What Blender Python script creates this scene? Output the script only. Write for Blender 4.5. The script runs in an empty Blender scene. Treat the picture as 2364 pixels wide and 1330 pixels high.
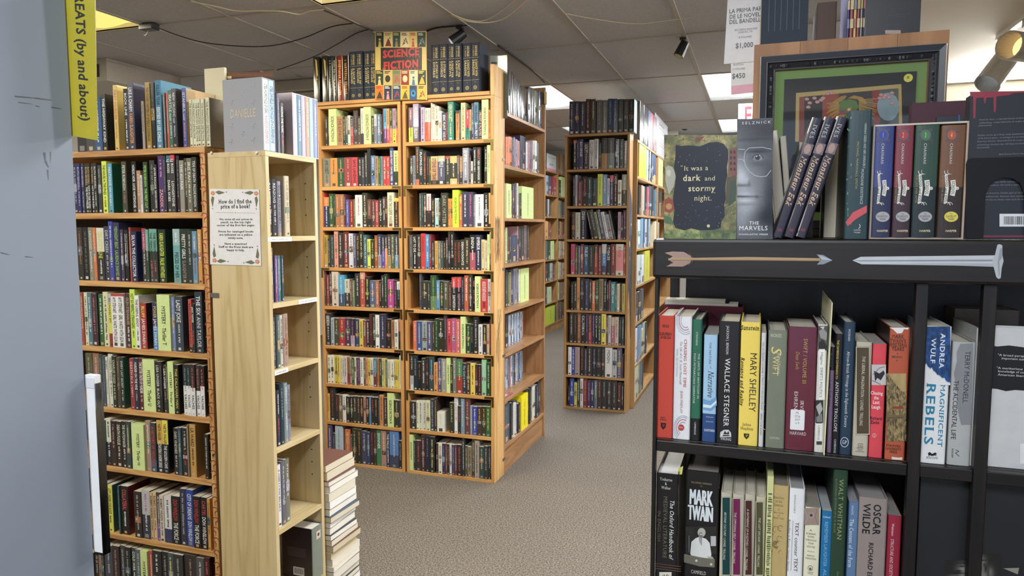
import bpy, math, random
from mathutils import Vector, Matrix
S = bpy.context.scene
C = S.collection
rnd = random.Random(7)

# ------------------------------------------------------------------ camera
EYE = 1.55                       # eye height; +Y runs down the aisle, camera turned 19 deg left of it
FPX = 1640.0                     # focal length in pixels of the 2364 x 1330 frame
PITCH = math.atan((665 - 527) / FPX)
YAW = math.radians(19.0)
cam_d = bpy.data.cameras.new('camera')
cam_d.sensor_width = 36.0
cam_d.lens = FPX / 2364 * 36.0
cam_d.clip_start = 0.05
cam = bpy.data.objects.new('camera', cam_d)
C.objects.link(cam)
cam.location = (0, 0, EYE)
cam.rotation_euler = (math.pi / 2 - PITCH, 0, YAW)
S.camera = cam

# ------------------------------------------------------------------ view, world, daylight
S.view_settings.view_transform = 'Standard'
S.view_settings.look = 'None'
S.view_settings.gamma = 1.0
S.view_settings.use_curve_mapping = False
S.view_settings.exposure = 0.0
S.cycles.max_bounces = 8
S.cycles.diffuse_bounces = 5
S.cycles.caustics_reflective = False
S.cycles.caustics_refractive = False
S.cycles.use_denoising = True
W = bpy.data.worlds.new('world')
S.world = W
W.use_nodes = True
W.node_tree.nodes['Background'].inputs[0].default_value = (0.62, 0.75, 1.0, 1)
W.node_tree.nodes['Background'].inputs[1].default_value = 1.0

def area(name, loc, rot, size, power, col):
    d = bpy.data.lights.new(name, 'AREA')
    d.shape = 'RECTANGLE'
    d.size, d.size_y = size
    d.energy = power
    d.color = col
    o = bpy.data.objects.new(name, d)
    C.objects.link(o)
    o.location = loc
    o.rotation_euler = rot
    return o

# daylight that enters through the shop window behind the camera
area('window_daylight', (1.6, -2.62, 1.5), (math.pi / 2, 0, math.pi), (4.4, 1.9), 370, (0.72, 0.85, 1.0))

# ------------------------------------------------------------------ pixel -> point on a real plane (for surveying the photograph)
_Fh = (-math.sin(YAW), math.cos(YAW), 0.0)
_R = Vector((math.cos(YAW), math.sin(YAW), 0.0))
_F = Vector((_Fh[0] * math.cos(PITCH), _Fh[1] * math.cos(PITCH), -math.sin(PITCH)))
_U = Vector((_Fh[0] * math.sin(PITCH), _Fh[1] * math.sin(PITCH), math.cos(PITCH)))
def _ray(x, y):
    return _F + (x - 1182) / FPX * _R + (665 - y) / FPX * _U
def onY(x, y, Y):
    d = _ray(x, y); t = Y / d.y
    return Vector((d.x * t, Y, EYE + d.z * t))
def onX(x, y, X):
    d = _ray(x, y); t = X / d.x
    return Vector((X, d.y * t, EYE + d.z * t))
def onZ(x, y, Z):
    d = _ray(x, y); t = (Z - EYE) / d.z
    return Vector((d.x * t, d.y * t, Z))

# ------------------------------------------------------------------ colours
def lin(c):
    return c / 12.92 if c <= 0.04045 else ((c + 0.055) / 1.055) ** 2.4
def hexc(h):
    if isinstance(h, (tuple, list)):
        return tuple(h)
    if len(h) == 3:
        v = [int(a, 16) / 15 for a in h]
    else:
        v = [int(h[i:i + 2], 16) / 255 for i in (0, 2, 4)]
    return tuple(lin(a) for a in v)
def cname(h):
    v = [int(a, 16) / 15 for a in h] if len(h) == 3 else [int(h[i:i + 2], 16) / 255 for i in (0, 2, 4)]
    mx, mn = max(v), min(v)
    s = (mx - mn) / mx if mx else 0
    if mx < 0.2:
        return 'black'
    if s < 0.16:
        return 'black' if mx < 0.22 else 'charcoal' if mx < .36 else 'dark grey' if mx < 0.5 else 'grey' if mx < 0.76 else 'white'
    r, g, b = v
    d = mx - mn
    hue = (((g - b) / d) % 6 if mx == r else (b - r) / d + 2 if mx == g else (r - g) / d + 4) * 60
    dk = 'dark ' if mx < 0.42 else ''
    if hue < 14 or hue >= 345:
        return 'maroon' if mx < .5 else ('pink' if mx > .85 and s < .5 else 'red')
    if hue < 45:
        if s < .3 and mx > .75:
            return 'cream'
        return 'dark brown' if mx < .32 else 'brown' if mx < .62 else ('orange' if s > .5 else 'tan')
    if hue < 70:
        if s < .3 and mx > .75:
            return 'cream'
        return 'olive' if mx < .62 else ('yellow' if s > .42 else 'pale yellow')
    if hue < 165:
        return dk + 'green'
    if hue < 195:
        return dk + 'teal'
    if hue < 255:
        return 'navy' if mx < .42 else ('pale blue' if mx > .8 and s < .3 else 'blue')
    if hue < 300:
        return dk + 'purple' if mx < .75 else 'lilac'
    return 'plum' if mx < .5 else 'pink'

# ------------------------------------------------------------------ materials
MATS = {}
def new_mat(name):
    m = bpy.data.materials.new(name)
    m.use_nodes = True
    nt = m.node_tree
    b = nt.nodes['Principled BSDF']
    return m, nt, b
def mat_flat(name, col, rough=.5, metal=0.0, noise=0.08, nscale=30.0, bump=0.0, coat=0.0):
    if name in MATS:
        return MATS[name]
    m, nt, b = new_mat(name)
    c = hexc(col)
    tc = nt.nodes.new('ShaderNodeTexCoord')
    nz = nt.nodes.new('ShaderNodeTexNoise')
    nz.inputs['Scale'].default_value = nscale
    nz.inputs['Detail'].default_value = 4
    nt.links.new(tc.outputs['Object'], nz.inputs['Vector'])
    r = nt.nodes.new('ShaderNodeMix'); r.data_type = 'RGBA'
    r.inputs[6].default_value = tuple(x * (1 - noise) for x in c) + (1,)
    r.inputs[7].default_value = tuple(min(1, x * (1 + noise)) for x in c) + (1,)
    nt.links.new(nz.outputs['Fac'], r.inputs[0])
    nt.links.new(r.outputs[2], b.inputs['Base Color'])
    b.inputs['Roughness'].default_value = rough
    b.inputs['Metallic'].default_value = metal
    b.inputs['Coat Weight'].default_value = coat
    if bump:
        bp = nt.nodes.new('ShaderNodeBump')
        bp.inputs['Strength'].default_value = bump
        bp.inputs['Distance'].default_value = 0.002
        nt.links.new(nz.outputs['Fac'], bp.inputs['Height'])
        nt.links.new(bp.outputs[0], b.inputs['Normal'])
    MATS[name] = m
    return m
def mat_print(name, rough, coat=0.0, bump=0.0, var=0.10):
    """printed paper, cloth or film: the colour of each face is the colour printed on it"""
    m, nt, b = new_mat(name)
    at = nt.nodes.new('ShaderNodeAttribute'); at.attribute_name = 'Col'
    tc = nt.nodes.new('ShaderNodeTexCoord')
    nz = nt.nodes.new('ShaderNodeTexNoise')
    nz.inputs['Scale'].default_value = 45 if not bump else 700
    nz.inputs['Detail'].default_value = 5
    nt.links.new(tc.outputs['Object'], nz.inputs['Vector'])
    mr = nt.nodes.new('ShaderNodeMapRange')
    mr.inputs[3].default_value = 1 - var
    mr.inputs[4].default_value = 1 + var
    nt.links.new(nz.outputs['Fac'], mr.inputs[0])
    mx = nt.nodes.new('ShaderNodeVectorMath'); mx.operation = 'SCALE'
    nt.links.new(at.outputs['Color'], mx.inputs[0])
    nt.links.new(mr.outputs[0], mx.inputs['Scale'])
    nt.links.new(mx.outputs[0], b.inputs['Base Color'])
    b.inputs['Roughness'].default_value = rough
    b.inputs['Coat Weight'].default_value = coat
    b.inputs['Coat Roughness'].default_value = 0.12
    if bump:
        bp = nt.nodes.new('ShaderNodeBump')
        bp.inputs['Strength'].default_value = bump
        bp.inputs['Distance'].default_value = 0.0005
        nt.links.new(nz.outputs['Fac'], bp.inputs['Height'])
        nt.links.new(bp.outputs[0], b.inputs['Normal'])
    MATS[name] = m
    return m
mat_print('print_satin', .38)
mat_print('print_gloss', .22, coat=.5)
mat_print('print_matte', .7)
mat_print('book_cloth', .75, bump=.35)
mat_print('plastic_sleeve', .12, coat=1.0)

def mat_pages():
    m, nt, b = new_mat('page_edges')
    tc = nt.nodes.new('ShaderNodeTexCoord')
    mp = nt.nodes.new('ShaderNodeMapping')
    mp.inputs['Scale'].default_value = (900, 6, 6)
    nz = nt.nodes.new('ShaderNodeTexNoise'); nz.inputs['Scale'].default_value = 1.0
    nz.inputs['Detail'].default_value = 3
    at = nt.nodes.new('ShaderNodeAttribute'); at.attribute_name = 'Col'
    mr = nt.nodes.new('ShaderNodeMapRange'); mr.inputs[3].default_value = .8; mr.inputs[4].default_value = 1.1
    sc = nt.nodes.new('ShaderNodeVectorMath'); sc.operation = 'SCALE'
    nt.links.new(tc.outputs['Object'], mp.inputs[0]); nt.links.new(mp.outputs[0], nz.inputs['Vector'])
    nt.links.new(nz.outputs['Fac'], mr.inputs[0]); nt.links.new(at.outputs['Color'], sc.inputs[0])
    nt.links.new(mr.outputs[0], sc.inputs['Scale']); nt.links.new(sc.outputs[0], b.inputs['Base Color'])
    b.inputs['Roughness'].default_value = .85
    MATS['page_edges'] = m
mat_pages()

def mat_wood(name, c1, c2, c3, axis, rough=.5, scale=1.0, ring=1.0, knots=False):
    """timber with the grain along the object's own axis"""
    m, nt, b = new_mat(name)
    tc = nt.nodes.new('ShaderNodeTexCoord')
    mp = nt.nodes.new('ShaderNodeMapping')
    s = [14 * scale] * 3; s['xyz'.index(axis)] = 1.3 * scale
    mp.inputs['Scale'].default_value = s
    oi = nt.nodes.new('ShaderNodeObjectInfo')
    ad = nt.nodes.new('ShaderNodeVectorMath'); ad.operation = 'ADD'
    cb = nt.nodes.new('ShaderNodeCombineXYZ')
    ml = nt.nodes.new('ShaderNodeMath'); ml.operation = 'MULTIPLY'; ml.inputs[1].default_value = 37.0
    nt.links.new(oi.outputs['Random'], ml.inputs[0])
    for i in range(3):
        nt.links.new(ml.outputs[0], cb.inputs[i])
    nt.links.new(tc.outputs['Object'], mp.inputs[0])
    nt.links.new(mp.outputs[0], ad.inputs[0]); nt.links.new(cb.outputs[0], ad.inputs[1])
    n1 = nt.nodes.new('ShaderNodeTexNoise'); n1.inputs['Scale'].default_value = 1.0
    n1.inputs['Detail'].default_value = 3; n1.inputs['Distortion'].default_value = .6
    nt.links.new(ad.outputs[0], n1.inputs['Vector'])
    mu = nt.nodes.new('ShaderNodeMath'); mu.operation = 'MULTIPLY'; mu.inputs[1].default_value = 7.0 * ring
    fr = nt.nodes.new('ShaderNodeMath'); fr.operation = 'PINGPONG'; fr.inputs[1].default_value = 1.0
    nt.links.new(n1.outputs['Fac'], mu.inputs[0]); nt.links.new(mu.outputs[0], fr.inputs[0])
    n2 = nt.nodes.new('ShaderNodeTexNoise'); n2.inputs['Scale'].default_value = 6.0; n2.inputs['Detail'].default_value = 6
    nt.links.new(ad.outputs[0], n2.inputs['Vector'])
    av = nt.nodes.new('ShaderNodeMath'); av.operation = 'MULTIPLY_ADD'; av.inputs[1].default_value = .55
    h = nt.nodes.new('ShaderNodeMath'); h.operation = 'MULTIPLY'; h.inputs[1].default_value = .45
    nt.links.new(n2.outputs['Fac'], h.inputs[0])
    nt.links.new(fr.outputs[0], av.inputs[0]); nt.links.new(h.outputs[0], av.inputs[2])
    cr = nt.nodes.new('ShaderNodeValToRGB')
    cr.color_ramp.elements[0].position = .15; cr.color_ramp.elements[0].color = hexc(c1) + (1,)
    cr.color_ramp.elements[1].position = .95; cr.color_ramp.elements[1].color = hexc(c3) + (1,)
    e = cr.color_ramp.elements.new(.55); e.color = hexc(c2) + (1,)
    nt.links.new(av.outputs[0], cr.inputs[0])
    out = cr.outputs[0]
    if knots:
        vo = nt.nodes.new('ShaderNodeTexVoronoi'); vo.inputs['Scale'].default_value = 3.2
        m2 = nt.nodes.new('ShaderNodeMapping'); k = [2.4] * 3; k['xyz'.index(axis)] = .8
        m2.inputs['Scale'].default_value = k
        nt.links.new(tc.outputs['Object'], m2.inputs[0]); nt.links.new(m2.outputs[0], vo.inputs['Vector'])
        kr = nt.nodes.new('ShaderNodeValToRGB')
        kr.color_ramp.elements[0].position = .03; kr.color_ramp.elements[0].color = (.25, .17, .1, 1)
        kr.color_ramp.elements[1].position = .13; kr.color_ramp.elements[1].color = (1, 1, 1, 1)
        nt.links.new(vo.outputs['Distance'], kr.inputs[0])
        mm = nt.nodes.new('ShaderNodeMix'); mm.data_type = 'RGBA'; mm.blend_type = 'MULTIPLY'
        mm.inputs[0].default_value = 1.0
        nt.links.new(out, mm.inputs[6]); nt.links.new(kr.outputs[0], mm.inputs[7])
        out = mm.outputs[2]
    nt.links.new(out, b.inputs['Base Color'])
    b.inputs['Roughness'].default_value = rough
    MATS[name] = m
    return m
for ax in 'xyz':
    mat_wood('pine_' + ax, 'd2a264', 'c8965a', 'a87442', ax, .5, 1.0, .8)
    mat_wood('fir_' + ax, 'd0a56c', 'bb8c55', '94653a', ax, .5, 1.3, 1.6)
    mat_wood('maple_' + ax, 'cfbc92', 'c9b488', 'ac9564', ax, .42, .8, .9)
    mat_wood('walnut_' + ax, 'b0865e', 'a27850', '86623f', ax, .38, 1.4, 1.0)
    mat_wood('oak_' + ax, 'b08a5a', 'a27c4e', '86623b', ax, .5, 1.2, .9)
    mat_wood('black_stain_' + ax, '1d1715', '14100f', '0d0a0a', ax, .42, 1.6, 1.2)
    mat_wood('plank_' + ax, 'b98a60', 'ab7b52', '8e623f', ax, .55, .8, .9)
mat_wood('post_pine', 'd8b27a', 'cfa468', 'ab7d49', 'z', .55, 1.0, .9, knots=True)
mat_flat('dark_back', '2c2623', .8)
mat_flat('brass', '8c7a4c', .35, 1.0)
mat_flat('steel', 'a8aaac', .3, 1.0)
mat_flat('black_metal', '1c1d20', .4, .6)
mat_flat('black_plastic', '17181a', .45)
mat_flat('white_plastic', 'd9d9d4', .4)
mat_flat('grey_metal_paint', 'a9a39a', .4, .2)
mat_flat('cable_black', '1b1a1a', .5)
mat_flat('cable_cream', 'cfc5a4', .5)
mat_flat('blue_grey_paint', '838c99', .62, noise=.04, nscale=9, bump=.08)
mat_flat('cream_paint', 'e6e0d2', .8, noise=.04, nscale=3)
mat_flat('wall_paint', 'c9c4ba', .8, noise=.04, nscale=3)
def mat_emit(name, col, s):
    m, nt, b = new_mat(name)
    b.inputs['Base Color'].default_value = hexc(col) + (1,)
    b.inputs['Emission Color'].default_value = hexc(col) + (1,)
    b.inputs['Emission Strength'].default_value = s
    MATS[name] = m
    return m
def mat_glass(name, rough=.03, tint=(1, 1, 1), alpha=.12):
    m, nt, b = new_mat(name)
    b.inputs['Base Color'].default_value = tint + (1,)
    b.inputs['Roughness'].default_value = rough
    tr = nt.nodes.new('ShaderNodeBsdfTransparent'); tr.inputs[0].default_value = tint + (1,)
    mx = nt.nodes.new('ShaderNodeMixShader')
    gl = nt.nodes.new('ShaderNodeBsdfGlossy'); gl.inputs['Roughness'].default_value = rough
    fr = nt.nodes.new('ShaderNodeFresnel'); fr.inputs[0].default_value = 1.5
    ad = nt.nodes.new('ShaderNodeMath'); ad.operation = 'ADD'; ad.inputs[1].default_value = alpha * .3
    nt.links.new(fr.outputs[0], ad.inputs[0])
    nt.links.new(ad.outputs[0], mx.inputs[0]); nt.links.new(tr.outputs[0], mx.inputs[1]); nt.links.new(gl.outputs[0], mx.inputs[2])
    nt.links.new(mx.outputs[0], nt.nodes['Material Output'].inputs[0])
    nt.nodes.remove(b)
    MATS[name] = m
    return m
mat_glass('picture_glass')
mat_glass('clear_plastic', .08, (.97, .98, .99), .03)

def mat_carpet():
    m, nt, b = new_mat('carpet_pile')
    tc = nt.nodes.new('ShaderNodeTexCoord')
    n1 = nt.nodes.new('ShaderNodeTexNoise'); n1.inputs['Scale'].default_value = 130; n1.inputs['Detail'].default_value = 3
    n2 = nt.nodes.new('ShaderNodeTexNoise'); n2.inputs['Scale'].default_value = 1.7; n2.inputs['Detail'].default_value = 3
    vo = nt.nodes.new('ShaderNodeTexVoronoi'); vo.inputs['Scale'].default_value = 210
    for n in (n1, n2, vo):
        nt.links.new(tc.outputs['Object'], n.inputs['Vector'])
    cr = nt.nodes.new('ShaderNodeValToRGB')
    cr.color_ramp.elements[0].position = .36; cr.color_ramp.elements[0].color = hexc('3e3934') + (1,)
    cr.color_ramp.elements[1].position = .66; cr.color_ramp.elements[1].color = hexc('80776c') + (1,)
    nt.links.new(n1.outputs['Fac'], cr.inputs[0])
    mr = nt.nodes.new('ShaderNodeMapRange'); mr.inputs[3].default_value = .88; mr.inputs[4].default_value = 1.12
    nt.links.new(n2.outputs['Fac'], mr.inputs[0])
    sc = nt.nodes.new('ShaderNodeVectorMath'); sc.operation = 'SCALE'
    nt.links.new(cr.outputs[0], sc.inputs[0]); nt.links.new(mr.outputs[0], sc.inputs['Scale'])
    nt.links.new(sc.outputs[0], b.inputs['Base Color'])
    b.inputs['Roughness'].default_value = .95
    bp = nt.nodes.new('ShaderNodeBump'); bp.inputs['Strength'].default_value = .6; bp.inputs['Distance'].default_value = .004
    nt.links.new(vo.outputs['Distance'], bp.inputs['Height']); nt.links.new(bp.outputs[0], b.inputs['Normal'])
    MATS['carpet_pile'] = m
mat_carpet()
def mat_tile():
    m, nt, b = new_mat('ceiling_tile')
    tc = nt.nodes.new('ShaderNodeTexCoord')
    n1 = nt.nodes.new('ShaderNodeTexNoise'); n1.inputs['Scale'].default_value = 90; n1.inputs['Detail'].default_value = 4
    nt.links.new(tc.outputs['Object'], n1.inputs['Vector'])
    cr = nt.nodes.new('ShaderNodeValToRGB')
    cr.color_ramp.elements[0].position = .3; cr.color_ramp.elements[0].color = hexc('aeb0b6') + (1,)
    cr.color_ramp.elements[1].position = .6; cr.color_ramp.elements[1].color = hexc('bdbfc5') + (1,)
    nt.links.new(n1.outputs['Fac'], cr.inputs[0]); nt.links.new(cr.outputs[0], b.inputs['Base Color'])
    b.inputs['Roughness'].default_value = .9
    bp = nt.nodes.new('ShaderNodeBump'); bp.inputs['Strength'].default_value = .25; bp.inputs['Distance'].default_value = .003
    nt.links.new(n1.outputs['Fac'], bp.inputs['Height']); nt.links.new(bp.outputs[0], b.inputs['Normal'])
    MATS['ceiling_tile'] = m
mat_tile()

# ------------------------------------------------------------------ lettering: outlines of the built-in typeface
GLY = {}
def _glyph_table():
    for bold in (0, 1):
        cu = bpy.data.curves.new('type', 'FONT')
        cu.resolution_u = 2
        cu.offset = 0.022 if bold else 0.0
        ob = bpy.data.objects.new('type', cu)
        C.objects.link(ob)
        def meas(s):
            cu.body = s
            bpy.context.view_layer.update()
            ev = ob.evaluated_get(bpy.context.evaluated_depsgraph_get())
            me = ev.to_mesh()
            vs = [(v.co.x, v.co.y) for v in me.vertices]
            fs = [tuple(p.vertices) for p in me.polygons]
            ev.to_mesh_clear()
            return vs, fs
        hw = max(v[0] for v in meas('HH')[0])
        for ch in "ABCDEFGHIJKLMNOPQRSTUVWXYZabcdefghijklmnopqrstuvwxyz0123456789.,:;!?'\"&$-()/•’“”·":
            cu.offset = 0.0 if not bold else 0.0 if ch == 'M' else .006 if ch in 'WNKXm&w' else .018
            vs, fs = meas(ch)
            adv = max(v[0] for v in meas('H' + ch + 'H')[0]) - hw
            GLY[ch, bold] = (vs, fs, adv + bold * .03)
        GLY[' ', bold] = ([], [], .28)
        C.objects.unlink(ob)
        bpy.data.objects.remove(ob)
        bpy.data.curves.remove(cu)
_glyph_table()
CAP = max(v[1] for v in GLY['H', 0][0])
XH = max(v[1] for v in GLY['x', 0][0])
_serif = {}
def serif_bits(ch, bold):
    k = (ch, bold)
    if k not in _serif:
        vs, fs, adv = GLY[k]
        out = []
        if ch.isalpha():
            cnt = {}
            for f in fs:
                for a, b in zip(f, f[1:] + f[:1]):
                    e = (min(a, b), max(a, b)); cnt[e] = cnt.get(e, 0) + 1
            done = []
            for (a, b), n in cnt.items():
                if n != 1:
                    continue
                (xa, ya), (xb, yb) = vs[a], vs[b]
                L = abs(xa - xb)
                if abs(ya - yb) < .004 and .05 < L < .17:
                    for lv, sg in ((0, 1), (CAP, -1), (XH, -1)):
                        if abs(ya - lv) < .035:
                            lo, hi = min(xa, xb) - .055, max(xa, xb) + .055
                            y0 = ya - (.0 if sg > 0 else .045)
                            if not any(abs(q[0] - lo) < .02 and abs(q[1] - y0) < .02 for q in done):
                                done.append((lo, y0)); out.append((lo, y0, hi, y0 + .045))
        _serif[k] = out
    return _serif[k]
def typeset(s, bold=0, serif=0, ital=0, sx=1.0, track=0.0):
    """(vertices, faces, width) of one line, cap height 1"""
    V, Fc, x = [], [], 0.0
    k = 1.0 / CAP
    for ch in s:
        g = GLY.get((ch, bold))
        if g is None:
            x += .3 * sx * k; continue
        vs, fs, adv = g
        o = len(V)
        for (a, b) in vs:
            V.append((x + a * k * sx + ital * b * k, b * k))
        Fc += [tuple(i + o for i in f) for f in fs]
        if serif:
            for (a0, b0, a1, b1) in serif_bits(ch, bold):
                o = len(V)
                for (a, b) in ((a0, b0), (a1, b0), (a1, b1), (a0, b1)):
                    V.append((x + a * k * sx + ital * b * k, b * k))
                Fc.append((o, o + 1, o + 2, o + 3))
        x += (adv + track + serif * .05) * k * sx
    return V, Fc, max(x, .01)

# ------------------------------------------------------------------ mesh builder
class MB:
    def __init__(self):
        self.v, self.f, self.m, self.c = [], [], [], []
    def add(self, vs, fs, col=(1, 1, 1), m=0):
        o = len(self.v)
        self.v += [tuple(a) for a in vs]
        self.f += [tuple(i + o for i in f) for f in fs]
        self.m += [m] * len(fs)
        self.c += [hexc(col)] * len(fs)
        return self
    def box(self, x0, y0, z0, x1, y1, z1, col=(1, 1, 1), m=0):
        return self.add([(x0, y0, z0), (x1, y0, z0), (x1, y1, z0), (x0, y1, z0), (x0, y0, z1), (x1, y0, z1), (x1, y1, z1), (x0, y1, z1)],
                        [(0, 3, 2, 1), (4, 5, 6, 7), (0, 1, 5, 4), (1, 2, 6, 5), (2, 3, 7, 6), (3, 0, 4, 7)], col, m)
    def quad(self, a, b, c, d, col=(1, 1, 1), m=0):
        return self.add([a, b, c, d], [(0, 1, 2, 3)], col, m)
    def prism(self, pts, y0, y1, col=(1, 1, 1), m=0):
        """outline in x, z carried from y0 (front) to y1"""
        n = len(pts)
        vs = [(p[0], y0, p[1]) for p in pts] + [(p[0], y1, p[1]) for p in pts]
        fs = [tuple(range(n)), tuple(range(2 * n - 1, n - 1, -1))] + [(i, i + n, (i + 1) % n + n, (i + 1) % n) for i in range(n)]
        return self.add(vs, fs, col, m)
    def tube(self, path, r, n=6, col=(1, 1, 1), m=0):
        pts = [Vector(p) for p in path]
        o = []
        for i, p in enumerate(pts):
            t = (pts[min(i + 1, len(pts) - 1)] - pts[max(i - 1, 0)]).normalized()
            a = t.cross(Vector((0, 0, 1)))
            if a.length < .01:
                a = t.cross(Vector((1, 0, 0)))
            a.normalize(); b = t.cross(a)
            rr = r[i] if isinstance(r, (list, tuple)) else r
            for k in range(n):
                q = 2 * math.pi * k / n
                o.append(p + (a * math.cos(q) + b * math.sin(q)) * rr)
        fs = [(i * n + k, i * n + (k + 1) % n, (i + 1) * n + (k + 1) % n, (i + 1) * n + k) for i in range(len(pts) - 1) for k in range(n)]
        fs += [tuple(range(n - 1, -1, -1)), tuple(range((len(pts) - 1) * n, len(pts) * n))]
        return self.add(o, fs, col, m)
    def disc(self, c, r, n=14, axis='y', col=(1, 1, 1), m=0, rz=None):
        rz = rz or r
        vs = []
        for k in range(n):
            q = 2 * math.pi * k / n
            a, b = r * math.cos(q), rz * math.sin(q)
            vs.append((c[0] + a, c[1], c[2] + b) if axis == 'y' else (c[0], c[1] + a, c[2] + b) if axis == 'x' else (c[0] + a, c[1] + b, c[2]))
        return self.add(vs, [tuple(range(n))], col, m)
    def poly(self, pts, y, col, m=0):
        """flat printed patch on a face that looks to -y; outline in x, z"""
        return self.add([(p[0], y, p[1]) for p in pts], [tuple(range(len(pts)))], col, m)
    def text(self, s, x, z, h, col, y=-.0004, w=None, fit=None, vert=False, align='c', up=False, m=0, surf=None, **k):
        """lettering on a face that looks to -y. x, z: anchor; h: cap height; fit: greatest length; vert: reads downwards"""
        V, Fc, L = typeset(s, **k)
        sx = h
        if w:
            sx = w / L
        elif fit and L * h > fit:
            sx = fit / L
        if fit and not w and sx < .62 * h:
            h = sx / .62
        T = L * sx
        o = {'c': -T / 2, 'l': 0, 'r': -T}[align]
        P = []
        for (u, v) in V:
            a, b = u * sx + o, v * h
            if vert:
                px, pz = x + b - h / 2, z - a
            elif up:
                px, pz = x - b + h / 2, z + a
            else:
                px, pz = x + a, z + b - h / 2
            P.append((px, (surf(px) if surf else 0) + y, pz))
        return self.add(P, Fc, col, m)
    def marks(self, x, z0, z1, h, col, y=-.0004, r=None, m=0, surf=None):
        """print too small to read, as short strokes down a spine"""
        r = r or rnd
        z = z0
        while z - h * .5 > z1:
            L = h * r.uniform(.22, .5)
            a, b = x - h / 2 * r.uniform(.5, 1), x + h / 2 * r.uniform(.5, 1)
            yy = y + (surf(x) if surf else 0)
            self.quad((a, yy, z - L), (b, yy, z - L * r.uniform(.8, 1)), (b, yy, z), (a, yy, z - L * r.uniform(0, .2)), col, m)
            z -= L + h * (.16 if r.random() > .18 else .6)
        return self
    def build(self, name, mats, parent=None, loc=(0, 0, 0), rot=(0, 0, 0), bevel=0.0, smooth=False):
        me = bpy.data.meshes.new(name)
        me.from_pydata(self.v, [], self.f)
        if isinstance(mats, str):
            mats = [mats]
        for a in mats:
            me.materials.append(MATS[a])
        me.polygons.foreach_set('material_index', self.m)
        at = me.attributes.new('Col', 'FLOAT_COLOR', 'FACE')
        fl = []
        for c in self.c:
            fl += [c[0], c[1], c[2], 1.0]
        at.data.foreach_set('color', fl)
        if smooth:
            me.polygons.foreach_set('use_smooth', [True] * len(self.f))
        o = bpy.data.objects.new(name, me)
        C.objects.link(o)
        o.location, o.rotation_euler = loc, rot
        if parent:
            o.parent = parent
        if bevel:
            b = o.modifiers.new('edge', 'BEVEL'); b.width = bevel; b.segments = 2; b.limit_method = 'ANGLE'
        return o
LABELS = {}
def tag(o, label, cat, group=None, kind=None):
    o['label'] = label
    o['category'] = cat
    if group:
        o['group'] = group
    if kind:
        o['kind'] = kind
    return o
def struct(o, label=None):
    o['kind'] = 'structure'
    if label:
        o['label'] = label
    return o
def root(name, label, cat, loc=(0, 0, 0), rz=0.0, group=None):
    o = bpy.data.objects.new(name, None)
    o.empty_display_size = .05
    C.objects.link(o)
    o.location = loc
    o.rotation_euler = (0, 0, rz)
    return tag(o, label, cat, group)
ORD = ['zeroth', 'first', 'second', 'third', 'fourth', 'fifth', 'sixth', 'seventh', 'eighth', 'ninth', 'tenth', 'eleventh', 'twelfth', 'thirteenth',
       'fourteenth', 'fifteenth', 'sixteenth', 'seventeenth', 'eighteenth', 'nineteenth', 'twentieth', 'twenty-first', 'twenty-second', 'twenty-third',
       'twenty-fourth', 'twenty-fifth', 'twenty-sixth', 'twenty-seventh', 'twenty-eighth', 'twenty-ninth', 'thirtieth', 'thirty-first', 'thirty-second', 'thirty-third']
# ================================================================== the room
CEIL = 2.77
XG = [-1.69 + .61 * k for k in range(-7, 5)]          # T-bars that run down the aisle
YG = [4.70 + 1.24 * k for k in range(-6, 8)]
TROFFERS = {(3, 4): 'y', (6, 4): 'y', (6, 7): 'w', (9, 7): 'w', (6, 9): 'w', (9, 9): 'w', (9, 1): 'w', (6, 2): 'm', (3, 2): 'm', (3, 7): 'w', (9, 4): 'w'}  # 'm' lights are unseen additions that brighten the mystery and maple bookcases
mb = MB()
mb.box(-6.2, -2.7, -.1, 5.2, 13.2, 0)
struct(mb.build('floor', 'carpet_pile'))
mb = MB()
for i in range(len(XG) - 1):
    for j in range(len(YG) - 1):
        if (i, j) in TROFFERS:
            continue
        mb.quad((XG[i], YG[j], CEIL), (XG[i], YG[j + 1], CEIL), (XG[i + 1], YG[j + 1], CEIL), (XG[i + 1], YG[j], CEIL))
struct(mb.build('ceiling', 'ceiling_tile'))
mb = MB()
for x in XG:
    mb.box(x - .012, YG[0], CEIL - .006, x + .012, YG[-1], CEIL + .004)
for y in YG:
    mb.box(XG[0], y - .012, CEIL - .0055, XG[-1], y + .012, CEIL + .0045)
struct(mb.build('trim_1', mat_flat('tbar_paint', 'a9a49c', .5, noise=.05) and 'tbar_paint'))
mb = MB()
mb.box(XG[-1], -2.7, CEIL - .002, 5.1, 13.2, CEIL + .1)
mb.box(-6.2, -2.75, CEIL, -5.96, 13.2, CEIL + .1)
struct(mb.build('ceiling_plaster', 'cream_paint'))
mb = MB(); mb.box(-6.1, -2.7, 0, -5.96, 13.2, CEIL); struct(mb.build('wall_left', 'wall_paint'))
mb = MB(); mb.box(5.0, -2.7, 0, 5.1, 7.0, CEIL); struct(mb.build('wall_right', 'wall_paint'))
mb = MB(); mb.box(-6, 13.0, 0, 1.2, 13.1, CEIL); struct(mb.build('wall_back', 'wall_paint'))
mb = MB(); mb.box(1.0, 6.9, 0, 5.0, 7.0, CEIL - .002); struct(mb.build('wall_back_right', 'cream_paint'))
mb = MB(); mb.box(1.0, 7.0, 0, 1.1, 13.0, CEIL); struct(mb.build('wall_aisle_right', 'wall_paint'))
mb = MB()
for b in ((-6, 0, 5, .55), (-6, 2.45, 5, CEIL), (-6, .55, -.6, 2.45), (3.8, .55, 5, 2.45)):
    mb.box(b[0], -2.6, b[1], b[2], -2.5, b[3])
struct(mb.build('wall_front', 'wall_paint'))
wf = MB()
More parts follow.
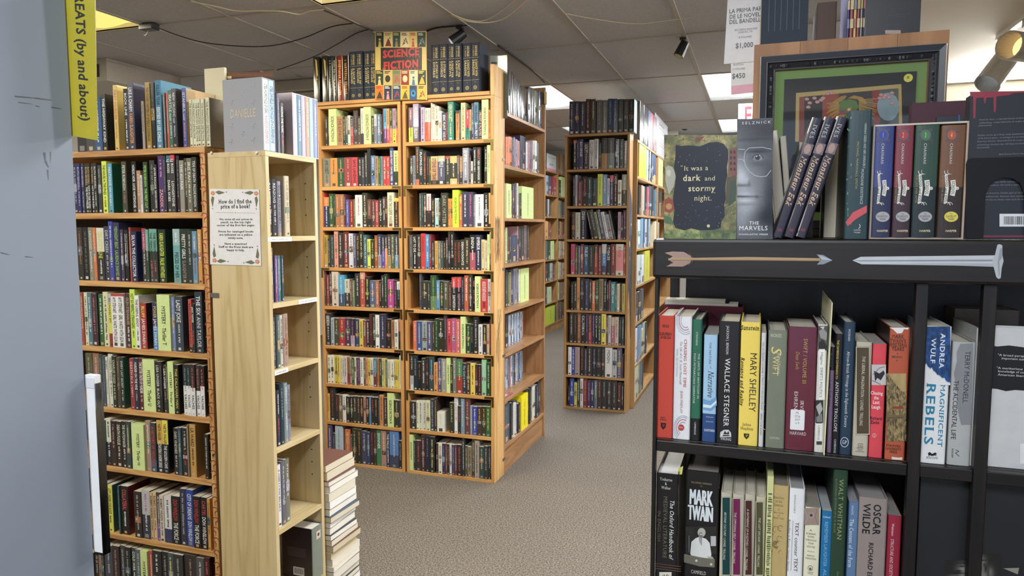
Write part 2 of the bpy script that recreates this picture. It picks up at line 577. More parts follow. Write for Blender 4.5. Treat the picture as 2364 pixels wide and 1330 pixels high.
for x in (-.6, .85, 2.3, 3.74):
    wf.box(x, -2.58, .55, x + .06, -2.52, 2.45)
wf.box(-.6, -2.579, .55, 3.8, -2.521, .61); wf.box(-.6, -2.579, 2.39, 3.8, -2.521, 2.45)
w1 = struct(wf.build('window_1', 'black_metal'))
mb = MB(); mb.quad((-.54, -2.55, .61), (3.74, -2.55, .61), (3.74, -2.55, 2.39), (-.54, -2.55, 2.39))
mb.build('window_pane', 'picture_glass', w1)

# recessed lights in the tile ceiling
mat_emit('lamp_white', 'eef6ff', 1.15)
mat_emit('lamp_yellow', 'fbe07c', 1.0)
LAMP = {'w': (58, (.95, .98, 1.0)), 'y': (38, (1.0, .92, .72)), 'm': (54, (1.0, .96, .86))}
POWER = {(9, 4): 70, (9, 1): 102, (9, 7): 85}
mat_flat('enamel_white', 'e6e6e2', .35)
PLACE = {(3, 4): 'yellow-glowing ceiling light near the yellow hanging sign', (6, 4): 'yellow-glowing ceiling light in front of the science fiction bookcases',
         (6, 7): 'white ceiling light over the brown aisle bookcase', (9, 7): 'white ceiling light behind the hanging price sign',
         (6, 9): 'small distant white ceiling light beyond the aisle bookcase', (9, 9): 'distant white ceiling light just above the dark storybook'}
HID = {(9, 1): 'behind the viewer', (6, 2): 'above the mystery bookcase front', (3, 2): 'above the far end of the mystery bookcase', (3, 7): 'beyond the mystery bookcase', (9, 4): 'above the wooden bookcase with the framed picture'}
for (i, j), kind in TROFFERS.items():
    x0, x1, y0, y1 = XG[i] + .012, XG[i + 1] - .012, YG[j] + .012, YG[j + 1] - .012
    r = root('ceiling_light', PLACE.get((i, j), 'recessed ceiling light out of view ' + HID.get((i, j), '')), 'light', ((x0 + x1) / 2, (y0 + y1) / 2, CEIL), 0, 'recessed ceiling lights')
    a, b = (x1 - x0) / 2, (y1 - y0) / 2
    h = MB()
    h.box(-a - .01, -b - .01, .09, a + .01, b + .01, .1)
    for s in (-1, 1):
        h.box(min(s * a, s * (a + .01)), -b, -.003, max(s * a, s * (a + .01)), b, .09)
        h.box(-a, min(s * b, s * (b + .01)), -.003, a, max(s * b, s * (b + .01)), .09)
    h.build('housing', 'enamel_white', r)
    d = MB()
    n = 10
    prof = [(-a, .03)] + [(-.14 + .28 * k / n, .03 - .016 * math.sin(math.pi * k / n)) for k in range(n + 1)] + [(a, .03)]
    vs = [(p[0], -b, p[1]) for p in prof] + [(p[0], b, p[1]) for p in prof]
    m_ = len(prof)
    d.add(vs, [(k, k + m_, k + 1 + m_, k + 1) for k in range(m_ - 1)])
    d.build('diffuser', 'lamp_yellow' if kind == 'y' else 'lamp_white', r, smooth=False)
    area('ceiling_lamp', ((x0 + x1) / 2, (y0 + y1) / 2, CEIL - .008), (0, 0, 0), (x1 - x0 - .04, y1 - y0 - .04), POWER.get((i, j), LAMP[kind][0]), LAMP[kind][1])

# grey wall end at the near left, with its scuffs
p = MB()
p.box(-1.12, -1.4, 0, -.968, .80, CEIL)
p.build('pillar', 'blue_grey_paint')
struct(bpy.data.objects['pillar'], 'blue-grey painted wall end with dark scuff marks')
sc = MB()
def scuff(pts, w):
    q = [onX(x, y, -.9676) for x, y in pts]
    for a, b in zip(q, q[1:]):
        d = (b - a).normalized(); nn = Vector((0, -d.z, d.y)) * w
        sc.quad(a - nn, b - nn * .3, b + nn * .3, a + nn, '5d6168')
scuff([(34, 222), (80, 226), (119, 231)], .0008); scuff([(42, 236), (75, 240)], .0004); scuff([(82, 244), (92, 246)], .0006); scuff([(118, 247), (142, 251)], .0006)
scuff([(102, 352), (105, 372), (112, 386)], .0016); scuff([(117, 350), (116, 376)], .0005); scuff([(110, 392), (112, 416)], .0008); scuff([(2, 583), (22, 588)], .0006); scuff([(58, 592), (76, 594)], .0005)
o = sc.build('scuff_marks', 'print_matte', bpy.data.objects['pillar'])

# ------------------------------------------------------------------ bookcases
def bookcase(name, label, loc, rz, w, d, h, shelves, t=.02, wood='pine', back=None, z0=0.0, group=None, top=True, plinth=0.0, side_t=None, side_m=None, inset=0.0, lw=None):
    """local frame: x along the front, y into the case, front edge at y = 0. shelves: heights of the upper faces"""
    r = root(name, label, 'bookcase', loc, rz, group)
    st = side_t or t
    for x in (0, w - st):
        mb = MB(); mb.box(x, 0, z0, x + st, d, h)
        mb.build('side_panel', side_m or wood + '_z', r, bevel=.0012)
    mb = MB(); mb.box(st, d - .006, z0, w - st, d, h - .001)
    mb.build('back_panel', back or wood + '_z', r)
    for s in shelves:
        mb = MB(); mb.box(st, inset, s - (lw or t), w - st, d - .006, s)
        mb.build('shelf', wood + '_x', r, bevel=.0012)
    if plinth:
        mb = MB(); mb.box(st, .012, z0, w - st, .03, plinth)
        mb.build('plinth', wood + '_x', r)
    if top:
        mb = MB(); mb.box(0, 0, h, w, d, h + t)
        mb.build('top_board', wood + '_x', r, bevel=.0012)
    return r

CASES = {}
def stay(o, loc, rz):
    """a child whose shape is given in room coordinates"""
    o.matrix_parent_inverse = (Matrix.Translation(loc) @ Matrix.Rotation(rz, 4, 'Z')).inverted()
R90 = math.pi / 2
# mystery bookcase (front faces -y)
MZ = [.098, .351, .623, .858, 1.095, 1.349, 1.607]
MTOP = 1.839
r = bookcase('mystery_bookcase', 'fir bookcase of mystery paperbacks with painted question marks down one edge', (-3.3, 2.05, 0), 0, 3.3 - 1.855, .24, MTOP - .021, MZ, .021, 'fir', 'dark_back')
CASES['M'] = dict(plane=('Y', 2.05), z=MZ + [MTOP], d=.24, th=.021, where='mystery bookcase', who='paperback', lo=-3.27, hi=-1.877)
# painted question marks on the front edge of its end panel
q = MB()
def qmark(mb, x, z, s, col, y, flip=1):
    pts = []
    for k in range(13):
        a = math.pi * (1.05 - 1.5 * k / 12)
        pts.append((x + flip * math.cos(a) * s * .36, z + s * .25 + math.sin(a) * s * .26))
    pts += [(x, z - s * .12), (x, z - s * .28)]
    wd = s * .052
    for a, b in zip(pts, pts[1:]):
        dx, dz = b[0] - a[0], b[1] - a[1]; L = math.hypot(dx, dz) or 1
        nx, nz = -dz / L * wd, dx / L * wd
        mb.quad((a[0] - nx, y, a[1] - nz), (b[0] - nx, y, b[1] - nz), (b[0] + nx, y, b[1] + nz), (a[0] + nx, y, a[1] + nz), col)
    mb.quad((x - wd, y, z - s * .48), (x + wd, y, z - s * .48), (x + wd, y, z - s * .36), (x - wd, y, z - s * .36), col)
z = 1.80
k = 0
while z > .25:
    if k in (17,):
        q.box(3.3 - 1.8675, -.0008, z - .03, 3.3 - 1.8655, -.0004, z + .02, '4a3420'); q.quad((3.3 - 1.873, -.0006, z - .03), (3.3 - 1.860, -.0006, z - .03), (3.3 - 1.860, -.0006, z - .025), (3.3 - 1.873, -.0006, z - .025), '4a3420')
        z -= .07; k += 1; continue
    qmark(q, 3.3 - 1.8655 + rnd.uniform(-.001, .001), z, rnd.uniform(.03, .036), 'a8403a' if z > 1.0 else '7d4030', -.0006, rnd.choice((1, 1, -1)))
    z -= rnd.uniform(.038, .05); k += 1
q.disc((3.3 - 1.864, -.0006, .72), .006, 10, 'y', '3d6a5a')
q.build('painted_question_marks', 'print_matte', r)

# narrow maple-laminate bookcase at its end (opens to +x)
PZ = [.181, .464, .765, 1.048, 1.286, 1.521]
PTOP = 1.815
pr = bookcase('maple_bookcase', 'narrow maple laminate bookcase with a printed price notice on its side', (-1.60, 2.052, 0), R90, .30, .245, PTOP - .018, PZ, .018, 'maple', None)
CASES['P'] = dict(plane=('X', -1.60), z=PZ + [PTOP], d=.245, th=.018, where='narrow maple bookcase', who='hardback', lo=2.0715, hi=2.333)
# shelf pin holes on the inner face of the far panel and bracket, caps, shelf labels
for zz in (1.72, 1.66, 1.60, 1.44, 1.40, 1.36, 1.225, 1.185, 1.15, .98, .93, .89, .68, .63, .58, .38, .34):
    ph = MB()
    ph.add([(.2817, .04 + .003 * math.cos(a * .785), zz + .003 * math.sin(a * .785)) for a in range(8)], [tuple(range(8))], '2a2118')
    ph.build('pin_hole', 'print_matte', pr)
for px_ in (488, 592):
    c_ = onY(px_, 353, 2.05)
    cp = MB(); cp.add([(c_.x + .0055 * math.cos(a * .628), 2.05, c_.z + .0055 * math.sin(a * .628)) for a in range(10)] + [(c_.x + .004 * math.cos(a * .628), 2.0475, c_.z + .004 * math.sin(a * .628)) for a in range(10)],
                      [(a, (a + 1) % 10, (a + 1) % 10 + 10, a + 10) for a in range(10)] + [tuple(range(10, 20))])
    oo = cp.build('screw_cap', 'white_plastic', pr); stay(oo, (-1.60, 2.052, 0), R90)
br = MB()
a_, b_ = onY(486, 676, 2.05), onY(505, 687, 2.05)
br.box(a_.x, 2.0485, b_.z, b_.x, 2.0503, a_.z)
for fx in (.25, .72):
    br.disc((a_.x + (b_.x - a_.x) * fx, 2.0482, (a_.z + b_.z) / 2), .0035, 8, 'y', m=0)
oo = br.build('metal_bracket', 'steel', pr); stay(oo, (-1.60, 2.052, 0), R90)
for (sx0, sx1, yy0, yy1, zt, s_) in ((609, 674, 0, 0, 1.519, 'SHERLOCK HOLMES & MORE'), (686, 730, 0, 0, 1.285, 'A VERY SHORT INTRODUCTION'), (626, 658, 0, 0, 1.046, 'MODERN LIBRARY')):
    y0_, y1_ = onX(sx0, 600, -1.6).y - 2.052, onX(sx1, 600, -1.6).y - 2.052
    y0_ = max(y0_, .0)
    l_ = MB(); l_.box(y0_, -.0012, zt - .016, y1_, -.0003, zt - .001, 'e8e8e6')
    l_.text(s_, (y0_ + y1_) / 2, zt - .0085, .0048, '333333', y=-.0014, fit=(y1_ - y0_) * .8)
    l_.build('shelf_label', 'print_satin', pr)

# the two science fiction bookcases (front faces -y) and the brown one round the corner
YF = 3.95
LZ = [.018, .285, .537, .789, 1.047, 1.298, 1.556, 1.813, 2.073]
SFT = 2.325
for nm, x0, x1, lab in (('L', -2.672, -2.082, 'pine science fiction bookcase beside the maple bookcase'), ('R', -2.068, -1.474, 'pine science fiction bookcase at the aisle corner with a knotty end post')):
    rr = bookcase('science_fiction_bookcase', lab, (x0, YF, 0), 0, x1 - x0, .16, SFT - .02, LZ, .022, 'pine', 'dark_back', top=False, group='pine science fiction bookcases', side_t=.020)
    CASES[nm] = dict(plane=('Y', YF), z=LZ + [SFT + .022], d=.16, th=.022, where=('left' if nm == 'L' else 'right') + ' science fiction bookcase', who='paperback', lo=x0 + .021, hi=x1 - .021)
    tb = MB(); tb.box(0, .0, SFT - .02, x1 - x0, .16, SFT - .002); tb.build('top_board', 'pine_x', rr, bevel=.001)
    for k, s in enumerate(LZ):
        if k == 0:
            continue
        for side in (0, 1):
            if (nm == 'L' and side == 0 and k in (1, 2, 3, 4, 6, 7, 8)) or (nm == 'L' and side == 1 and k in (1, 2, 5, 8)) or (nm == 'R' and k in (1,)) or (nm == 'R' and side == 0 and k == 8):
                continue
            xx = .0 if side == 0 else x1 - x0
            sg = 1 if side == 0 else -1
            cb = MB()
            cb.box(min(xx + sg * .003, xx + sg * .016), -.0022, s - .066, max(xx + sg * .003, xx + sg * .016), -.0004, s - .004)
            cb.box(min(xx + sg * .003, xx + sg * .062), -.0021, s - .017, max(xx + sg * .003, xx + sg * .062), -.0005, s - .004)
            for (dx, dz) in ((.0095, -.056), (.0095, -.034), (.030, -.0105), (.052, -.0105)):
                cb.disc((xx + sg * dx, -.0025, s + dz), .0026, 6)
            cb.build('corner_bracket', 'brass', rr)
    if nm == 'R':
        po = MB(); po.box(x1 - x0 + .0002, .0, 0, x1 - x0 + .002, .165, SFT - .0012); po.box(x1 - x0 - .02, .0, SFT - .001, x1 - x0 + .002, .165, 2.50)
        oo = po.build('end_post', 'post_pine', rr, bevel=.001)
        for (yy, zz) in ((.04, 2.02), (.10, 2.02), (.05, 1.84), (.11, 1.84), (.04, 2.26), (.05, 1.30), (.11, 1.30), (.05, .80), (.11, .80), (.06, .33), (.11, .33)):
            nl = MB(); nl.add([(x1 - x0 + .0023, yy + .003 * math.cos(a * .785), zz + .003 * math.sin(a * .785)) for a in range(8)], [tuple(range(8))], '3a2a1a')
            nl.build('nail_hole', 'print_matte', oo)
        # burnt drawing of branches on the post
        bd = MB()
        def twig(pts, wd):
            for a, b in zip(pts, pts[1:]):
                dy, dz = b[0] - a[0], b[1] - a[1]; L = math.hypot(dy, dz); ny, nz = -dz / L * wd, dy / L * wd
                X_ = x1 - x0 + .0025
                bd.quad((X_, a[0] - ny, a[1] - nz), (X_, b[0] - ny, b[1] - nz), (X_, b[0] + ny, b[1] + nz), (X_, a[0] + ny, a[1] + nz), '4c3a28')
        for k in range(14):
            y_ = .02 + k * .006
            twig([(y_, 1.62 - .01 * (k % 3)), (y_ + rnd.uniform(-.01, .012), 1.54 + rnd.uniform(-.02, .02)), (y_ + rnd.uniform(-.015, .02), 1.46 - rnd.uniform(0, .05)), (y_ + rnd.uniform(-.01, .01), 1.40 - rnd.uniform(0, .06))], .0016)
        for k in range(6):
            y_ = .055 + k * .012
            twig([(y_, 1.06), (y_ + .02 * math.sin(k * 2), .99), (.07 + .02 * math.sin(k), .93), (.04 + .008 * k, .87), (.03 + .01 * k, .80 - .02 * k)], .0012)
        bd.build('burnt_drawing', 'print_matte', oo)
# loose top board that bridges both
mb = MB(); mb.box(-2.68, YF - .008, SFT + .0, -1.496, YF + .155, SFT + .022)
tag(mb.build('top_plank', 'pine_x', bevel=.0015), 'long pine plank laid across the tops of the science fiction bookcases', 'plank')
CASES['L']['z'][-1] = CASES['R']['z'][-1] = SFT + .0225
CASES['L']['under'] = CASES['R']['under'] = SFT - .0205

SZ = [.174, .47, .761, 1.036, 1.325, 1.614, 1.937, 2.258]
sr = bookcase('brown_bookcase', 'brown wood-veneer bookcase facing the aisle, around the corner from science fiction', (-1.472, 4.118, 0), R90, .91, .26, 2.56, SZ, .02, 'walnut', None, top=False, plinth=.15)
CASES['S'] = dict(plane=('X', -1.472), z=SZ + [2.56], d=.26, th=.02, where='brown aisle bookcase', who='book', lo=4.14, hi=5.006)
for zz in (1.965, 1.30, .76, .10):
    mp = MB(); mp.box(-.025, -.003, zz - .008, .018, -.0004, zz + .008); mp.disc((-.008, -.0034, zz), .003, 8); mp.disc((.008, -.0034, zz), .003, 8)
    mp.build('mending_plate', 'steel', sr)
mb = MB(); mb.box(.86, -.006, 2.44, .91, -.001, 2.53, 'b8985a'); mb.build('tape_patch', 'plastic_sleeve', sr)

# bookcase that ends the next row, with a painted side
EZ = [.02, .295, .573, .856, 1.159, 1.456, 1.735, 2.04]
er = bookcase('row_end_bookcase', 'oak bookcase at the row end with a night sky painted on its side', (-1.545, 5.85, 0), 0, .545, .17, 2.31, EZ, .02, 'oak', 'dark_back')
CASES['E'] = dict(plane=('Y', 5.85), z=EZ + [2.331], d=.17, th=.02, where='row-end bookcase', who='hardback', lo=-1.522, hi=-1.022)
mu = MB()
XS = .5455
prof = [(.0, 1.98), (.02, 1.9), (.06, 1.85), (.10, 1.82), (.135, 1.75), (.15, 1.6), (.168, 1.4)]
up = [(y, z) for y, z in prof]
low = [(.168, .62), (.15, .60), (.12, .75), (.07, .95), (.03, 1.05), (.0, .93)]
poly = up + low
mu.add([(XS, y, z) for y, z in poly], [tuple(range(len(poly)))][::-1], '2b2f3a')
for (y, z, rr_, c_) in ((.05, 1.42, .018, 'c9a25a'), (.07, 1.3, .012, 'b96a4a'), (.03, .86, .014, '9a4a3a'), (.12, 1.58, .008, 'd8d0b8')):
    mu.add([(XS + .0006, y + rr_ * math.cos(a * .628), z + rr_ * 1.6 * math.sin(a * .628)) for a in range(10)], [tuple(range(10))], c_)
for k in range(40):
    y, z = rnd.uniform(.01, .15), rnd.uniform(1.0, 1.75)
    mu.add([(XS + .0004, y, z), (XS + .0004, y + .004, z), (XS + .0004, y + .004, z + .003), (XS + .0004, y, z + .003)], [(0, 1, 2, 3)], 'c8ccd4')
for k in range(5):
    y = .03 + k * .025
    mu.add([(XS + .0005, y, 1.62 + .03 * k), (XS + .0005, y + .012, 1.60 + .03 * k), (XS + .0005, y + .02, 1.50), (XS + .0005, y + .01, 1.48)], [(0, 1, 2, 3)], '5a6270')
mu.build('painted_night_sky', 'print_matte', er)

# science bookcase behind it along the aisle, and the far one
NZ = [.055, .37, .732, 1.058, 1.374, 1.666, 1.987, 2.27]
for k, (y0, y1) in enumerate(((6.03, 7.345), (7.355, 8.67))):
    bookcase('science_bookcase', ['oak science bookcase right behind the painted row end', 'second oak science bookcase along the aisle, past the first'][k],
             (-.965, y0, 0), R90, y1 - y0, .27, 2.27, NZ[:-1], .02, 'oak', None, group='oak science bookcases', plinth=.0345)
CASES['N'] = dict(plane=('X', -.965), z=NZ[:-1] + [2.2905], d=.27, th=.02, where='science bookcase', who='book', lo=6.055, hi=8.64, walls=[(7.323, 7.377)])
FZ = [.12, .443, .768, 1.085, 1.40, 1.719, 2.038, 2.37]
for k in range(2):
    bookcase('far_bookcase', ['oak bookcase across the back aisle beside the brown bookcase', 'second oak bookcase along the back aisle'][k],
             (-2.89, 9.60 + .955 * k, 0), R90, .95, .27, 2.368, FZ[:-1], .02, 'oak', None, group='oak bookcases on the back aisle', plinth=.0995)
CASES['F'] = dict(plane=('X', -2.89), z=FZ[:-1] + [2.3885], d=.27, th=.02, where='back-aisle bookcase', who='book', lo=9.625, hi=11.48, walls=[(10.528, 10.577)])
# ================================================================== books
USED = {}
def uniq(label):
    if label in USED:
        raise Exception('label twice: ' + label)
    USED[label] = 1
    return label
PAPER = ('d9cfb8', 'e0d8c6', 'cfc3a6', 'e6e0d2')
def spine_fn(w, bulge):
    return lambda x: -bulge * max(0.0, 1 - (2 * x / w - 1) ** 2)
def book_mesh(w, h, d, col, bands=(), side=None, hard=False, bulge=0.0, txt=None, pages=None, r=None, page_child=False):
    """spine looks to -y, left edge at x = 0. bands: (from, to, colour) as parts of the height measured from the top"""
    r = r or rnd
    mb = MB()
    t = .0026 if hard else .0006
    rec = .0035 if hard else .0006
    if w < .012:
        t = min(t, w * .16)
    cr = min(.0022 if not hard else .003, w * .25)
    side = side or col
    n = 5 if bulge else 2
    xs = [cr] + [cr + (w - 2 * cr) * k / n for k in range(1, n)] + [w - cr] if bulge else [cr, w - cr]
    sf = spine_fn(w, bulge)
    prof = [(0, cr * .9), (cr * .3, cr * .25)] + [(x, sf(x)) for x in xs] + [(w - cr * .3, cr * .25), (w, cr * .9)]
    zs = sorted({0.0, h} | {h * (1 - a) for b in bands for a in b[:2]})
    n = len(prof)
    for za, zb in zip(zs, zs[1:]):
        if zb - za < 1e-5:
            continue
        f = 1 - (za + zb) / 2 / h
        c = col
        for a, b, bc in bands:
            if a <= f <= b:
                c = bc
        vs = [(p[0], p[1], za) for p in prof] + [(p[0], p[1], zb) for p in prof]
        mb.add(vs, [(k, k + 1, k + 1 + n, k + n) for k in range(n - 1)], c)
    y0 = cr * .9
    for x, sg in ((0, 0), (w, 1)):
        q = [(x, y0, 0), (x, d, 0), (x, d, h), (x, y0, h)]
        mb.quad(*(q if sg else q[::-1]), side)
    # fore edge, ends, rims and recessed page block
    pc = pages or r.choice(PAPER)
    iy0 = max(t, .001)
    inn = [(t, iy0), (w - t, iy0), (w - t, d), (t, d)]
    oz = h
    mb.add([(p[0], p[1], h) for p in prof] + [(w, d, h), (0, d, h)], [], col)
    top = [(p[0], p[1], h) for p in prof]
    k0 = len(top)
    vs = top + [(w, d, h), (0, d, h)] + [(p[0], p[1], h) for p in inn] + [(p[0], p[1], h - rec) for p in inn]
    I = k0 + 2
    fs = [tuple(list(range(0, k0)) + [I + 1, I]), (k0 - 1, k0, I + 2, I + 1), (0, I, I + 3, k0 + 1)]
    mb.add(vs, fs, side if not hard else col)
    mb.add(vs, [(I, I + 1, I + 5, I + 4), (I + 1, I + 2, I + 6, I + 5), (I + 3, I, I + 4, I + 7)], side)
    if not page_child:
        mb.add([(p[0], p[1], h - rec) for p in inn], [(0, 1, 2, 3)], pc, 1)
        mb.add([(t, d - .001, 0), (w - t, d - .001, 0), (w - t, d - .001, h - rec), (t, d - .001, h - rec)], [(1, 0, 3, 2)], pc, 1)
    mb.add([(p[0], p[1], 0) for p in prof] + [(w, d, 0), (0, d, 0)], [tuple(range(k0 + 1, -1, -1))], side)
    return mb, pc
def spine_text(mb, w, h, segs, bulge=0.0, r=None, serif=0):
    """segs: [(colour, words or None)] down the spine"""
    r = r or rnd
    sf = spine_fn(w, bulge)
    a0, a1 = h * .94, h * .07
    tot = sum(max(4, len(s[1] or 'xxxxxxxxx')) for s in segs)
    z = a0
    for c, s in segs:
        L = (a0 - a1) * max(4, len(s or 'xxxxxxxxx')) / tot
        if s:
            hh = min(w * .5, .024)
            V = len(s) * hh * .74
            if V < L * .75:
                mb.text(s, w / 2, z - L * .02, hh, c, vert=True, align='l', fit=L * .93, bold=1 if s.isupper() else 0, surf=sf, serif=serif)
            else:
                mb.text(s, w / 2, z - L * .02, hh, c, vert=True, align='l', w=L * .93, bold=1 if s.isupper() else 0, surf=sf, serif=serif)
        else:
            mb.marks(w / 2, z - L * .02, z - L * r.uniform(.6, .95), min(w * .36, .010), c, r=r, surf=sf)
        z -= L
def mute(h):
    c = hexc(h)
    l = .3 * c[0] + .59 * c[1] + .11 * c[2]
    return tuple(min(.72, .010 + .84 * (x * .86 + l * .14)) for x in c)
def parse_col(s):
    side = None
    if '!' in s:
        s, side = s.split('!')
    bands = []
    out = ''
    base = s
    for sym in '^_':
        pass
    import re
    m = re.match(r'^([0-9a-f]+)(.*)$', s)
    base, rest = m.group(1), m.group(2)
    for sym, fr, c in re.findall(r'([\^_])([\d.]+):([0-9a-f]+)', rest):
        f = float(fr)
        bands.append((0, f, c) if sym == '^' else (1 - f, 1, c))
    return base, bands, side
def place(o, plane, u, rec, z, rz_extra=0.0):
    ax, v = plane
    if ax == 'Y':
        o.location = (u, v + rec, z); o.rotation_euler = (0, 0, 0)
    else:
        o.location = (v - rec, u, z); o.rotation_euler = (0, 0, R90)
NSHELF = {}
def colour_words(base, bands, segs):
    a = cname(base)
    for b in bands:
        if b[1] - b[0] > .22 and cname(b[2]) != a:
            a += ' and ' + cname(b[2])
            break
    t = ''
    if segs and segs[0][1]:
        t = ' with ' + cname(segs[0][0]) + ' lettering'
    return a, t
def row(case, shelf, tr, items, recess=(0.002, .009), plane_off=0.0, what='shelf', kind=None, depth=None, sign=None, names=None, shelf_name=None, stuff=None):
    """one shelf of books, read off the photograph: each line is left edge, top, colour, spine lettering; '.' is a gap"""
    cs = CASES[case]
    ax, v = cs['plane']
    v2 = v + plane_off if ax == 'Y' else v - plane_off
    X0, Y0, s = tr
    nsh = len(cs['z'])
    z = cs['z'][shelf] + .0004
    ztop = cs['z'][shelf + 1] - cs['th'] - .004 if shelf + 1 < nsh else 9
    down = nsh - 1 - shelf
    if down == 1 and 'under' in cs:
        ztop = cs['under'] - .003
    sh = shelf_name or ('top' if down == 0 else ORD[down] + ' shelf down')
    L = [l.strip().split(',') for l in items.strip().replace('\n', ';').split(';') if l.strip()]
    pos = (lambda x, y: onY(x, y, v2)) if ax == 'Y' else (lambda x, y: onX(x, y, v2))
    g = (lambda p: p.x) if ax == 'Y' else (lambda p: p.y)
    n = 0
    zmid = z + .10
    # image row at which the left edges were read
    last = cs['lo'] if down else -9e9
    for k, it in enumerate(L):
        if len(it) < 2 or it[1] == '.' or k + 1 >= len(L):
            continue
        xa, xb = float(it[0]) / s + X0, float(L[k + 1][0]) / s + X0
        yt = float(it[1]) / s + Y0
        ztp = pos((xa + xb) / 2, yt).z
        ua = g(pos(xa, yt)); ub = g(pos(xb, yt))
        ua = max(ua, last); hi = cs['hi'] if down else 9e9
        ub = min(ub, hi)
        if down:
            for wa, wb in cs.get('walls', ()):
                if ua < wb and ub > wa:
                    if (ua + ub) / 2 < (wa + wb) / 2:
                        ub = wa
                    else:
                        ua = wb
        if ub - ua < .0035:
            continue
        last = ub
        w = ub - ua - .0004
        h = max(.09, min(ztp - z, ztop - z - .0005, .34))
        leaning = it[2].startswith('L')
        if leaning:
            it[2] = it[2][1:]; w *= .96; h = min(h / .975, ztop - z - .006)
        divider = it[2].startswith('D')
        base, bands, side = parse_col(it[2][1:] if divider else it[2])
        segs = []
        if len(it) > 3 and it[3]:
            for sg in ','.join(it[3:]).split('|'):
                c, _, t = sg.partition(':')
                segs.append((c, t or None))
        rec = rnd.uniform(*recess) + (plane_off if ax == 'Y' else plane_off)
        n += 1
        if divider:
            d = min(.15, cs['d'] - rec - .012)
            mb = MB()
            mb.box(0, 0, 0, w, d, h, base or 'd6d97c')
            tx = segs[0][1]
            mb.text(tx, w / 2, h * .80, min(w * .36, .02), '26281f', vert=True, align='l', fit=h * .70, bold=1)
            o = mb.build('divider_card', ['print_satin'])
            tag(o, uniq('%s divider card reading %s, %s of %s' % ('bright yellow' if base == 'ed2' else 'yellow-green', tx.replace(' · ', ' '), sh, cs['where'])[:200]), 'divider card', 'divider cards among the books')
            place(o, cs['plane'], ua, max(0, rec - .006), z)
            continue
        hard = kind == 'h' or (kind is None and cs['who'] == 'hardback')
        if hard:
            nm = 'hardcover_book'
        else:
            nm = ('mass_market_paperback' if h < .183 else 'science_fiction_novel') if case in 'LRS' else 'mystery_novel'
        d = depth or (.15 if hard else .108 if nm[0] == 'm' else .132)
        d = min(d, cs['d'] - rec - .010) if down else d
        big = case in 'MP' or down == 0
        bulge = min(.0025, w * .08) if hard else 0
        mb, pc = book_mesh(w, h, d, base, bands, side, hard, bulge)
        if segs:
            spine_text(mb, w, h, segs, bulge)
        elif w > .008:
            lum = sum(hexc(base)) / 3
            spine_text(mb, w, h, [(rnd.choice(('ddd', 'cb8', 'bbb', 'd98')) if lum < .35 else rnd.choice(('333', '543', '444')), None)], bulge)
        if w > .011 and 'D' not in it[2]:
            lc = rnd.choice(('ccc', 'ba8', '888', 'c96')) if sum(hexc(base)) < 1.0 else rnd.choice(('444', '654', '833'))
            cr_ = w * rnd.uniform(.14, .26)
            yb = -bulge - .0003
            mb.quad((w / 2 - cr_, yb, h * .025), (w / 2 + cr_, yb, h * .025), (w / 2 + cr_, yb, h * .025 + cr_ * 1.6), (w / 2 - cr_, yb, h * .025 + cr_ * 1.6), lc)
            if rnd.random() < .5 and not bands and not any(t_ for _c, t_ in segs):
                a_, b_ = h * rnd.uniform(.3, .5), h * rnd.uniform(.08, .18)
                c1 = rnd.choice(('a64', '467', '755', '543', '686', '99a', 'b95'))
                mb.quad((w * .12, yb + .00012, a_), (w * .88, yb + .00012, a_), (w * .88, yb + .00012, a_ + b_), (w * .12, yb + .00012, a_ + b_), c1)
                for _k in range(3):
                    u_, v_ = w * rnd.uniform(.2, .6), a_ + b_ * rnd.uniform(.1, .6)
                    mb.quad((u_, yb + .00006, v_), (u_ + w * .2, yb + .00006, v_), (u_ + w * .26, yb + .00006, v_ + b_ * .3), (u_ + w * .05, yb + .00006, v_ + b_ * .34), rnd.choice(('ddb', '333', 'c84', '8ab')))
        finish = rnd.choice(('print_satin', 'print_satin', 'print_gloss', 'print_matte'))
        if what == 'sleeve':
            finish = 'plastic_sleeve'
        mb.c = [mute(c) for c in mb.c]
        if stuff is not None:
            if ax == 'Y':
                tv = [(x + ua, y + v + rec, z_ + z) for x, y, z_ in mb.v]
            else:
                tv = [(v - rec - y, x + ua, z_ + z) for x, y, z_ in mb.v]
            k0 = len(stuff.v)
            stuff.v += tv; stuff.f += [tuple(i + k0 for i in f_) for f_ in mb.f]; stuff.m += mb.m; stuff.c += mb.c
            continue
        o = mb.build(nm, [finish, 'page_edges'])
        place(o, cs['plane'], ua, rec, z)
        if leaning:
            o.rotation_euler = (0, -math.radians(12), 0)
        a, t = colour_words(base, bands, segs)
        kindw = 'hardcover' if hard else 'paperback'
        where = ('top of ' + cs['where']) if down == 0 else sh + ', ' + cs['where']
        lab = '%s %s%s, %s from left, %s' % (a, kindw, t, ORD[n], where)
        if len(lab.replace(',', '').split()) > 16:
            lab = '%s %s, %s from left, %s' % (a, kindw, ORD[n], where)
        tag(o, uniq(lab), 'book', '%s on %s' % ('hardcovers' if hard else 'paperbacks', ('top of the ' if down == 0 else 'the ' + sh + ', ') + cs['where']))

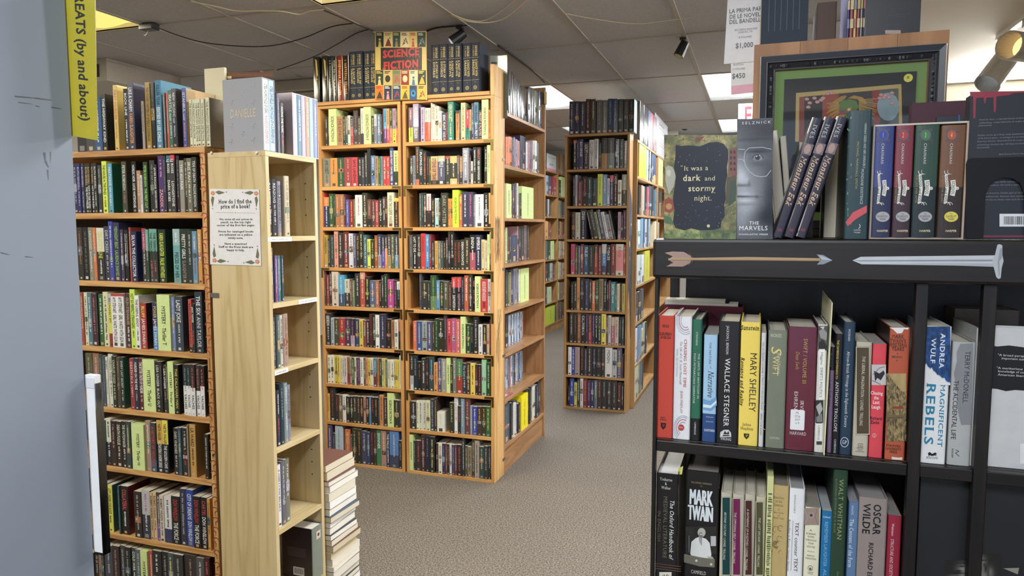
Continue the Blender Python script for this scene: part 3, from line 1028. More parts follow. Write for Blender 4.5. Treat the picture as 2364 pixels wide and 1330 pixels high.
# ---- mystery bookcase (top row first)
T0 = (140, 140, 4.75)
row('M', 7, T0, '''125,420,333;228,420,444;330,400,258,fff;415,362,111,fff:THE HIGHWAY KIND;466,.
525,258,db5,c60:FIRST MURDER|c60;572,.;643,300,222,fff:BOOK LINE|fff;692,.;700,240,335,fff:LIKE A CHARM|e92:KARIN SLAUGHTER;770,.
825,430,112,fff;858,440,a98,333;885,230,a82,432:THE MYSTERY WRITERS OF AMERICA COOKBOOK;940,235,222,666;985,205,48a,124:KILLER YEAR|fff:EDITED BY LEE CHILD;1052,.
1085,345,777,fff;1105,340,d54,fff;1130,315,164,fff:SEATTLE noir|ccd;1186,300,334,fff:NEW ORLEANS noir|bbc;1240,.;1280,290,349!db8,fff:ISTANBUL noir|e94;1328,.
1365,415,ddb,554:THE PHANTOM DETECTIVE;1398,415,ddb,554:THE PHANTOM DETECTIVE;1432,415,ddb,554:THE PHANTOM DETECTIVE;1470,415,ddb,554:THE PHANTOM DETECTIVE;1508,415,ddb,554:THE PHANTOM DETECTIVE;1545,395,ddb!9a8b70,554:THE PHANTOM DETECTIVE;1590,.''', recess=(.008, .02), depth=.15)
M1 = (160, 340, 4.03)
row('M', 6, M1, '''20,150,224,aac;55,150,226,bbd:RUTH RENDELL|bbd;88,150,335,bbd:RUTH RENDELL|bbd;115,150,221,ca7:RUTH RENDELL|fff:THE ROTTWEILER;152,150,221,ca7:RUTH RENDELL|fff:NOT IN THE FLESH;180,150,221,ca7:RUTH RENDELL|fff:NOT IN THE FLESH
208,145,222,ddd:RUTH RENDELL|ddd;238,165,333,999;276,128,de2,221:THE HOUSE IN THE PINES|221;322,.;332,150,5ac!164,fff:HEATWAVE|fff;374,.;466,132,443,ddc:PETER ROBINSON|b66;512,.;555,130,111,fff:NORDIC NOIR|fff:LUCIE WHITEHOUSE;598,215,b86,fdb
640,258,ddd,333;662,135,131,9d4:PETER ROBINSON|9d4:THE FIRST CUT;705,.;722,120,222,887;770,160,222,fff:JAMES ROLLINS|fff:DEMON CROWN;802,65,537,d9c|fa8:ZADDIK;856,80,223,88a;886,75,333^.12:178,fff:LJ ROSS|fff:DARK SKIES;926,70,333^.1:c35,fff:LJ ROSS|fff:LONGSTONE
968,75,323,888;1000,120,998,fff:THE AU PAIR;1045,100,321,dcb;1080,100,776,eec:IRIS FAN|eec;1126,90,221,ddd:TIDE OF DEATH|ddd:PAULINE ROWSON;1172,.''')
row('M', 5, M1, '''60,745,221,a54;108,745,111,666;160,745,887,ddc:LINWOOD|ddc;202,748,d73,fdb;232,750,222^.45:ddc,dd3:LISA SCOTTOLINE|fff;302,735,334,bbc:DIRT CREEK|bbc;352,690,34a,dde;392,700,225,8b4:MIDNIGHT BEAT|8b4:LAURENCE SHAMES
450,765,435,ccb;484,770,111,ddd;512,770,111,ddd;530,745,a43,fc9;550,785,225!236,fff:SILVA|fff:THE COLLECTOR;606,.;655,755,333^.4:a46,fcc;694,765,243^.4:6a9,ddd;722,760,333^.42:6a9,132:THE TERRORISTS|d66;761,760,333^.42:6a9,132:THE TERRORISTS|d66
801,765,131,de3:KARIN SLAUGHTER|de3:FALSE WITNESS;872,.;950,760,6aa^.3:9bb,fff|133:PIECES OF HER;1016,775,232,fff:PRETTY GIRLS|988:SLAUGHTER;1078,775,233,bba;1126,780,69b,fff|a44;1172,765,d93,fff;1210,.''')
M3 = (170, 640, 3.912)
row('M', 4, M3, '''20,140,754,fff;48,140,a43,fdb;72,140,ddb,333;106,145,478,ddd;146,150,412,a77;192,145,222,999;200,155,363,eee;244,135,dda,333;290,150,dd3^.18:bbb_.25:922,211:AN UNLIKELY SPY;320,150,eee^.05:b33,333:AMY STEWART|333:GIRL WAITS WITH GUN;378,150,eee^.05:b33,333:AMY STEWART|333:GIRL WAITS WITH GUN
440,150,422,b98:OLEN STEINHAUER|ddc;490,110,cf2,231:NOT SO PERFECT STRANGERS|231;538,165,eee,333:THE USEFUL IDIOT|333;580,235,b22!322,fd3:BLUFF|fff:JAMES SWAIN;636,.;695,235,336_.5:48c,db5:POKER|fff:JAMES SWAIN;743,160,Dcd9,x:MYSTERY · Thriller T
858,180,78b,dde;890,175,345,fff:LADY JOKE|ccc;962,.;1022,200,c43_.1:222,222;1052,240,222,fff:JAKE TAPPER|d44;1080,135,234,fff:THE SIX|ccc:ANNI TAYLOR;1147,.''')
row('M', 3, M3, '''90,690,553,aa8;150,690,964,dba;210,700,344,998;240,710,456,889;268,722,ddc,443:SECRECY|887;290,695,ddc,666:MARION TODD|666;332,715,232,cca:CHARLES TODD|cca;372,725,543,a86;405,725,133!264,bcb:EVERY LAST SECRET|bcb;440,.;486,735,923,fbb:DEATH IN A|fbb;525,735,223,eee:MURDER ON THE VINE|aab;566,735,512,eee:THE BITTER TASTE OF MURDER|caa
614,745,Dcd9,x:MYSTERY · Thriller U;722,765,222,ddd:LISA UNGER|ddd:BLACK OUT;765,765,222,888;785,800,333,eee:LISA UNGER|b8a;820,770,132,dd6;838,765,Dcd9,x:MYSTERY · Thriller V;890,795,111,dc3:THE CALAMARI MAN;932,.
970,790,222_.58:eee,69a|111:VACHSS;1010,790,222_.58:eee,6ab|111:VACHSS;1045,790,322_.55:eee,b66|111:VACHSS;1084,800,322_.5:eee,b66|111:VACHSS;1122,805,222_.6:eee,d55|111:VACHSS;1160,.''')
M5 = (170, 950, 3.5)
row('M', 2, M5, '''150,75,555,bbb;205,70,264_.5:226,122;245,60,ddc_.5:222,333|eee;284,80,322,b99;326,85,321,ddc:DEATH FUGUE|ddc;370,85,222,ddd:THE WATCHMAKER|ddd;411,85,344,dd8;446,90,ccb,864;463,105,Dcd9,x:MYSTERY · Thriller W
562,80,a87,fdc;606,95,333_.25:357,c33:A HISTORY OF VIOLENCE;652,.;655,75,222^.45:da3,333:MARTIN WALKER|eee:A CHATEAU UNDER SIEGE;702,75,112^.45:ed2,333:MARTIN WALKER|eee:THE GOLDEN CAVE;747,.
790,140,222,ccb:DARK VINEYARD|ccb;830,135,356,bcc;856,140,222,ccc|c33;906,110,876,eda;918,110,c93!b83,322:LR WARD|322;968,.;1040,190,222,ccb;1072,.''')
row('M', 1, M5, '''190,590,333,777;232,590,322,864;250,600,dd2!255,222:CITY UNDER ONE ROOF|222;292,.;345,605,255,8bb;358,610,111!722,d44:COLLATERAL|eee;421,.;475,650,322,aa9;535,645,334^.5:bbb,a4a|eee
600,660,ca7,322:ROBERT WILSON|322;627,660,db8,322:ROBERT WILSON|322;652,660,433_.35:759,ddd;682,680,dcb,332:ROBERT WILSON|332;718,690,ddd_.3:336,223;776,690,111,c33:DON WINSLOW|fff:THE FORCE;842,630,334,aab;890,640,24a,fff:CITY OF DREAMS|fff:DON WINSLOW
948,690,111,c33:DON WINSLOW|fff:THE FORCE;1012,700,111,c34:CARTEL|fff:DON WINSLOW;1066,710,d92,333;1090,.''')
row('M', 0, M5, '''100,1145,444,999;150,1150,322,aaa;190,1145,a86,333;212,1140,333,888;235,1090,445,bbb;300,1090,322,a87;360,1090,444,aaa;400,1100,222,999;452,1110,344,eee:COLD WAR|eee;490,1120,566,bbb;536,1130,Dcd9,x:MYSTERY · Thriller
590,1135,c44,fdb;625,1130,222,eee|d48;700,1140,222,999;750,1150,455,dd6;796,1160,333,aaa;876,1170,322,a97;975,1190,555,ddd;1040,1190,411,c55;1084,.''')

# ---- science fiction, first bookcase
A = (725, 220, 6.045)
row('L', 8, A, '''145,310,222,ddb|ca6;178,305,543,ccb;200,170,Dcd9,x:SCIENCE FICTION E;305,290,b85,743:THE EXPANSE;390,300,333,cc7;430,290,776_.4:255,ddd;460,280,ddc,a55;496,300,333_.65:b44,ddd;535,210,433,877;596,290,322_.5:543,dd8
640,180,eed_.3:335,443;684,145,Dcd9,x:SCIENCE FICTION F;785,285,332,ddb;830,265,889^.4:ddd,334;866,260,68a,eee;920,270,333,999;945,180,623,caa;958,182,5ad_.42:638,246|fcc;1003,182,f93_.42:d46,532|fcc;1042,180,243_.42:f63,dd4|fdb;1085,180,b8a_.4:cd2,534|353;1135,180,243_.42:f53,dd4|fdb;1176,.''')
row('L', 7, A, '''110,880,887,333:JAMES CORBETT|622;218,875,e93,732;314,870,253,cb6|cb6;408,865,a34,db7|db7;520,865,d34,311:SAMS LANDING;598,870,222,dcb;660,865,445,ddd;695,800,333,ddb;732,730,111,333;780,840,68b,fff|334;842,850,a86,543;888,850,253,de4
918,850,59a,223;948,850,c33,fdd|fdd;1000,850,c33,fdd|fdd;1048,730,348,fff:GOOD FIGHT / DANIEL GIBBS;1098,770,342^.6:cd8,453;1165,770,678,ddd;1192,.''')
B = (725, 430, 4.586)
row('L', 6, B, '''50,70,d32,fcb;95,115,236^.3:f83,eee;150,80,353,ad6;198,80,242,aaa;218,85,b74,dba;262,85,b74,dba;310,85,523,cab;330,140,55a,cce;365,140,922,fa6;410,135,674,ddb;428,92,eee,c33;503,70,332,edb;557,140,743_.3:222,caa;600,140,633,caa;640,150,b33,fcc
676,130,222,ddc;720,110,333,ddd:ORBITAL|ddd;750,110,522,b98;770,65,ddb,776:WHEN THE SLEEPER WAKES;838,125,222^.12:dc3,e93|e93;900,.''')
row('L', 5, B, '''78,515,b93,542:HYPERION;135,555,222,ccc;160,515,344,899;205,475,e98,733;247,490,333,dcb;298,480,722,eee;358,500,dde,555;410,500,557,ccd;440,500,222,da5:THE TOUCH|da5;470,480,221,dda;515,515,467,cdd;556,560,de3,665;590,570,331,cb6
632,520,a52,fc7;666,510,335_.4:889,ddd;705,515,224_.5:54b,ddd;740,515,322_.6:d84,ddd;772,510,433_.4:985,ddd;808,510,564,ddd;845,510,334_.4:79b,ddd;885,490,222,aaa;912,.''')
row('L', 4, B, '''76,900,523_.5:344,b9a;120,940,933,daa;150,900,322,ccc;180,905,dcb,555;250,940,4ad_.4:358,eef;310,985,333^.5:ccb,646|ddd;372,985,643,edc;397,1000,786,ddc;422,925,333,ddd;478,910,b43^.2:d97,fdc;530,960,222,dd4;580,1000,568,dde
640,1000,b64,fdc;680,1000,322,ca7;706,945,222,ddd;736,930,222,8c8;768,990,b39,fd3;834,1000,333,c4a;870,1010,222^.3:eee,4ad;914,.''')
D = (735, 710, 3.5)
row('L', 3, D, '''45,48,223,eee:GIDEON|eee;96,85,abc,667;122,88,442,cb6;160,88,b23,fc7|fc7;209,88,535,cbc|cbc;256,92,323_.4:bab,b7a;288,95,347,db6;323,98,dc3,443;356,105,844,ddc;381,105,323,eed;405,55,422,922;432,60,222,eee;455,62,eee,998;489,55,335,bbc;541,95,321,a76
582,105,a75,622;612,100,ddc,665;640,98,c87_.6:221,a44;671,.''')
row('L', 2, D, '''66,388,eed,332;92,388,eed,332;120,390,dc3,443;150,390,ec3,333;170,395,eec,776;186,395,ddd,555;204,395,dcc,555;226,402,a74_.4:933,332;249,405,ccb,432;265,405,353,dda;286,405,eec,555;300,408,636,ccc;315,408,636,ccc;331,408,eed,457;358,410,655,ccb
376,412,d96,643;398,412,ec3,333;416,412,ddc,777;441,412,48a_.5:733,ddd;469,412,b73,432;486,415,342,cca;506,415,dda,864;521,415,dc4,643;535,425,566,ccc;551,425,eed,555;566,425,dda,754;581,425,eee,844;609,425,dc3,543;624,425,ec3,543;638,425,dc3,333;651,390,eed,bb9;672,.''')
row('L', 1, D, '''56,700,db5,665;70,700,eb4,443;85,655,222,c33;127,705,222,c33;159,710,764,dcb;190,708,eee,58c;218,720,222,da5;249,720,222,eee;276,718,332,dba;305,722,433,da8;330,722,222,fb5;358,722,c98,643;381,722,222,eaa;406,722,58b,dde;421,728,222,c55;449,728,222,e93;476,735,344,9ac
490,710,c84,822;521,730,433,ca9;556,695,Dcd9,x:SCIENCE FICTION R;606,750,332,bba;652,755,655,aa9;673,.''')
row('L', 0, D, '''50,955,547,ddd;106,1020,334,aaa;130,960,bcd_.3:cda,58a;190,.;208,990,d63,fd8:THE MOON|fd8;251,1035,356,9bc;270,980,332,cc8;306,985,221^.3:332,d84;345,1000,446,ccd;386,1010,347,ddd;412,990,322,c44;440,995,332,c66;464,995,385,eee:SKINNER;502,1000,b87,fed;545,1005,235,eee:THE FALLS|eee;572,1005,58c_.35:446,dde;643,1080,222,998;672,.''')
# ---- science fiction, second bookcase
E_ = (930, 220, 6.045)
row('R', 8, E_, '''75,170,867_.42:cd3,edc|353;135,100,a9b_.4:435,ccb:PETER RUBY|ccb:ELDER;214,.;243,165,bac,556;298,175,f51^.42:edc,443|621;342,175,f51^.42:edc,443|621;380,85,edc,643;400,125,dcb,443:JACK FINNEY;437,150,eec,665|776;492,220,eed,988;538,240,335,eee:ERIC FLINT 1632;603,235,923,fbb;617,70,287,fd9:KEN FOLLETT|fd9;700,.;730,210,c83^.1:443,642;780,200,555,ccc
800,100,cc9,675;864,200,287^.6:d45,fdd|134;926,195,db3_.3:333,333;952,110,446,ddd;985,95,58a_.4:357,113:DREAMBOUND|fff:DAN FREY;1046,205,222,ebb:FROST & FLAMES;1100,60,Dcd9,x:SCIENCE FICTION G;1190,200,d83,632;1264,.''')
row('R', 7, E_, '''90,845,333,ddc;130,840,889,333;168,715,332_.15:e63,e86;220,755,233,eee:PLAYING DEAD;276,780,222,e73;325,850,322,d66;355,855,353,cb5;385,850,c96^.17:cb7_.15:333,533:STONE OF TEARS;482,845,557^.2:bb8_.15:333,dde:TEMPLE|dde;582,845,332^.1:b44,ccb;650,845,332^.25:cb6_.2:cb6,edc;750,835,655,ccc;782,850,322^.55:a73,edb;828,735,99a,eee:EMPIRE|eee;914,840,433,caa;944,920,ddc,433
976,725,222,fff;1024,725,332,d56:REPLAY|fff:KEN GRIMWOOD;1078,.;1130,715,332,ddc;1174,695,Dcd9,x:SCIENCE FICTION G-H;1226,705,e85,fdb;1264,.''')
F_ = (930, 430, 4.586)
row('R', 6, F_, '''166,75,555,bbb;190,70,333,4aa;214,70,222,edc;246,80,322^.5:dcc,b44;295,130,222,da5;332,125,add,c33;376,140,322,ca6;398,70,332,998:DARK MATTER;470,130,e93,532;498,130,e93,532;525,40,Dcf4,x:SCIENCE FICTION H;588,85,c63,fe7:RISEN|fe7;625,60,335,eee;686,60,435,c6a;740,90,777,ddd;760,85,eee_.2:eee,264;852,70,222,eee;907,70,db6_.1:332,b94;954,.''')
row('R', 5, F_, '''60,515,555,999;98,510,222,fff:LAST TO DIE|fff;143,510,322,ddc;186,500,d33,a22:DIABOLIC;231,510,59d,fff|fff;275,510,823,a99;298,580,323,cb9;330,580,da3,733;362,585,776,dcb;395,580,455,ccc;420,580,332,da8;450,545,322,eee;475,480,222,c33|eee;500,480,222,eee;536,575,332,d44;570,570,332,d33:DEAN KOONTZ;606,565,332,eee:DEAN KOONTZ;648,545,332,fca
704,515,222_.5:b56,eee:ENIGMA|eee;764,515,114,eee:EMPEROR|eee;826,565,dc8,a73;862,575,dcb,a75;890,510,de9,554;914,485,cd9_.45:332,333|eee;952,.''')
row('R', 4, F_, '''165,920,445,889;192,1005,222,cb6;256,1010,333,999;285,945,353_.4:685,8b6;348,1000,59c,fff;384,1005,332,cc7;425,1010,554,ccb;476,1025,322,d74;512,965,111^.3:c33,fff|fff:DAYWATCH;563,965,211^.3:d33,c9b|c9b:NIGHTWATCH;612,970,223,889;645,945,c52,fff;690,935,332,ccc;732,980,312,d88:DEAD|d88;762,955,Dcd9,x:SCIENCE FICTION K;820,985,c33,fdd:HOUSE OF EARTH AND BLOOD|311;896,985,ccc,555;942,1030,222,c44;960,.''')
G_ = (930, 710, 3.244)
row('R', 3, G_, '''70,105,d64,eba;99,105,359,dcb;138,105,9aa,643;178,108,447,ddc;214,110,332,ca6;235,85,132,7b5;262,90,332,ddc;301,55,433,88b;325,88,c34,fcc|311;360,85,b58,fcd;390,90,d66,fdd;430,70,Dcd9,x:SCIENCE FICTION L;466,125,243,cc6;506,130,222,aa8;522,75,222,bbb;562,130,ddd,558;593,130,222,db4;625,130,ca8,743;645,95,222,c33;664,80,211,c44;678,.''')
row('R', 2, G_, '''48,350,322_.4:ddd,ddd|333;75,365,234,899;105,408,222,a63;136,382,222,eee;168,375,222,c55;190,375,244,6be;229,415,e93,632;257,385,558,ccd;286,388,998,eee;325,380,Dcd9,x:SCIENCE FICTION M;352,430,332,cc5;371,380,776,ddd;396,390,a32^.5:485,eca;442,420,234,ddd:The Gold is|ddd;471,415,432,db8;503,420,ec3,543;538,430,222,c44;560,430,322,c66;587,392,8c9,ccd;622,415,241,aca;655,410,8cc,344;678,.''')
row('R', 1, G_, '''52,705,333,ccc;97,700,eec,332;116,700,ddc,246;141,700,ddc,888;171,700,dda,579;202,690,234,aab;231,680,321,ca6;252,785,eed,ddc;308,.;345,715,332,bb6;380,668,eee,999;407,740,222,c33;432,685,79a,dde;459,690,633,b99;500,740,99a,ddd;516,745,34a,fff;553,745,432,da5;587,745,332,d94;619,745,263,dc4;654,745,252,ccb;676,.''')
row('R', 0, G_, '''40,955,Dcd9,x:SCIENCE FICTION P;74,1000,233,aba;90,1000,322,c55;132,960,422,caa;163,965,224,889;196,970,222,dd8;237,.;245,1020,222,c33;263,1020,ddc,b66;292,1020,335,7ad;314,1025,844,fca;328,1025,322,d85;346,1025,ddd,a44;363,1030,446,6ad;385,1030,823,fca;401,1030,222,c55;440,975,222,ddd;460,1040,554,cba;481,1045,875,432;514,990,332,ccb;535,1000,a98,543;569,1045,244,cb7;606,1040,333,aaa;635,1040,222,bbb;655,1060,111,eee;670,.''')

# ---- brown bookcase round the corner
U = (1140, 130, 4.433)
row('S', 7, U, '''139,130,333;163,128,222;188,140,555;210,140,333;232,195,444;255,240,445;278,250,444;300,312,554;318,318,321,ca6;385,.;388,318,333;402,318,444;430,325,555;455,360,887;495,360,358,ccd;512,360,358,ccd;528,.''', recess=(.02, .03), kind='h', what='sleeve', depth=.19)
row('S', 6, U, '''138,825,e73_.1:e73,321;154,825,e73,321;170,825,e73,321;200,835,555,ccc;213,830,546,cbd;232,850,a9b,556;250,865,d98,643;280,820,335,aac;335,.;338,880,ddd,555;360,880,a56,fdd;376,880,447,ccd;395,880,855,dcb;412,865,ccc,444;430,865,eee,555;452,890,333,999;474,.''', recess=(.004, .01), kind='h')
V_ = (1130, 400, 3.91)
row('S', 5, V_, '''154,95,Dcd9,x:SCIENCE FICTION T;198,150,622,dcb;222,95,223,ccc;240,90,322,ccc;257,90,ccc,333;271,180,775,333;285,180,332,ccc;298,125,Dcd9,x:SCIENCE FICTION U-V;402,.''', recess=(.006, .01))
row('S', 4, V_, '''150,490,cd9,666;165,560,222,c44;185,560,333,ccc;206,560,346,99b;262,480,c9a,532;274,480,333,aaa;290,480,222,888;320,470,855,ccc;338,470,444,999;352,470,222,aaa;364,.''', plane_off=.06)
row('S', 3, V_, '''150,870,222,888;170,900,264,cca;187,895,ca4,643;205,880,347,aac;221,860,889,333;258,870,222,ccc;271,870,eee,333;280,860,Dcd9,x:SCIENCE FICTION X Y Z;356,.''', plane_off=.06)
X_ = (1130, 700, 3.5)
row('S', 2, X_, '''128,100,222,b77;153,105,8ac,eef;163,100,ccd,457;174,95,468,eef;185,92,cde,457;196,88,579,eef;207,85,bcd,333;219,82,68b,eef;230,80,dde,346;241,76,357,eef;252,72,9bc,333;263,68,a55,eef;274,.''', plane_off=.08, recess=(.001, .003))
row('S', 1, X_, '''125,455,8ac,eef;138,448,ccd,457;150,440,468,eef;163,432,a67,eef;175,425,cde,457;188,418,579,eef;201,412,222,ccd;213,406,ccd,346;225,402,68b,eef;238,398,347,eef;250,393,9bc,333;262,388,579,eef;272,.''', plane_off=.09, recess=(.001, .003))
row('S', 0, X_, '''122,920,222,aaa;131,820,456,bbc;188,805,222,999;208,810,ddd,444;234,790,335,aac;246,810,222,ccc;268,740,Ded2,x:SCI-FI · CRITICISM & BIOS;321,700,345,bbc;333,690,222,999;350,685,333,bbb;364,680,ddb,555;374,665,eee,443;389,660,223,ccd;412,630,322,bbb;430,.''', kind='h', recess=(.012, .022))

# ---- row-end bookcase
H_ = (1295, 220, 5.116)
row('E', 8, H_, '''95,70,224,ccb;157,70,224,ccb;219,70,224,ccb;289,42,422,db9;346,42,332,db9;413,.;420,55,666,999;484,55,666,999;550,38,346^.45:346_.35:346,89b;612,38,346,89b;672,42,222,775;737,42,222,775;800,42,222!9bd,775;866,.''', recess=(.008, .012), depth=.14)
row('E', 7, H_, '''145,530,222^.1:b64,eee;185,530,335,99b;215,520,336,eee:SAM SYKES;262,555,222,ccc:ADRIFT|ccc;332,525,ccc,333:WILLIAM GIBSON|333;392,515,bbb,555;445,560,222,888;476,505,222_.5:a73,887;548,505,222_.5:677,887;636,515,334,ccd;690,515,343,ccd;742,535,766,ccc;785,560,222,999;806,.''')
row('E', 6, H_, '''140,950,222,bbb;168,940,aab,444;194,1010,623,b99;252,960,322,d66;312,970,344,ccc;368,980,233,59a;430,930,cd2,674;492,935,79b,eef;544,980,ccd,445;577,945,335^.2:c45,ccd;622,930,322,fcc:HOPE|fcc;672,1000,ddc,655;718,935,332^.5:998,edc;777,925,479,cde;800,.''')
H2 = (1295, 460, 5.116)
row('E', 5, H2, '''125,150,322,975;167,155,bba,776;228,120,223,eee:CONAN|ccd;300,.;364,140,L222,ccc;392,125,L333,aaa;450,155,L896,343;484,130,L446,ccc;532,155,Lccc,444;576,185,L99a,444;626,140,L332,aaa;654,.;672,150,b9b,735;708,180,322,999;735,130,434,b7b;776,.''')
row('E', 4, H2, '''115,530,c47,363;164,545,443,cb6;200,550,668,ccd;230,530,733,ecc;267,545,357,eee:FABLES|bdf;326,545,333,999;392,535,433_.7:933,dc8;437,545,633,dbb;482,530,58b^.3:bbb_.3:446,eef;538,540,222,eee:TVDAIZE;588,530,733,fc9;648,530,d88^.2:ccb_.15:ccb,c54:KING;740,540,933,fbb;770,.''')
row('E', 3, H2, '''115,980,222,888;152,970,332,ddd;186,925,d95,733;222,930,222,999;276,940,335,99c;332,950,332,ccb;365,965,d74,fff;405,950,343,9ba;448,940,875,432;503,940,222,ddd;540,980,223,ddd;563,960,734,dbb;586,980,288,fff:EARTHSEA|fff;642,1000,566,ccc;660,1000,ddb,665;693,1005,333,b66;720,1000,ba4,553;760,.''')
H3 = (1295, 700, 4.924)
row('E', 2, H3, '''95,85,333,ccb;142,90,322,876;184,105,853,fc8;227,90,222,eee:CALIFORNIA;278,120,435,88a;310,125,733_.4:a33,caa;352,120,335,b9c;385,120,222,fff:CIXIN LIU|dd8;421,120,233,cdd:CIXIN LIU|cdd;458,118,ed3,554;512,140,655,ccc;536,140,ccc,555;570,160,a67^.3:ba8,dcc;612,160,cba,655;656,170,222,888;690,160,345,dd5;718,.''')
row('E', 1, H3, '''80,500,eee,bbb;120,500,34a,fff;158,500,a99,c66;213,480,222,d55;265,520,445,aaa;295,490,322,ddd;357,500,223,99a;400,490,222,777;460,500,332,a88;499,505,ddd,445:MOON;583,530,bbb,333;638,510,557,dd9;692,590,533,a66;712,.''')
row('E', 0, H3, '''80,940,224,88a;98,860,249,fff;149,905,dc3,543;183,860,333,ada;217,855,ddd,a66;253,860,822,caa;298,880,535,b8b;338,880,336,bbd;377,880,677,ddd;413,870,433,d85;462,870,333,8bb;520,880,333,aaa;577,890,333,aaa;638,910,422,d66;688,920,222,ccc;712,.''')

# ---- narrow maple bookcase (pixels of the photograph)
Q = (0, 0, 1)
row('P', 5, Q, '''613,411,cb5,654;622,412,111,eee;634,412,111,eee;644,413,222,ccc:READING|ccc;655,418,889,334:GOOD|334;664,.;672,406,cb9,887;684,.''', recess=(.03, .035))
row('P', 4, Q, '''613,572,887,ccb;624,572,235,99a;634,572,887,ccb;641,.;642,590,837,fcd;646,590,658,fcd;650,590,b48,fcd;654,590,46a,dde;658,590,483,dde;662,590,257,dde;667,.''', recess=(.02, .03))
row('P', 3, Q, '''621,731,ddd,334;630,732,ca7,433;637,733,344,aaa;645,731,566,bbb;653,728,ccb,333;660,725,a87,754;672,.''', recess=(.01, .02))
row('P', 2, Q, '''620,898,889,aaa;629,904,777,333;644,902,334,ddd|d46;652,886,134!134,999;661,885,899,dde|dde;670,889,889,444;678,.''', recess=(.01, .02))
row('P', 1, Q, '''624,1080,555,998;632,1078,665^.2:543_.15:922,ca7;640,1076,dc9,643;647,1075,eee,555;657,1066,667,ccc;666,1061,776,ddd;678,.''', recess=(.01, .02))
row('P', 0, Q, '''629,1243,aa9,a86;641,1240,cb9,643;648,1239,68a,dde;655,.''', recess=(.01, .02))
# ---- science bookcase and back-aisle bookcase (the smallest of all are kept as one mass)
FAR = MB()
row('N', 7, (0, 0, 1), '''1480,234,444,999;1489,240,223,ccd;1499,246,358,fff;1505,248,c45,fdd;1510,256,733,cba;1518,.''', kind='h', recess=(.004, .01), depth=.2)
row('N', 6, H_, '''928,530,Dbb4,x:SCIENCE · General;1015,640,288,cee;1030,650,eee,444;1043,655,123,ccc;1056,640,cde,346;1070,650,234,ddd;1084,630,345,dde;1098,680,236^.6:247_.25:d93,eee;1130,.;1142,685,Dcd9,x:SCIENCE · Chemistry;1212,.''', kind='h', recess=(.004, .01))
row('N', 5, H_, '''930,1060,222,888;960,1065,b97,433;978,1075,ccc,333;1003,1085,222,fff;1030,1085,c35,fdd;1052,1070,345,bbb;1085,1030,333,999;1105,.;1130,1120,58a,def;1150,1130,333,ccc;1200,.''', kind='h', recess=(.004, .01))
row('N', 4, H2, '''898,235,678,ddd;915,240,bcc,444;945,.;956,225,69b,eee;985,225,348,eee;1005,235,cde,347;1025,235,456,eee;1048,225,9cd,333;1064,.;1118,262,dca,654;1140,268,ccb,555;1160,275,9a9,333;1172,.''', kind='h', recess=(.004, .01))
row('N', 3, H2, '''892,655,222,ddd;905,660,ccc,444;925,655,eee,555;945,655,ade,344;962,655,dde,444;990,610,Dbb4,x:SCIENCE · Mathematics;1050,.''', kind='h', recess=(.004, .01))
row('N', 2, H2, '''880,1115,423,b99;920,1090,222,ddd;955,1060,445,ccc;990,.''', kind='h', recess=(.004, .01), stuff=FAR)
row('N', 1, H3, '''832,300,eee,444;860,290,dde,c45;880,260,58b,eee;905,250,79c,eee;925,290,dc5,444;945,220,abb,444;968,210,333,ccc;985,.''', kind='h', recess=(.004, .01), stuff=FAR)
row('N', 0, H3, '''828,650,58a,eee;848,640,cca,555;886,600,9a9,333;905,560,567,eee;935,540,333,ccc;950,.''', kind='h', recess=(.004, .01), stuff=FAR)
J_ = (1130, 400, 3.91)
row('F', 7, (1140, 130, 4.433), '''665,1010,863,ca8;690,1010,a85,dca;710,1015,864,dca;728,1020,975,dca;744,.''', kind='h', recess=(.004, .01), stuff=FAR)
row('F', 6, J_, '''515,20,9ab,444;535,25,446,ccc;560,30,822,fcc;580,40,c24,fdd;605,.;628,60,243,bcb;650,35,Dcd9,x:HISTORY;682,40,Dcd9,x:MILITARY HISTORY;694,.''', kind='h', recess=(.004, .01), stuff=FAR)
row('F', 5, J_, '''517,235,333,bbb;530,235,bbb,444;545,240,222,ccc;556,.;622,245,998,444;640,250,776,444;655,260,333,bbb;670,260,555,ccc;684,.''', kind='h', recess=(.004, .01), stuff=FAR)
row('F', 4, J_, '''512,430,d94,533;524,435,ca5,532;534,440,933,dcb;548,450,744,dcb;560,.;620,430,345,bbb;640,435,c95,543;652,440,b52,fdb;665,435,333,bbb;684,.''', kind='h', recess=(.004, .01), stuff=FAR)
row('F', 3, J_, '''510,610,465,ccc;530,615,243,aaa;555,612,Dcd9,x:WAR;584,.;616,610,a96,443;634,612,cb9,443;652,615,b98,443;668,615,dca,443;686,.''', kind='h', recess=(.004, .01), stuff=FAR)
row('F', 2, J_, '''510,815,422,baa;530,818,222,aaa;550,812,acb,444;575,818,734,caa;590,.;610,800,Dcd9,x:EUROPE;630,805,cba,543;648,808,a87,432;664,808,b98,432;682,.''', kind='h', recess=(.004, .01), stuff=FAR)
row('F', 1, J_, '''508,1030,344,bbb;524,1030,Dbca,x:ASIA;560,.;608,985,Dcd9,x:AFRICA;628,990,976,432;645,985,864,dcb;662,985,765,dcb;680,.''', kind='h', recess=(.004, .01), stuff=FAR)
row('F', 0, J_, '''515,1205,Dbc4,x:ENGLAND;592,1205,243,bcb;606,.;615,1165,543,cba;635,1160,654,dcb;655,1165,432,cba;676,.''', kind='h', recess=(.004, .01), stuff=FAR)

o = FAR.build('distant_books', ['print_satin', 'page_edges'])
tag(o, 'small distant books on the back-aisle bookcases and low science shelves', 'books', None, 'stuff')
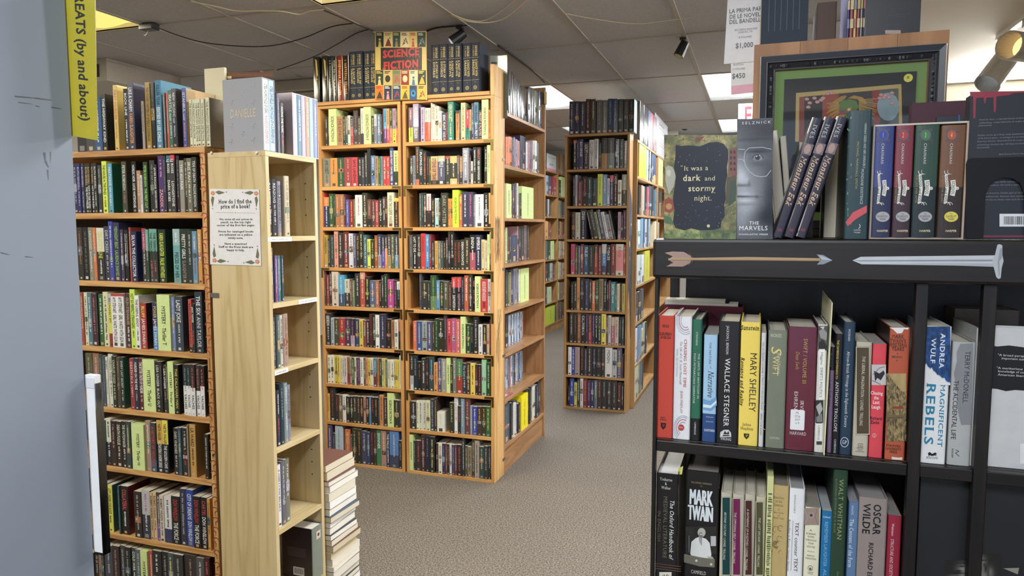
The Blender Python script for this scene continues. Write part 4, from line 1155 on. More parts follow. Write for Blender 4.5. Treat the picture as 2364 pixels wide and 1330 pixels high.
# ================================================================== lettered and drawn faces
class Face:
    """prints on one face of a thing. tr: pixel window the print was read in; plane: the face; org: the thing's corner on that face"""
    def __init__(self, mb, tr, plane, u0, z0, y=-.0005, surf=None):
        self.mb, self.tr, self.plane, self.u0, self.z0, self.y, self.surf = mb, tr, plane, u0, z0, y, surf
        self.n = 0
    def at(self, x, y):
        X0, Y0, s = self.tr
        px, py = X0 + x / s, Y0 + y / s
        ax, v = self.plane
        p = onY(px, py, v) if ax == 'Y' else onX(px, py, v)
        return ((p.x if ax == 'Y' else p.y) - self.u0, p.z - self.z0)
    def _y(self):
        self.n += 1
        return self.y - .000015 * self.n
    def V(self, s, xc, y0, y1, cap, col, **k):
        a, b = self.at(xc, y0), self.at(xc, y1)
        c = abs(self.at(xc + cap, y0)[0] - a[0])
        self.mb.text(s, (a[0] + b[0]) / 2, a[1], c, col, y=self._y(), w=abs(a[1] - b[1]), vert=True, align='l', surf=self.surf, **k)
        return self
    def H(self, s, xc, yc, wd, cap, col, **k):
        a = self.at(xc, yc)
        w = abs(self.at(xc + wd / 2, yc)[0] - self.at(xc - wd / 2, yc)[0])
        c = abs(self.at(xc, yc - cap / 2)[1] - self.at(xc, yc + cap / 2)[1])
        self.mb.text(s, a[0], a[1], c, col, y=self._y(), w=w, surf=self.surf, **k)
        return self
    def P(self, pts, col):
        q = [self.at(*p) for p in pts]
        yy = self._y()
        ar = sum(a[0] * b[1] - b[0] * a[1] for a, b in zip(q, q[1:] + q[:1]))
        if ar < 0:
            q = q[::-1]
        self.mb.add([(p[0], yy + (self.surf(p[0]) if self.surf else 0), p[1]) for p in q], [tuple(range(len(q)))], col)
        return self
    def R(self, x0, y0, x1, y1, col):
        n = 4 if self.surf else 1
        if n == 1:
            return self.P([(x0, y0), (x1, y0), (x1, y1), (x0, y1)], col)
        for k in range(n):
            a, b = x0 + (x1 - x0) * k / n, x0 + (x1 - x0) * (k + 1) / n
            self.P([(a, y0), (b, y0), (b, y1), (a, y1)], col)
        return self
    def O(self, x, y, r, col, ry=None, n=16):
        ry = ry or r
        return self.P([(x + r * math.cos(6.2832 * k / n), y + ry * math.sin(6.2832 * k / n)) for k in range(n)], col)
    def L(self, pts, wd, col):
        for a, b in zip(pts, pts[1:]):
            dx, dy = b[0] - a[0], b[1] - a[1]; L = math.hypot(dx, dy) or 1
            nx, ny = -dy / L * wd / 2, dx / L * wd / 2
            self.P([(a[0] - nx, a[1] - ny), (b[0] - nx, b[1] - ny), (b[0] + nx, b[1] + ny), (a[0] + nx, a[1] + ny)], col)
        return self
    def arc(self, x, y, r, a0, a1, wd, col, ry=None, n=12):
        ry = ry or r
        return self.L([(x + r * math.cos(math.radians(a0 + (a1 - a0) * k / n)), y + ry * math.sin(math.radians(a0 + (a1 - a0) * k / n))) for k in range(n + 1)], wd, col)

    def G(self, x0, y0, x1, y1, nx, ny, fn):
        """a picture printed on the face, as a fine grid of colours"""
        yy = self._y()
        q = [[self.at(x0 + (x1 - x0) * i / nx, y0 + (y1 - y0) * j / ny) for i in range(nx + 1)] for j in range(ny + 1)]
        vs = [(p[0], yy, p[1]) for r_ in q for p in r_]
        o = len(self.mb.v)
        self.mb.v += vs
        for j in range(ny):
            for i in range(nx):
                k = o + j * (nx + 1) + i
                self.mb.f.append((k + nx + 1, k + nx + 2, k + 1, k))
                self.mb.m.append(0)
                self.mb.c.append(hexc(fn(x0 + (x1 - x0) * (i + .5) / nx, y0 + (y1 - y0) * (j + .5) / ny)))
        return self
def grey(v, tint=(1, 1, 1)):
    v = lin(max(0.0, min(1.0, v)))
    return (v * tint[0], v * tint[1], v * tint[2])
def blobs(x, y, L):
    return sum(a * math.exp(-((x - bx_) / sx) ** 2 - ((y - by_) / sy) ** 2) for bx_, by_, sx, sy, a in L)
def vnoise(x, y, seed=0):
    def h(i, j):
        n = math.sin(i * 127.1 + j * 311.7 + seed * 74.7) * 43758.5453
        return n - math.floor(n)
    i, j = math.floor(x), math.floor(y)
    u, v = x - i, y - j
    u, v = u * u * (3 - 2 * u), v * v * (3 - 2 * v)
    return (h(i, j) * (1 - u) + h(i + 1, j) * u) * (1 - v) + (h(i, j + 1) * (1 - u) + h(i + 1, j + 1) * u) * v

def hard(label, tr, x0, x1, ytop, Y, zb, d, col, bands=(), side=None, pages='cfc8b8', finish='print_satin', group=None, bulge=.0009, soft=False, lean=0.0, mx=None):
    """a spine-out book as cover + page block; returns (object, Face on its spine)"""
    X0, Y0, s = tr
    p0, p1 = X0 + x0 / s, X0 + x1 / s
    yt = Y0 + ytop / s
    a, b = onY(p0, yt + (90 if mx is None else mx), Y).x, onY(p1, yt + (90 if mx is None else mx), Y).x
    h = onY((p0 + p1) / 2, yt, Y).z - zb
    w = b - a - .0004
    bl = min(bulge, w * .12)
    mb, pc = book_mesh(w, h, d, col, bands, side, not soft, bl, pages=pages, page_child=True)
    t = .0026 if not soft else .0006
    o = ('hardcover_book' if not soft else 'softcover_book', [finish])
    return mb, dict(name=o[0], mats=o[1], a=a, Y=Y, zb=zb, w=w, h=h, d=d, t=min(t, w * .16 if w < .012 else 9), rec=.0035 if not soft else .0006, pages=pages, label=label, group=group), Face(mb, tr, ('Y', Y), a, zb, y=-bl - .0003)
def done(mb, q, dz=0.0):
    o = mb.build(q['name'], q['mats'], loc=(q['a'], q['Y'], q['zb'] + dz))
    tag(o, uniq(q['label']), 'book', q['group'])
    pb = MB()
    t = q['t']
    pb.box(t + .0001, max(t, .001) + .0004, .001, q['w'] - t - .0001, q['d'] - .002, q['h'] - q['rec'], q['pages'])
    pb.build('page_block', 'page_edges', o)
    return o

# ================================================================== the black bookcase at the near right
YB = 1.42
ZB1, ZB2 = 1.131, .812
ZTOP = onY(1900, 551.5, 1.40).z
bc = root('black_bookcase', 'black-stained bookcase with an arrow and a sword painted on its top rail', 'bookcase', (-.19, 1.385, 0))
bx = -.19; by = 1.385
def bpart(nm, x0, y0, z0, x1, y1, z1, ax='z', bev=.0015):
    mb = MB(); mb.box(x0 - bx, y0 - by, z0, x1 - bx, y1 - by, z1)
    return mb.build(nm, 'black_stain_' + ax, bc, bevel=bev)
zr0 = onY(1800, 648, 1.385).z
rail = bpart('top_rail', -.19, 1.385, zr0, .6205, 1.404, ZTOP - .001, 'x', .006)
bpart('top_board', -.183, 1.404, ZTOP - .02, .6205, 1.68, ZTOP - .0006, 'x')
for x0, w0 in ((-.186, .0072), (.2648, .0195), (.366, .0205), (.60, .0205)):
    bpart('front_post', x0, 1.396, 0, x0 + w0, 1.416, zr0 + .001)
for x0 in (-.186, .60):
    bpart('rear_post', x0, 1.655, 0, x0 + .0205, 1.675, ZTOP - .021)
bpart('back_panel', -.152, 1.668, .02, .62, 1.676, ZTOP - .021)
for z in (ZB1, ZB2, .47, .13):
    bpart('shelf', -.186, 1.417, z - .022, .6195, 1.655, z - .0006, 'x')
    bpart('shelf_edge', -.1785, 1.400, z - .0225, .2645, 1.4165, z - .0008, 'x')
    bpart('shelf_edge', .387, 1.400, z - .0225, .60, 1.4165, z - .0008, 'x')
    bpart('shelf_edge', .2845, 1.400, z - .0225, .366, 1.4165, z - .0008, 'x')
# arrow and sword painted on the rail
Z6 = (1490, 540, 2.705)
def rail_paint(nm):
    mb = MB()
    return mb, Face(mb, Z6, ('Y', 1.385), bx, 0, y=-.0006)
mb, f = rail_paint('arrow')
f.P([(120, 118), (170, 110), (240, 113), (280, 135), (292, 152), (150, 155), (170, 140)], 'a58a80')
f.P([(150, 165), (292, 160), (275, 185), (235, 204), (130, 203), (175, 180)], 'a3877c')
for k in range(9):
    x = 150 + k * 15
    f.L([(x, 118), (x + 30, 150)], 1.6, '7d6259'); f.L([(x + 30, 166), (x - 4, 198)], 1.6, '7d6259')
f.P([(143, 152), (640, 144), (1090, 152), (1095, 170), (640, 166), (143, 165)], 'a98f6d')
f.L([(160, 163), (640, 163), (1090, 167)], 3, '7d6346')
f.P([(1068, 128), (1110, 132), (1168, 165), (1112, 190), (1070, 192), (1098, 162)], '848d96')
f.P([(1085, 133), (1168, 165), (1100, 160)], 'aab3ba')
mb.build('painted_arrow', 'print_matte', bc)
mb, f = rail_paint('sword')
f.P([(1292, 166), (1345, 143), (2185, 134), (2185, 206), (1940, 198), (1350, 190)], 'b9bec4')
f.P([(1292, 166), (1345, 165), (2180, 160), (2175, 172), (1345, 172)], '858c95')
f.P([(1350, 190), (1940, 198), (2185, 206), (2180, 185), (1900, 182)], 'a2a8af')
f.P([(2197, 68), (2212, 64), (2228, 72), (2228, 130), (2236, 168), (2224, 215), (2218, 275), (2205, 282), (2190, 270), (2172, 200), (2164, 172), (2182, 130)], 'adb2b8')
f.P([(2214, 90), (2226, 90), (2226, 150), (2210, 170), (2212, 250), (2206, 270), (2198, 180)], '8e949c')
mb.build('painted_sword', 'print_matte', bc)

g1 = 'literary criticism books on the upper black shelf'
B1 = (1500, 660, 3.41); B1b = (1790, 660, 3.167); B1c = (2080, 640, 2.89)
mb, q, f = hard('plain red-orange cloth hardcover at the open end of the upper black shelf', B1, 58, 190, 235, YB, ZB1, .155, 'c9493a', side='b8402f', finish='book_cloth', group=g1)
f.H('SIEGLE', 126, 315, 52, 20, '2a1a18', bold=1).H('SUBURBAN', 126, 377, 94, 24, '2a1a18', bold=1).H('AMBUSH', 126, 406, 82, 22, '2a1a18', bold=1).H('JOHNS', 104, 1036, 38, 12, '2a1a18', bold=1).H('HOPKINS', 107, 1053, 50, 12, '2a1a18', bold=1)
f.P([(86, 1076), (130, 1080), (126, 1110), (107, 1132), (88, 1108)], '1c1414').V('h', 110, 1088, 1112, 20, 'c9493a', serif=1)
done(mb, q)
mb, q, f = hard('white jacketed hardcover with blue and red swirls and pink lettering', B1, 192, 330, 240, YB, ZB1, .16, 'e4e4e6', group=g1)
for r_, c_ in ((62, '9fb0c4'), (50, 'c46a66'), (72, 'b8c4d2'), (36, '9fb0c4')):
    f.arc(282, 272, r_, 60, 235, 5, c_, ry=r_ * 1.5)
    f.arc(262, 1120, r_, 130, 300, 5, c_, ry=r_ * 1.4)
f.V('CHASING LOST TIME', 279, 418, 800, 22, 'bf6a68', serif=1).V('The Life of C. K. Scott Moncrieff:', 246, 432, 776, 17, 'a4a4a8', ital=.2, serif=1).V('Soldier, Spy and Translator', 217, 492, 714, 13, 'b4b4b8', ital=.2, serif=1).V('JEAN FINDLAY', 250, 825, 1000, 17, 'b98a8c', serif=1)
f.O(248, 1112, 24, 'b4403c'); f.H('FSG', 248, 1112, 30, 12, 'e4d0d0')
done(mb, q)
mb, q, f = hard('green hardcover with black foot and white lettering beside the swirled white jacket', B1, 332, 410, 265, YB, ZB1, .16, '2c6650', [(.815, 1, '17191a')], side='1c2a26', group=g1)
f.V('STEPHENS', 371, 362, 470, 13, 'd5dcd6', serif=1).V('THE LIMITS OF EROTICISM IN', 384, 532, 890, 14, 'd5dcd6', serif=1).V('POST-PETRARCHAN NARRATIVE', 351, 530, 925, 14, 'd5dcd6', serif=1).V('CAMBRIDGE', 357, 1072, 1172, 13, 'd5dcd6', serif=1)
done(mb, q)
mb, q, f = hard('sky blue softcover with a navy foot and flowing script title', B1, 422, 530, 385, YB, ZB1, .145, '9dc0da', [(.735, 1, '2c4a7c')], pages='b9b5ae', soft=True, group=g1)
f.P([(418, 885), (470, 905), (525, 870), (528, 940), (480, 985), (420, 970)], '6f9cc4').P([(420, 930), (480, 940), (525, 900), (526, 920), (480, 962), (420, 955)], 'd0e0ec')
f.V('THE NATURE', 476, 442, 618, 16, '4a5868', serif=1).V('of', 480, 628, 646, 12, '4a5868', ital=.3).V('Narrative', 480, 668, 878, 44, '3a4654', ital=.35, serif=1)
for t_, yy in (('SCHOLES', 998), ('PHELAN', 1032), ('KELLOGG', 1068)):
    f.H(t_, 472, yy, 58, 9, 'b8c8dc')
f.H('OXFORD', 470, 1137, 86, 18, 'eef2f6', serif=1)
done(mb, q)
mb, q, f = hard('thick black jacketed biography with large white serif title down its spine', B1, 538, 710, 280, YB, ZB1, .16, '1d1b1e', side='2a282a', group=g1)
f.V('JACKSON J. BENSON', 613, 315, 540, 19, 'd8d8d6', serif=1).V('WALLACE STEGNER', 607, 570, 1108, 40, 'e6e6e4', serif=1)
f.P([(552, 1190), (556, 1150), (585, 1132), (620, 1132), (640, 1155), (642, 1190)], 'c4c4c2').P([(572, 1182), (592, 1140), (606, 1160), (622, 1142), (628, 1182)], '26242a').L([(560, 1170), (640, 1170)], 4, 'e6e6e4').H('VIKING', 600, 1205, 86, 20, 'dededc', serif=1)
done(mb, q)
mb, q, f = hard('thick yellow hardcover with black serif lettering on the upper black shelf', B1, 712, 868, 285, YB, ZB1, .16, 'e6cd60', side='d9c05a', group=g1, finish='book_cloth')
f.H('Sunstein', 789, 330, 146, 34, '1e1a12', serif=1, ital=.2, bold=1).V('MARY SHELLEY', 812, 525, 990, 52, '3a3320').V('Romance and Reality', 727, 562, 942, 28, '1e1a12', ital=.25, serif=1, bold=1)
f.H('Johns', 765, 1090, 68, 22, '2a2416', serif=1).H('Hopkins', 765, 1122, 100, 22, '2a2416', serif=1).P([(740, 1160), (784, 1164), (780, 1188), (761, 1207), (742, 1186)], '1c1810').V('h', 764, 1170, 1192, 18, 'e6cd60', serif=1)
done(mb, q)
mb, q, f = hard('slim softcover with crumpled white spine and small grey lettering', B1, 872, 912, 370, YB, ZB1, .14, 'c9c8c8', soft=True, group=g1)
for k in range(16):
    y_ = 390 + k * 48; f.L([(876 + rnd.uniform(0, 8), y_), (900 + rnd.uniform(-6, 8), y_ + rnd.uniform(-25, 40))], 2.5, rnd.choice(('a9a8aa', 'b8b6b6', 'dadada')))
f.V('THE GEOGRAPHY OF HOPE', 890, 440, 690, 11, '6a6a6c', serif=1).V('A TRIBUTE TO WALLACE STEGNER', 885, 700, 975, 10, '77777a', serif=1).V('SIERRA CLUB BOOKS', 876, 1000, 1175, 11, '5a5a5c', serif=1)
done(mb, q)
mb, q, f = hard('grey-green hardcover with large gold letters down its spine', B1b, -58, 84, 325, YB, ZB1, .16, '747a6a', side='4a4c44', group=g1)
f.H('NOKES', 6, 363, 82, 24, 'd6d0b6', serif=1).V('S', 8, 440, 505, 74, 'd8c878', serif=1, ital=.2).V('WIFT', 0, 512, 660, 44, 'd8c878', serif=1).V('JONATHAN', 24, 490, 645, 22, 'd0cab0', serif=1).V('A HYPOCRITE REVERSED', -50, 478, 690, 8, 'c8c2a8').H('OXFORD', -6, 1112, 76, 16, 'c4c0ac', serif=1)
done(mb, q)
mb, q, f = hard('broad maroon hardcover with gold lettering and a white call-number sticker', B1b, 86, 302, 300, YB, ZB1, .16, '5e1f31', side='4a1a28', finish='print_gloss', group=g1)
f.V('SWIFT / VOLUME III', 216, 385, 718, 28, 'b99a4e', serif=1).V('Dean Swift', 162, 480, 612, 27, 'a98c48', serif=1, ital=.25).V('IRVI', 194, 838, 910, 26, 'd8cccc', serif=1).V('EHREN', 150, 770, 908, 26, 'd8cccc', serif=1).H('HARVARD', 165, 1078, 122, 24, 'd2c6c8', serif=1)
o = done(mb, q)
mb2 = MB(); f2 = Face(mb2, B1b, ('Y', YB), q['a'], q['zb'], y=-.0026)
f2.P([(112, 905), (118, 900), (208, 908), (215, 914), (210, 1048), (204, 1055), (112, 1048), (106, 1042)], 'dfe0e2')
for t_, yy, ww in (('PR', 927, 22), ('3726', 952, 42), ('.E37', 976, 40), ('v.3', 1000, 30)):
    f2.H(t_, 160, yy, ww, 15, '4a4c52')
s_ = mb2.build('call_number_sticker', 'print_satin', o)
mb, q, f = hard('slim book with black-and-white engraving on its spine and white title strip', B1b, 305, 376, 282, YB, ZB1, .15, 'c8c8c4', side='2a2a2c', group=g1)
f.R(312, 292, 382, 470, '4a4a4a').P([(318, 330), (350, 310), (378, 345), (372, 400), (330, 380)], '8a8a88').P([(315, 420), (345, 390), (380, 440), (378, 468), (316, 468)], '242424').P([(325, 300), (360, 296), (350, 318)], 'bcbcba')
f.R(292, 835, 350, 1000, '2a2a2a').P([(296, 880), (330, 850), (346, 900), (320, 950)], 'a2a2a0').P([(298, 960), (340, 930), (345, 995), (300, 995)], '777775').R(300, 1000, 340, 1160, '3a3a3a')
f.R(318, 462, 362, 832, 'dcdcd8').V('Higgins', 340, 485, 575, 17, '222').V("SWIFT'S POLITICS", 334, 596, 815, 19, '222', serif=1).R(298, 1005, 340, 1135, 'd8d8d4').V('CAMBRIDGE', 317, 1015, 1128, 15, '222', serif=1)
done(mb, q)
mb, q, f = hard('slim plum softcover squeezed behind the cream index card', B1b, 394, 430, 445, YB + .004, ZB1, .14, '75607a', [(0, .22, '242026')], soft=True, group=g1)
f.V('Leo Tolstoy', 390 + 10, 690, 880, 18, '3a2e40').V('Boyhood', 405, 490, 590, 14, '5a5460')
done(mb, q)
mb, q, f = hard('black softcover with small gold and larger white capitals down its spine', B1b, 432, 490, 350, YB, ZB1, .14, '17171b', soft=True, pages='a8a5a0', group=g1)
f.V('THE CAMBRIDGE COMPANION TO', 453, 396, 682, 15, 'cdb24e', bold=1).V('ANTHONY TROLLOPE', 444, 700, 1068, 22, 'dededc', serif=1).V('CAMBRIDGE', 435, 1120, 1222, 14, 'd0d0d0', serif=1)
done(mb, q)
mb, q, f = hard('navy cloth hardcover with white title and a circled monogram at its foot', B1b, 492, 580, 265, YB, ZB1, .16, '243a4e', side='1c2c3c', group=g1)
f.V('WOODARD', 540, 315, 405, 15, 'd6dce2', serif=1).V('African-British Writings in the Eighteenth Century', 524, 480, 1035, 21, 'd6dce2', serif=1)
f.arc(505, 1142, 28, 0, 360, 4, 'd6dce2', ry=35, n=18).H('GP', 505, 1142, 36, 26, 'd6dce2', serif=1)
done(mb, q)
def trilling(label, tr, x0, x1, yt, Y, zb, panel, words, xt, y0, y1, px0, px1, py0, py1, cap, grp, low=False):
    mb, q, f = hard(label, tr, x0, x1, yt, Y, zb, .155, 'b9b2a0', group=grp, side='a39c8c')
    f.R(px0 - 7, py0 - 9, px1 + 7, py1 + 9, '5a5348').R(px0 - 5, py0 - 7, px1 + 5, py1 + 7, 'bdb6a4').R(px0, py0, px1, py1, panel)
    f.V(words, xt, y0, y1, cap, 'd5d0c4', ital=.2, serif=1)
    if low:
        f.R(603, 1152, 638, 1180, '4a4438').R(606, 1155, 635, 1177, 'b9b2a0').H('HBJ', 620, 1166, 22, 14, '4a4438')
        for t_, yy, w_ in (('HARCOURT', 1186, 56), ('BRACE', 1198, 34), ('JOVANOVICH', 1210, 66)):
            f.H(t_, 618, yy, w_, 8, '4a4438')
    done(mb, q)
trilling('grey hardcover with tall brown title panel among the upper black shelf books', B1b, 582, 700, 410, YB, ZB1, '4d402c', 'THE LIBERAL IMAGINATION / LIONEL TRILLING', 636, 512, 1022, 594, 684, 450, 1080, 22, g1, True)
mb, q, f = hard('coral red softcover with a black-and-white picture band on its spine', B1b, 703, 806, 425, YB, ZB1, .15, 'cf4650', soft=True, pages='a3a09c', group=g1)
f.R(703, 575, 808, 725, 'bdb9b8').P([(720, 620), (760, 640), (790, 618), (800, 640), (770, 690), (745, 672), (728, 700)], '26242a').L([(712, 650), (760, 600), (800, 590)], 4, '5a585a').L([(705, 690), (770, 720)], 5, '6a686a')
for t_, yy, ww in (('Chasing', 783, 88), ('the', 817, 34), ('Last', 850, 50), ('Laugh', 885, 66)):
    f.H(t_, 740 - (yy - 783) * .05, yy, ww, 24, 'ecd8da', bold=1)
f.H('Richard', 735, 967, 88, 22, '34161c', bold=1).H('Zacks', 727, 996, 66, 22, '34161c', bold=1).arc(722, 1092, 14, 0, 360, 2.5, 'e8c4c8').L([(722, 1082), (722, 1104)], 3, 'e8c4c8')
done(mb, q)
mb, q, f = hard('worn orange-brown hardcover with an engraved street scene around its spine', B1b, 828, 978, 305, YB - .004, ZB1, .165, 'ae5439', side='3a2a22', group=g1)
f.P([(832, 305), (976, 305), (968, 320), (940, 316), (925, 345), (890, 348), (860, 318)], 'dcdad6')
for t_, yy, ww in (('MARK', 370, 90), ("TWAIN'S", 402, 118), ('WESTERN', 432, 128), ('YEARS', 460, 92)):
    f.H(t_, 896, yy, ww, 25, '3a2018', bold=1, serif=1)
f.O(892, 495, 4, '3a2018').H('BENSON', 889, 519, 76, 14, '4a2a20', bold=1).O(888, 545, 4, '3a2018')
f.R(814, 640, 955, 1135, 'a0885a')
def street(x, y):
    v = .58 + .10 * vnoise(x / 30, y / 60)
    if y - 640 > (x - 818) * 1.25 and y < 900 or y > 770:
        v = .30 + .30 * vnoise(x / 6, y / 14, 3) + .1 * vnoise(x / 3, y / 5, 4)
        if vnoise(x / 10, y / 24, 6) > .62:
            v -= .16
    if 940 < y < 975:
        v = .42
    return tuple(lin(min(1, max(0, v * q))) for q in (1.02, .88, .60))
f.G(812, 640, 955, 1136, 36, 110, street)
f.L([(816, 965), (935, 960)], 8, '57492f').R(855, 880, 935, 898, '8a3a2a')
for t_, yy, ww in (('STANFORD', 1168, 106), ('UNIVERSITY', 1192, 116), ('PRESS', 1214, 56)):
    f.H(t_, 862, yy, ww, 17, '3a2018', bold=1)
f.P([(850, 1248), (900, 1255), (926, 1252), (926, 1272), (850, 1268)], 'd6d2cc')
done(mb, q)
# cream index card that stands out between the books
mb = MB(); e0, e1 = onY(1898, 1054, 1.395), onY(1913, 700, 1.395)
mb.add([(0, 0, 0), (.0016, 0, 0), (.0016, .2, 0), (0, .2, 0), (.004, 0, e1.z - e0.z), (.0056, 0, e1.z - e0.z), (.0056, .2, e1.z - e0.z + .008), (.004, .2, e1.z - e0.z + .008)], [(0, 3, 2, 1), (4, 5, 6, 7), (0, 1, 5, 4), (1, 2, 6, 5), (2, 3, 7, 6), (3, 0, 4, 7)], 'd9d6b4')
c_ = mb.build('index_card', 'print_matte', loc=(onY(1905, 900, YB).x, 1.402, ZB1))
tag(c_, 'thin cream index card standing out between books on the upper black shelf', 'index card')
mb, q, f = hard('white hardcover with deep blue torn-edge top and large teal letters', B1c, 157, 330, 328, YB - .003, ZB1, .165, 'e2e3e4', side='cfd2d6', group=g1)
def torn(x, y):
    e = 572 + (x - 148) * .72 + 22 * vnoise(x / 12, 3) - 11
    if y < e:
        return tuple(lin(q * (.72 + .6 * vnoise(x / 16, y / 22, 2))) for q in (.12, .26, .46))
    return hexc('c9ccd0') if y < e + 8 else hexc('e2e3e4')
f.G(158, 329, 328, 720, 44, 96, torn)
f.V('ANDREA', 274, 375, 610, 32, 'dfe6ee', serif=1, bold=1).V('WULF', 214, 408, 578, 32, 'dfe6ee', serif=1, bold=1).V('MAGNIFICENT', 268, 715, 1135, 30, '2f86a4', serif=1, bold=1).V('REBELS', 192, 705, 1125, 58, '2a7f9e', serif=1, bold=1)
f.P([(178, 1172), (192, 1165), (206, 1178), (228, 1168), (240, 1178), (228, 1184), (240, 1192), (222, 1188), (205, 1192), (190, 1186), (184, 1196), (182, 1184)], '1c1c20').H('KNOPF', 207, 1204, 78, 14, '3a3a40', serif=1)
done(mb, q)
mb, q, f = hard('grey memoir with a dark shadow shape and black capitals beside the torn-edge book', B1c, 334, 490, 432, YB, ZB1, .16, 'adafae', side='8c8e8e', group=g1)
f.P([(395, 445), (480, 440), (465, 980), (400, 985), (380, 900), (370, 760), (352, 640), (372, 560), (370, 500)], '84868a')
f.V('TERRY McDONELL', 436, 492, 840, 34, '26272a').V('THE ACCIDENTAL LIFE', 358, 688, 1082, 32, '232427').V('KNOPF', 342, 1142, 1204, 13, '3a3b3e').L([(362, 1150), (385, 1160), (362, 1172), (388, 1195)], 4, '44464a')
done(mb, q)
mb, q, f = hard('thin pale spine pressed between the grey memoir and the black post', B1c, 494, 516, 340, YB + .004, ZB1, .16, 'bcbcba', group=g1)
done(mb, q)

# face-out books behind the right-hand posts
def faceout(label, x0, x1, y0, Y, zb, th, col, group=None, pages='b4b2ae', finish='print_satin', tr=(0, 0, 1), spine_left=True, cat='book'):
    X0, Y0, s = tr
    a, b = onY(X0 + x0 / s, Y0 + y0 / s + 150, Y).x, onY(X0 + x1 / s, Y0 + y0 / s + 150, Y).x
    h = onY(X0 + (x0 + x1) / 2 / s, Y0 + y0 / s, Y).z - zb
    mb = MB(); w = b - a
    mb.box(0, 0, 0, w, .0025, h, col); mb.box(0, th - .0025, 0, w, th, h, col)
    if spine_left:
        mb.box(0, .0025, 0, .0025, th - .0025, h, col)
    else:
        mb.box(w - .0025, .0025, 0, w, th - .0025, h, col)
    q = dict(a=a, Y=Y, zb=zb, w=w, h=h, th=th, pages=pages, label=label, group=group, mats=[finish], sl=spine_left)
    return mb, q, Face(mb, tr, ('Y', Y), a, zb)
def fdone(mb, q, name='hardcover_book', cat='book'):
    o = mb.build(name, q['mats'], loc=(q['a'], q['Y'], q['zb']))
    tag(o, uniq(q['label']), cat, q['group'])
    pb = MB(); x0, x1 = (.003, q['w'] - .003)
    pb.add([(x, y, z) for z in (.002, q['h'] - .003) for x, y in ((x0, .0028), (x1, .0028), (x1, q['th'] - .0028), (x0, q['th'] - .0028))], [(0, 3, 2, 1), (4, 5, 6, 7), (0, 1, 5, 4), (1, 2, 6, 5), (2, 3, 7, 6), (3, 0, 4, 7)], q['pages'])
    pb.build('page_block', 'page_edges', o)
    return o
mb, q, f = faceout('white face-out book with black review band behind the right black post', 575, 1010, 340, 1.432, ZB1, .03, 'c9cacb', tr=B1c)
f.P([(575, 450), (640, 462), (720, 455), (821, 468), (1010, 470), (1010, 770), (900, 762), (760, 752), (700, 760), (640, 745), (575, 740)], '141417')
for k, (t_, y_, x_) in enumerate((('"A broad perspective,', 524, 740), ('important author', 545, 735), ('"A meritorious collection', 612, 755), ('knowledge of contemporary', 634, 765), ('American literature."', 656, 740))):
    f.H(t_, x_ + 30, y_, len(t_) * 12, 14, 'd4d4d6')
f.R(795, 1110, 860, 1245, 'e4e4e6')
fdone(mb, q)
mb, q, f = hard('tan spined book lying behind the face-out review book', B1c, 345, 780, 215, 1.588, ZB1, .07, '6e6358', soft=True, group=None)
done(mb, q)
Z66 = (2060, 1060, 4.924)
for k, (x0, x1, yt, lab) in enumerate(((290, 930, 190, 'big black face-out portrait book in the narrow lower black bay'), (1000, 1900, 265, 'big black face-out portrait book beyond the right black post'))):
    mb, q, f = faceout(lab, x0, x1, yt, 1.430, ZB2, .035, '232427', tr=Z66, group='black portrait books in the lower black bays')
    if k == 0:
        PM = [(800, 1250, 70, 80, .40), (790, 1219, 34, 8, -.36), (760, 1270, 30, 10, -.3), (770, 1295, 60, 12, -.22), (850, 1240, 22, 60, -.2), (720, 1340, 90, 26, .3), (740, 1330, 40, 8, -.25), (820, 1185, 80, 16, -.12), (840, 1330, 70, 40, .16)]
        f.G(600, 1150, 928, 1420, 70, 60, lambda x, y: grey(.13 + max(0, blobs(x, y, PM)) + (vnoise(x / 6, y / 9, 3) - .5) * .05 * (1 if blobs(x, y, PM) > .1 else 0), (1, .98, .93)))
    else:
        PM = [(1025, 1190, 42, 90, .42), (1030, 1150, 26, 9, -.3), (1040, 1200, 16, 26, -.25), (1060, 1250, 16, 50, -.2), (1110, 1290, 46, 70, .28), (1090, 1300, 10, 60, -.2), (1030, 1330, 50, 60, .3), (1010, 1230, 12, 30, -.2)]
        f.G(1001, 1080, 1240, 1420, 60, 70, lambda x, y: grey(.13 + max(0, blobs(x, y, PM)) + (vnoise(x / 6, y / 12, 4) - .5) * .06 * (1 if blobs(x, y, PM) > .1 else 0), (1, .98, .93))).P([(1260, 1240), (1440, 1235), (1425, 1310)], '8d8a80')
    fdone(mb, q)

g2 = 'literary criticism books on the lower black shelf'
B2 = (1500, 1010, 4.157); B2b = (1780, 1010, 4.157)
mb, q, f = hard('thick black handbook with white italic title and tan cover edge, end of lower black shelf', B2, 60, 274, 348, 1.405, ZB2, .17, '1a191b', side='c2b89f', pages='d9dade', finish='print_gloss', group=g2)
f.H('Treharne', 158, 402, 120, 28, 'cfcfc8', serif=1).H('&', 156, 442, 20, 26, 'cfcfc8', serif=1).H('Walker', 158, 482, 92, 28, 'cfcfc8', serif=1)
f.V('The Oxford Handbook of', 211, 598, 1165, 40, 'e2e2e0', serif=1, ital=.2).V('MEDIEVAL LITERATURE', 148, 562, 1160, 36, '6c6a58', serif=1).V('IN ENGLISH', 90, 700, 1000, 30, '66644f', serif=1)
for yy in (1215, 1240, 1262):
    f.L([(58, yy - 8), (300, yy + 22)], 4, '7a5a48')
f.R(92, 1290, 210, 1420, 'd6d2c4').H('ab', 150, 1320, 70, 30, '3a382e', ital=.3)
o = done(mb, q)
mb = MB(); mb.add([(0, 0, 0), (.010, .002, 0), (.012, .004, .017), (.004, .0, .014)], [(0, 1, 2, 3)], 'd8d77a')
pm = onY(1570, 1088, 1.42)
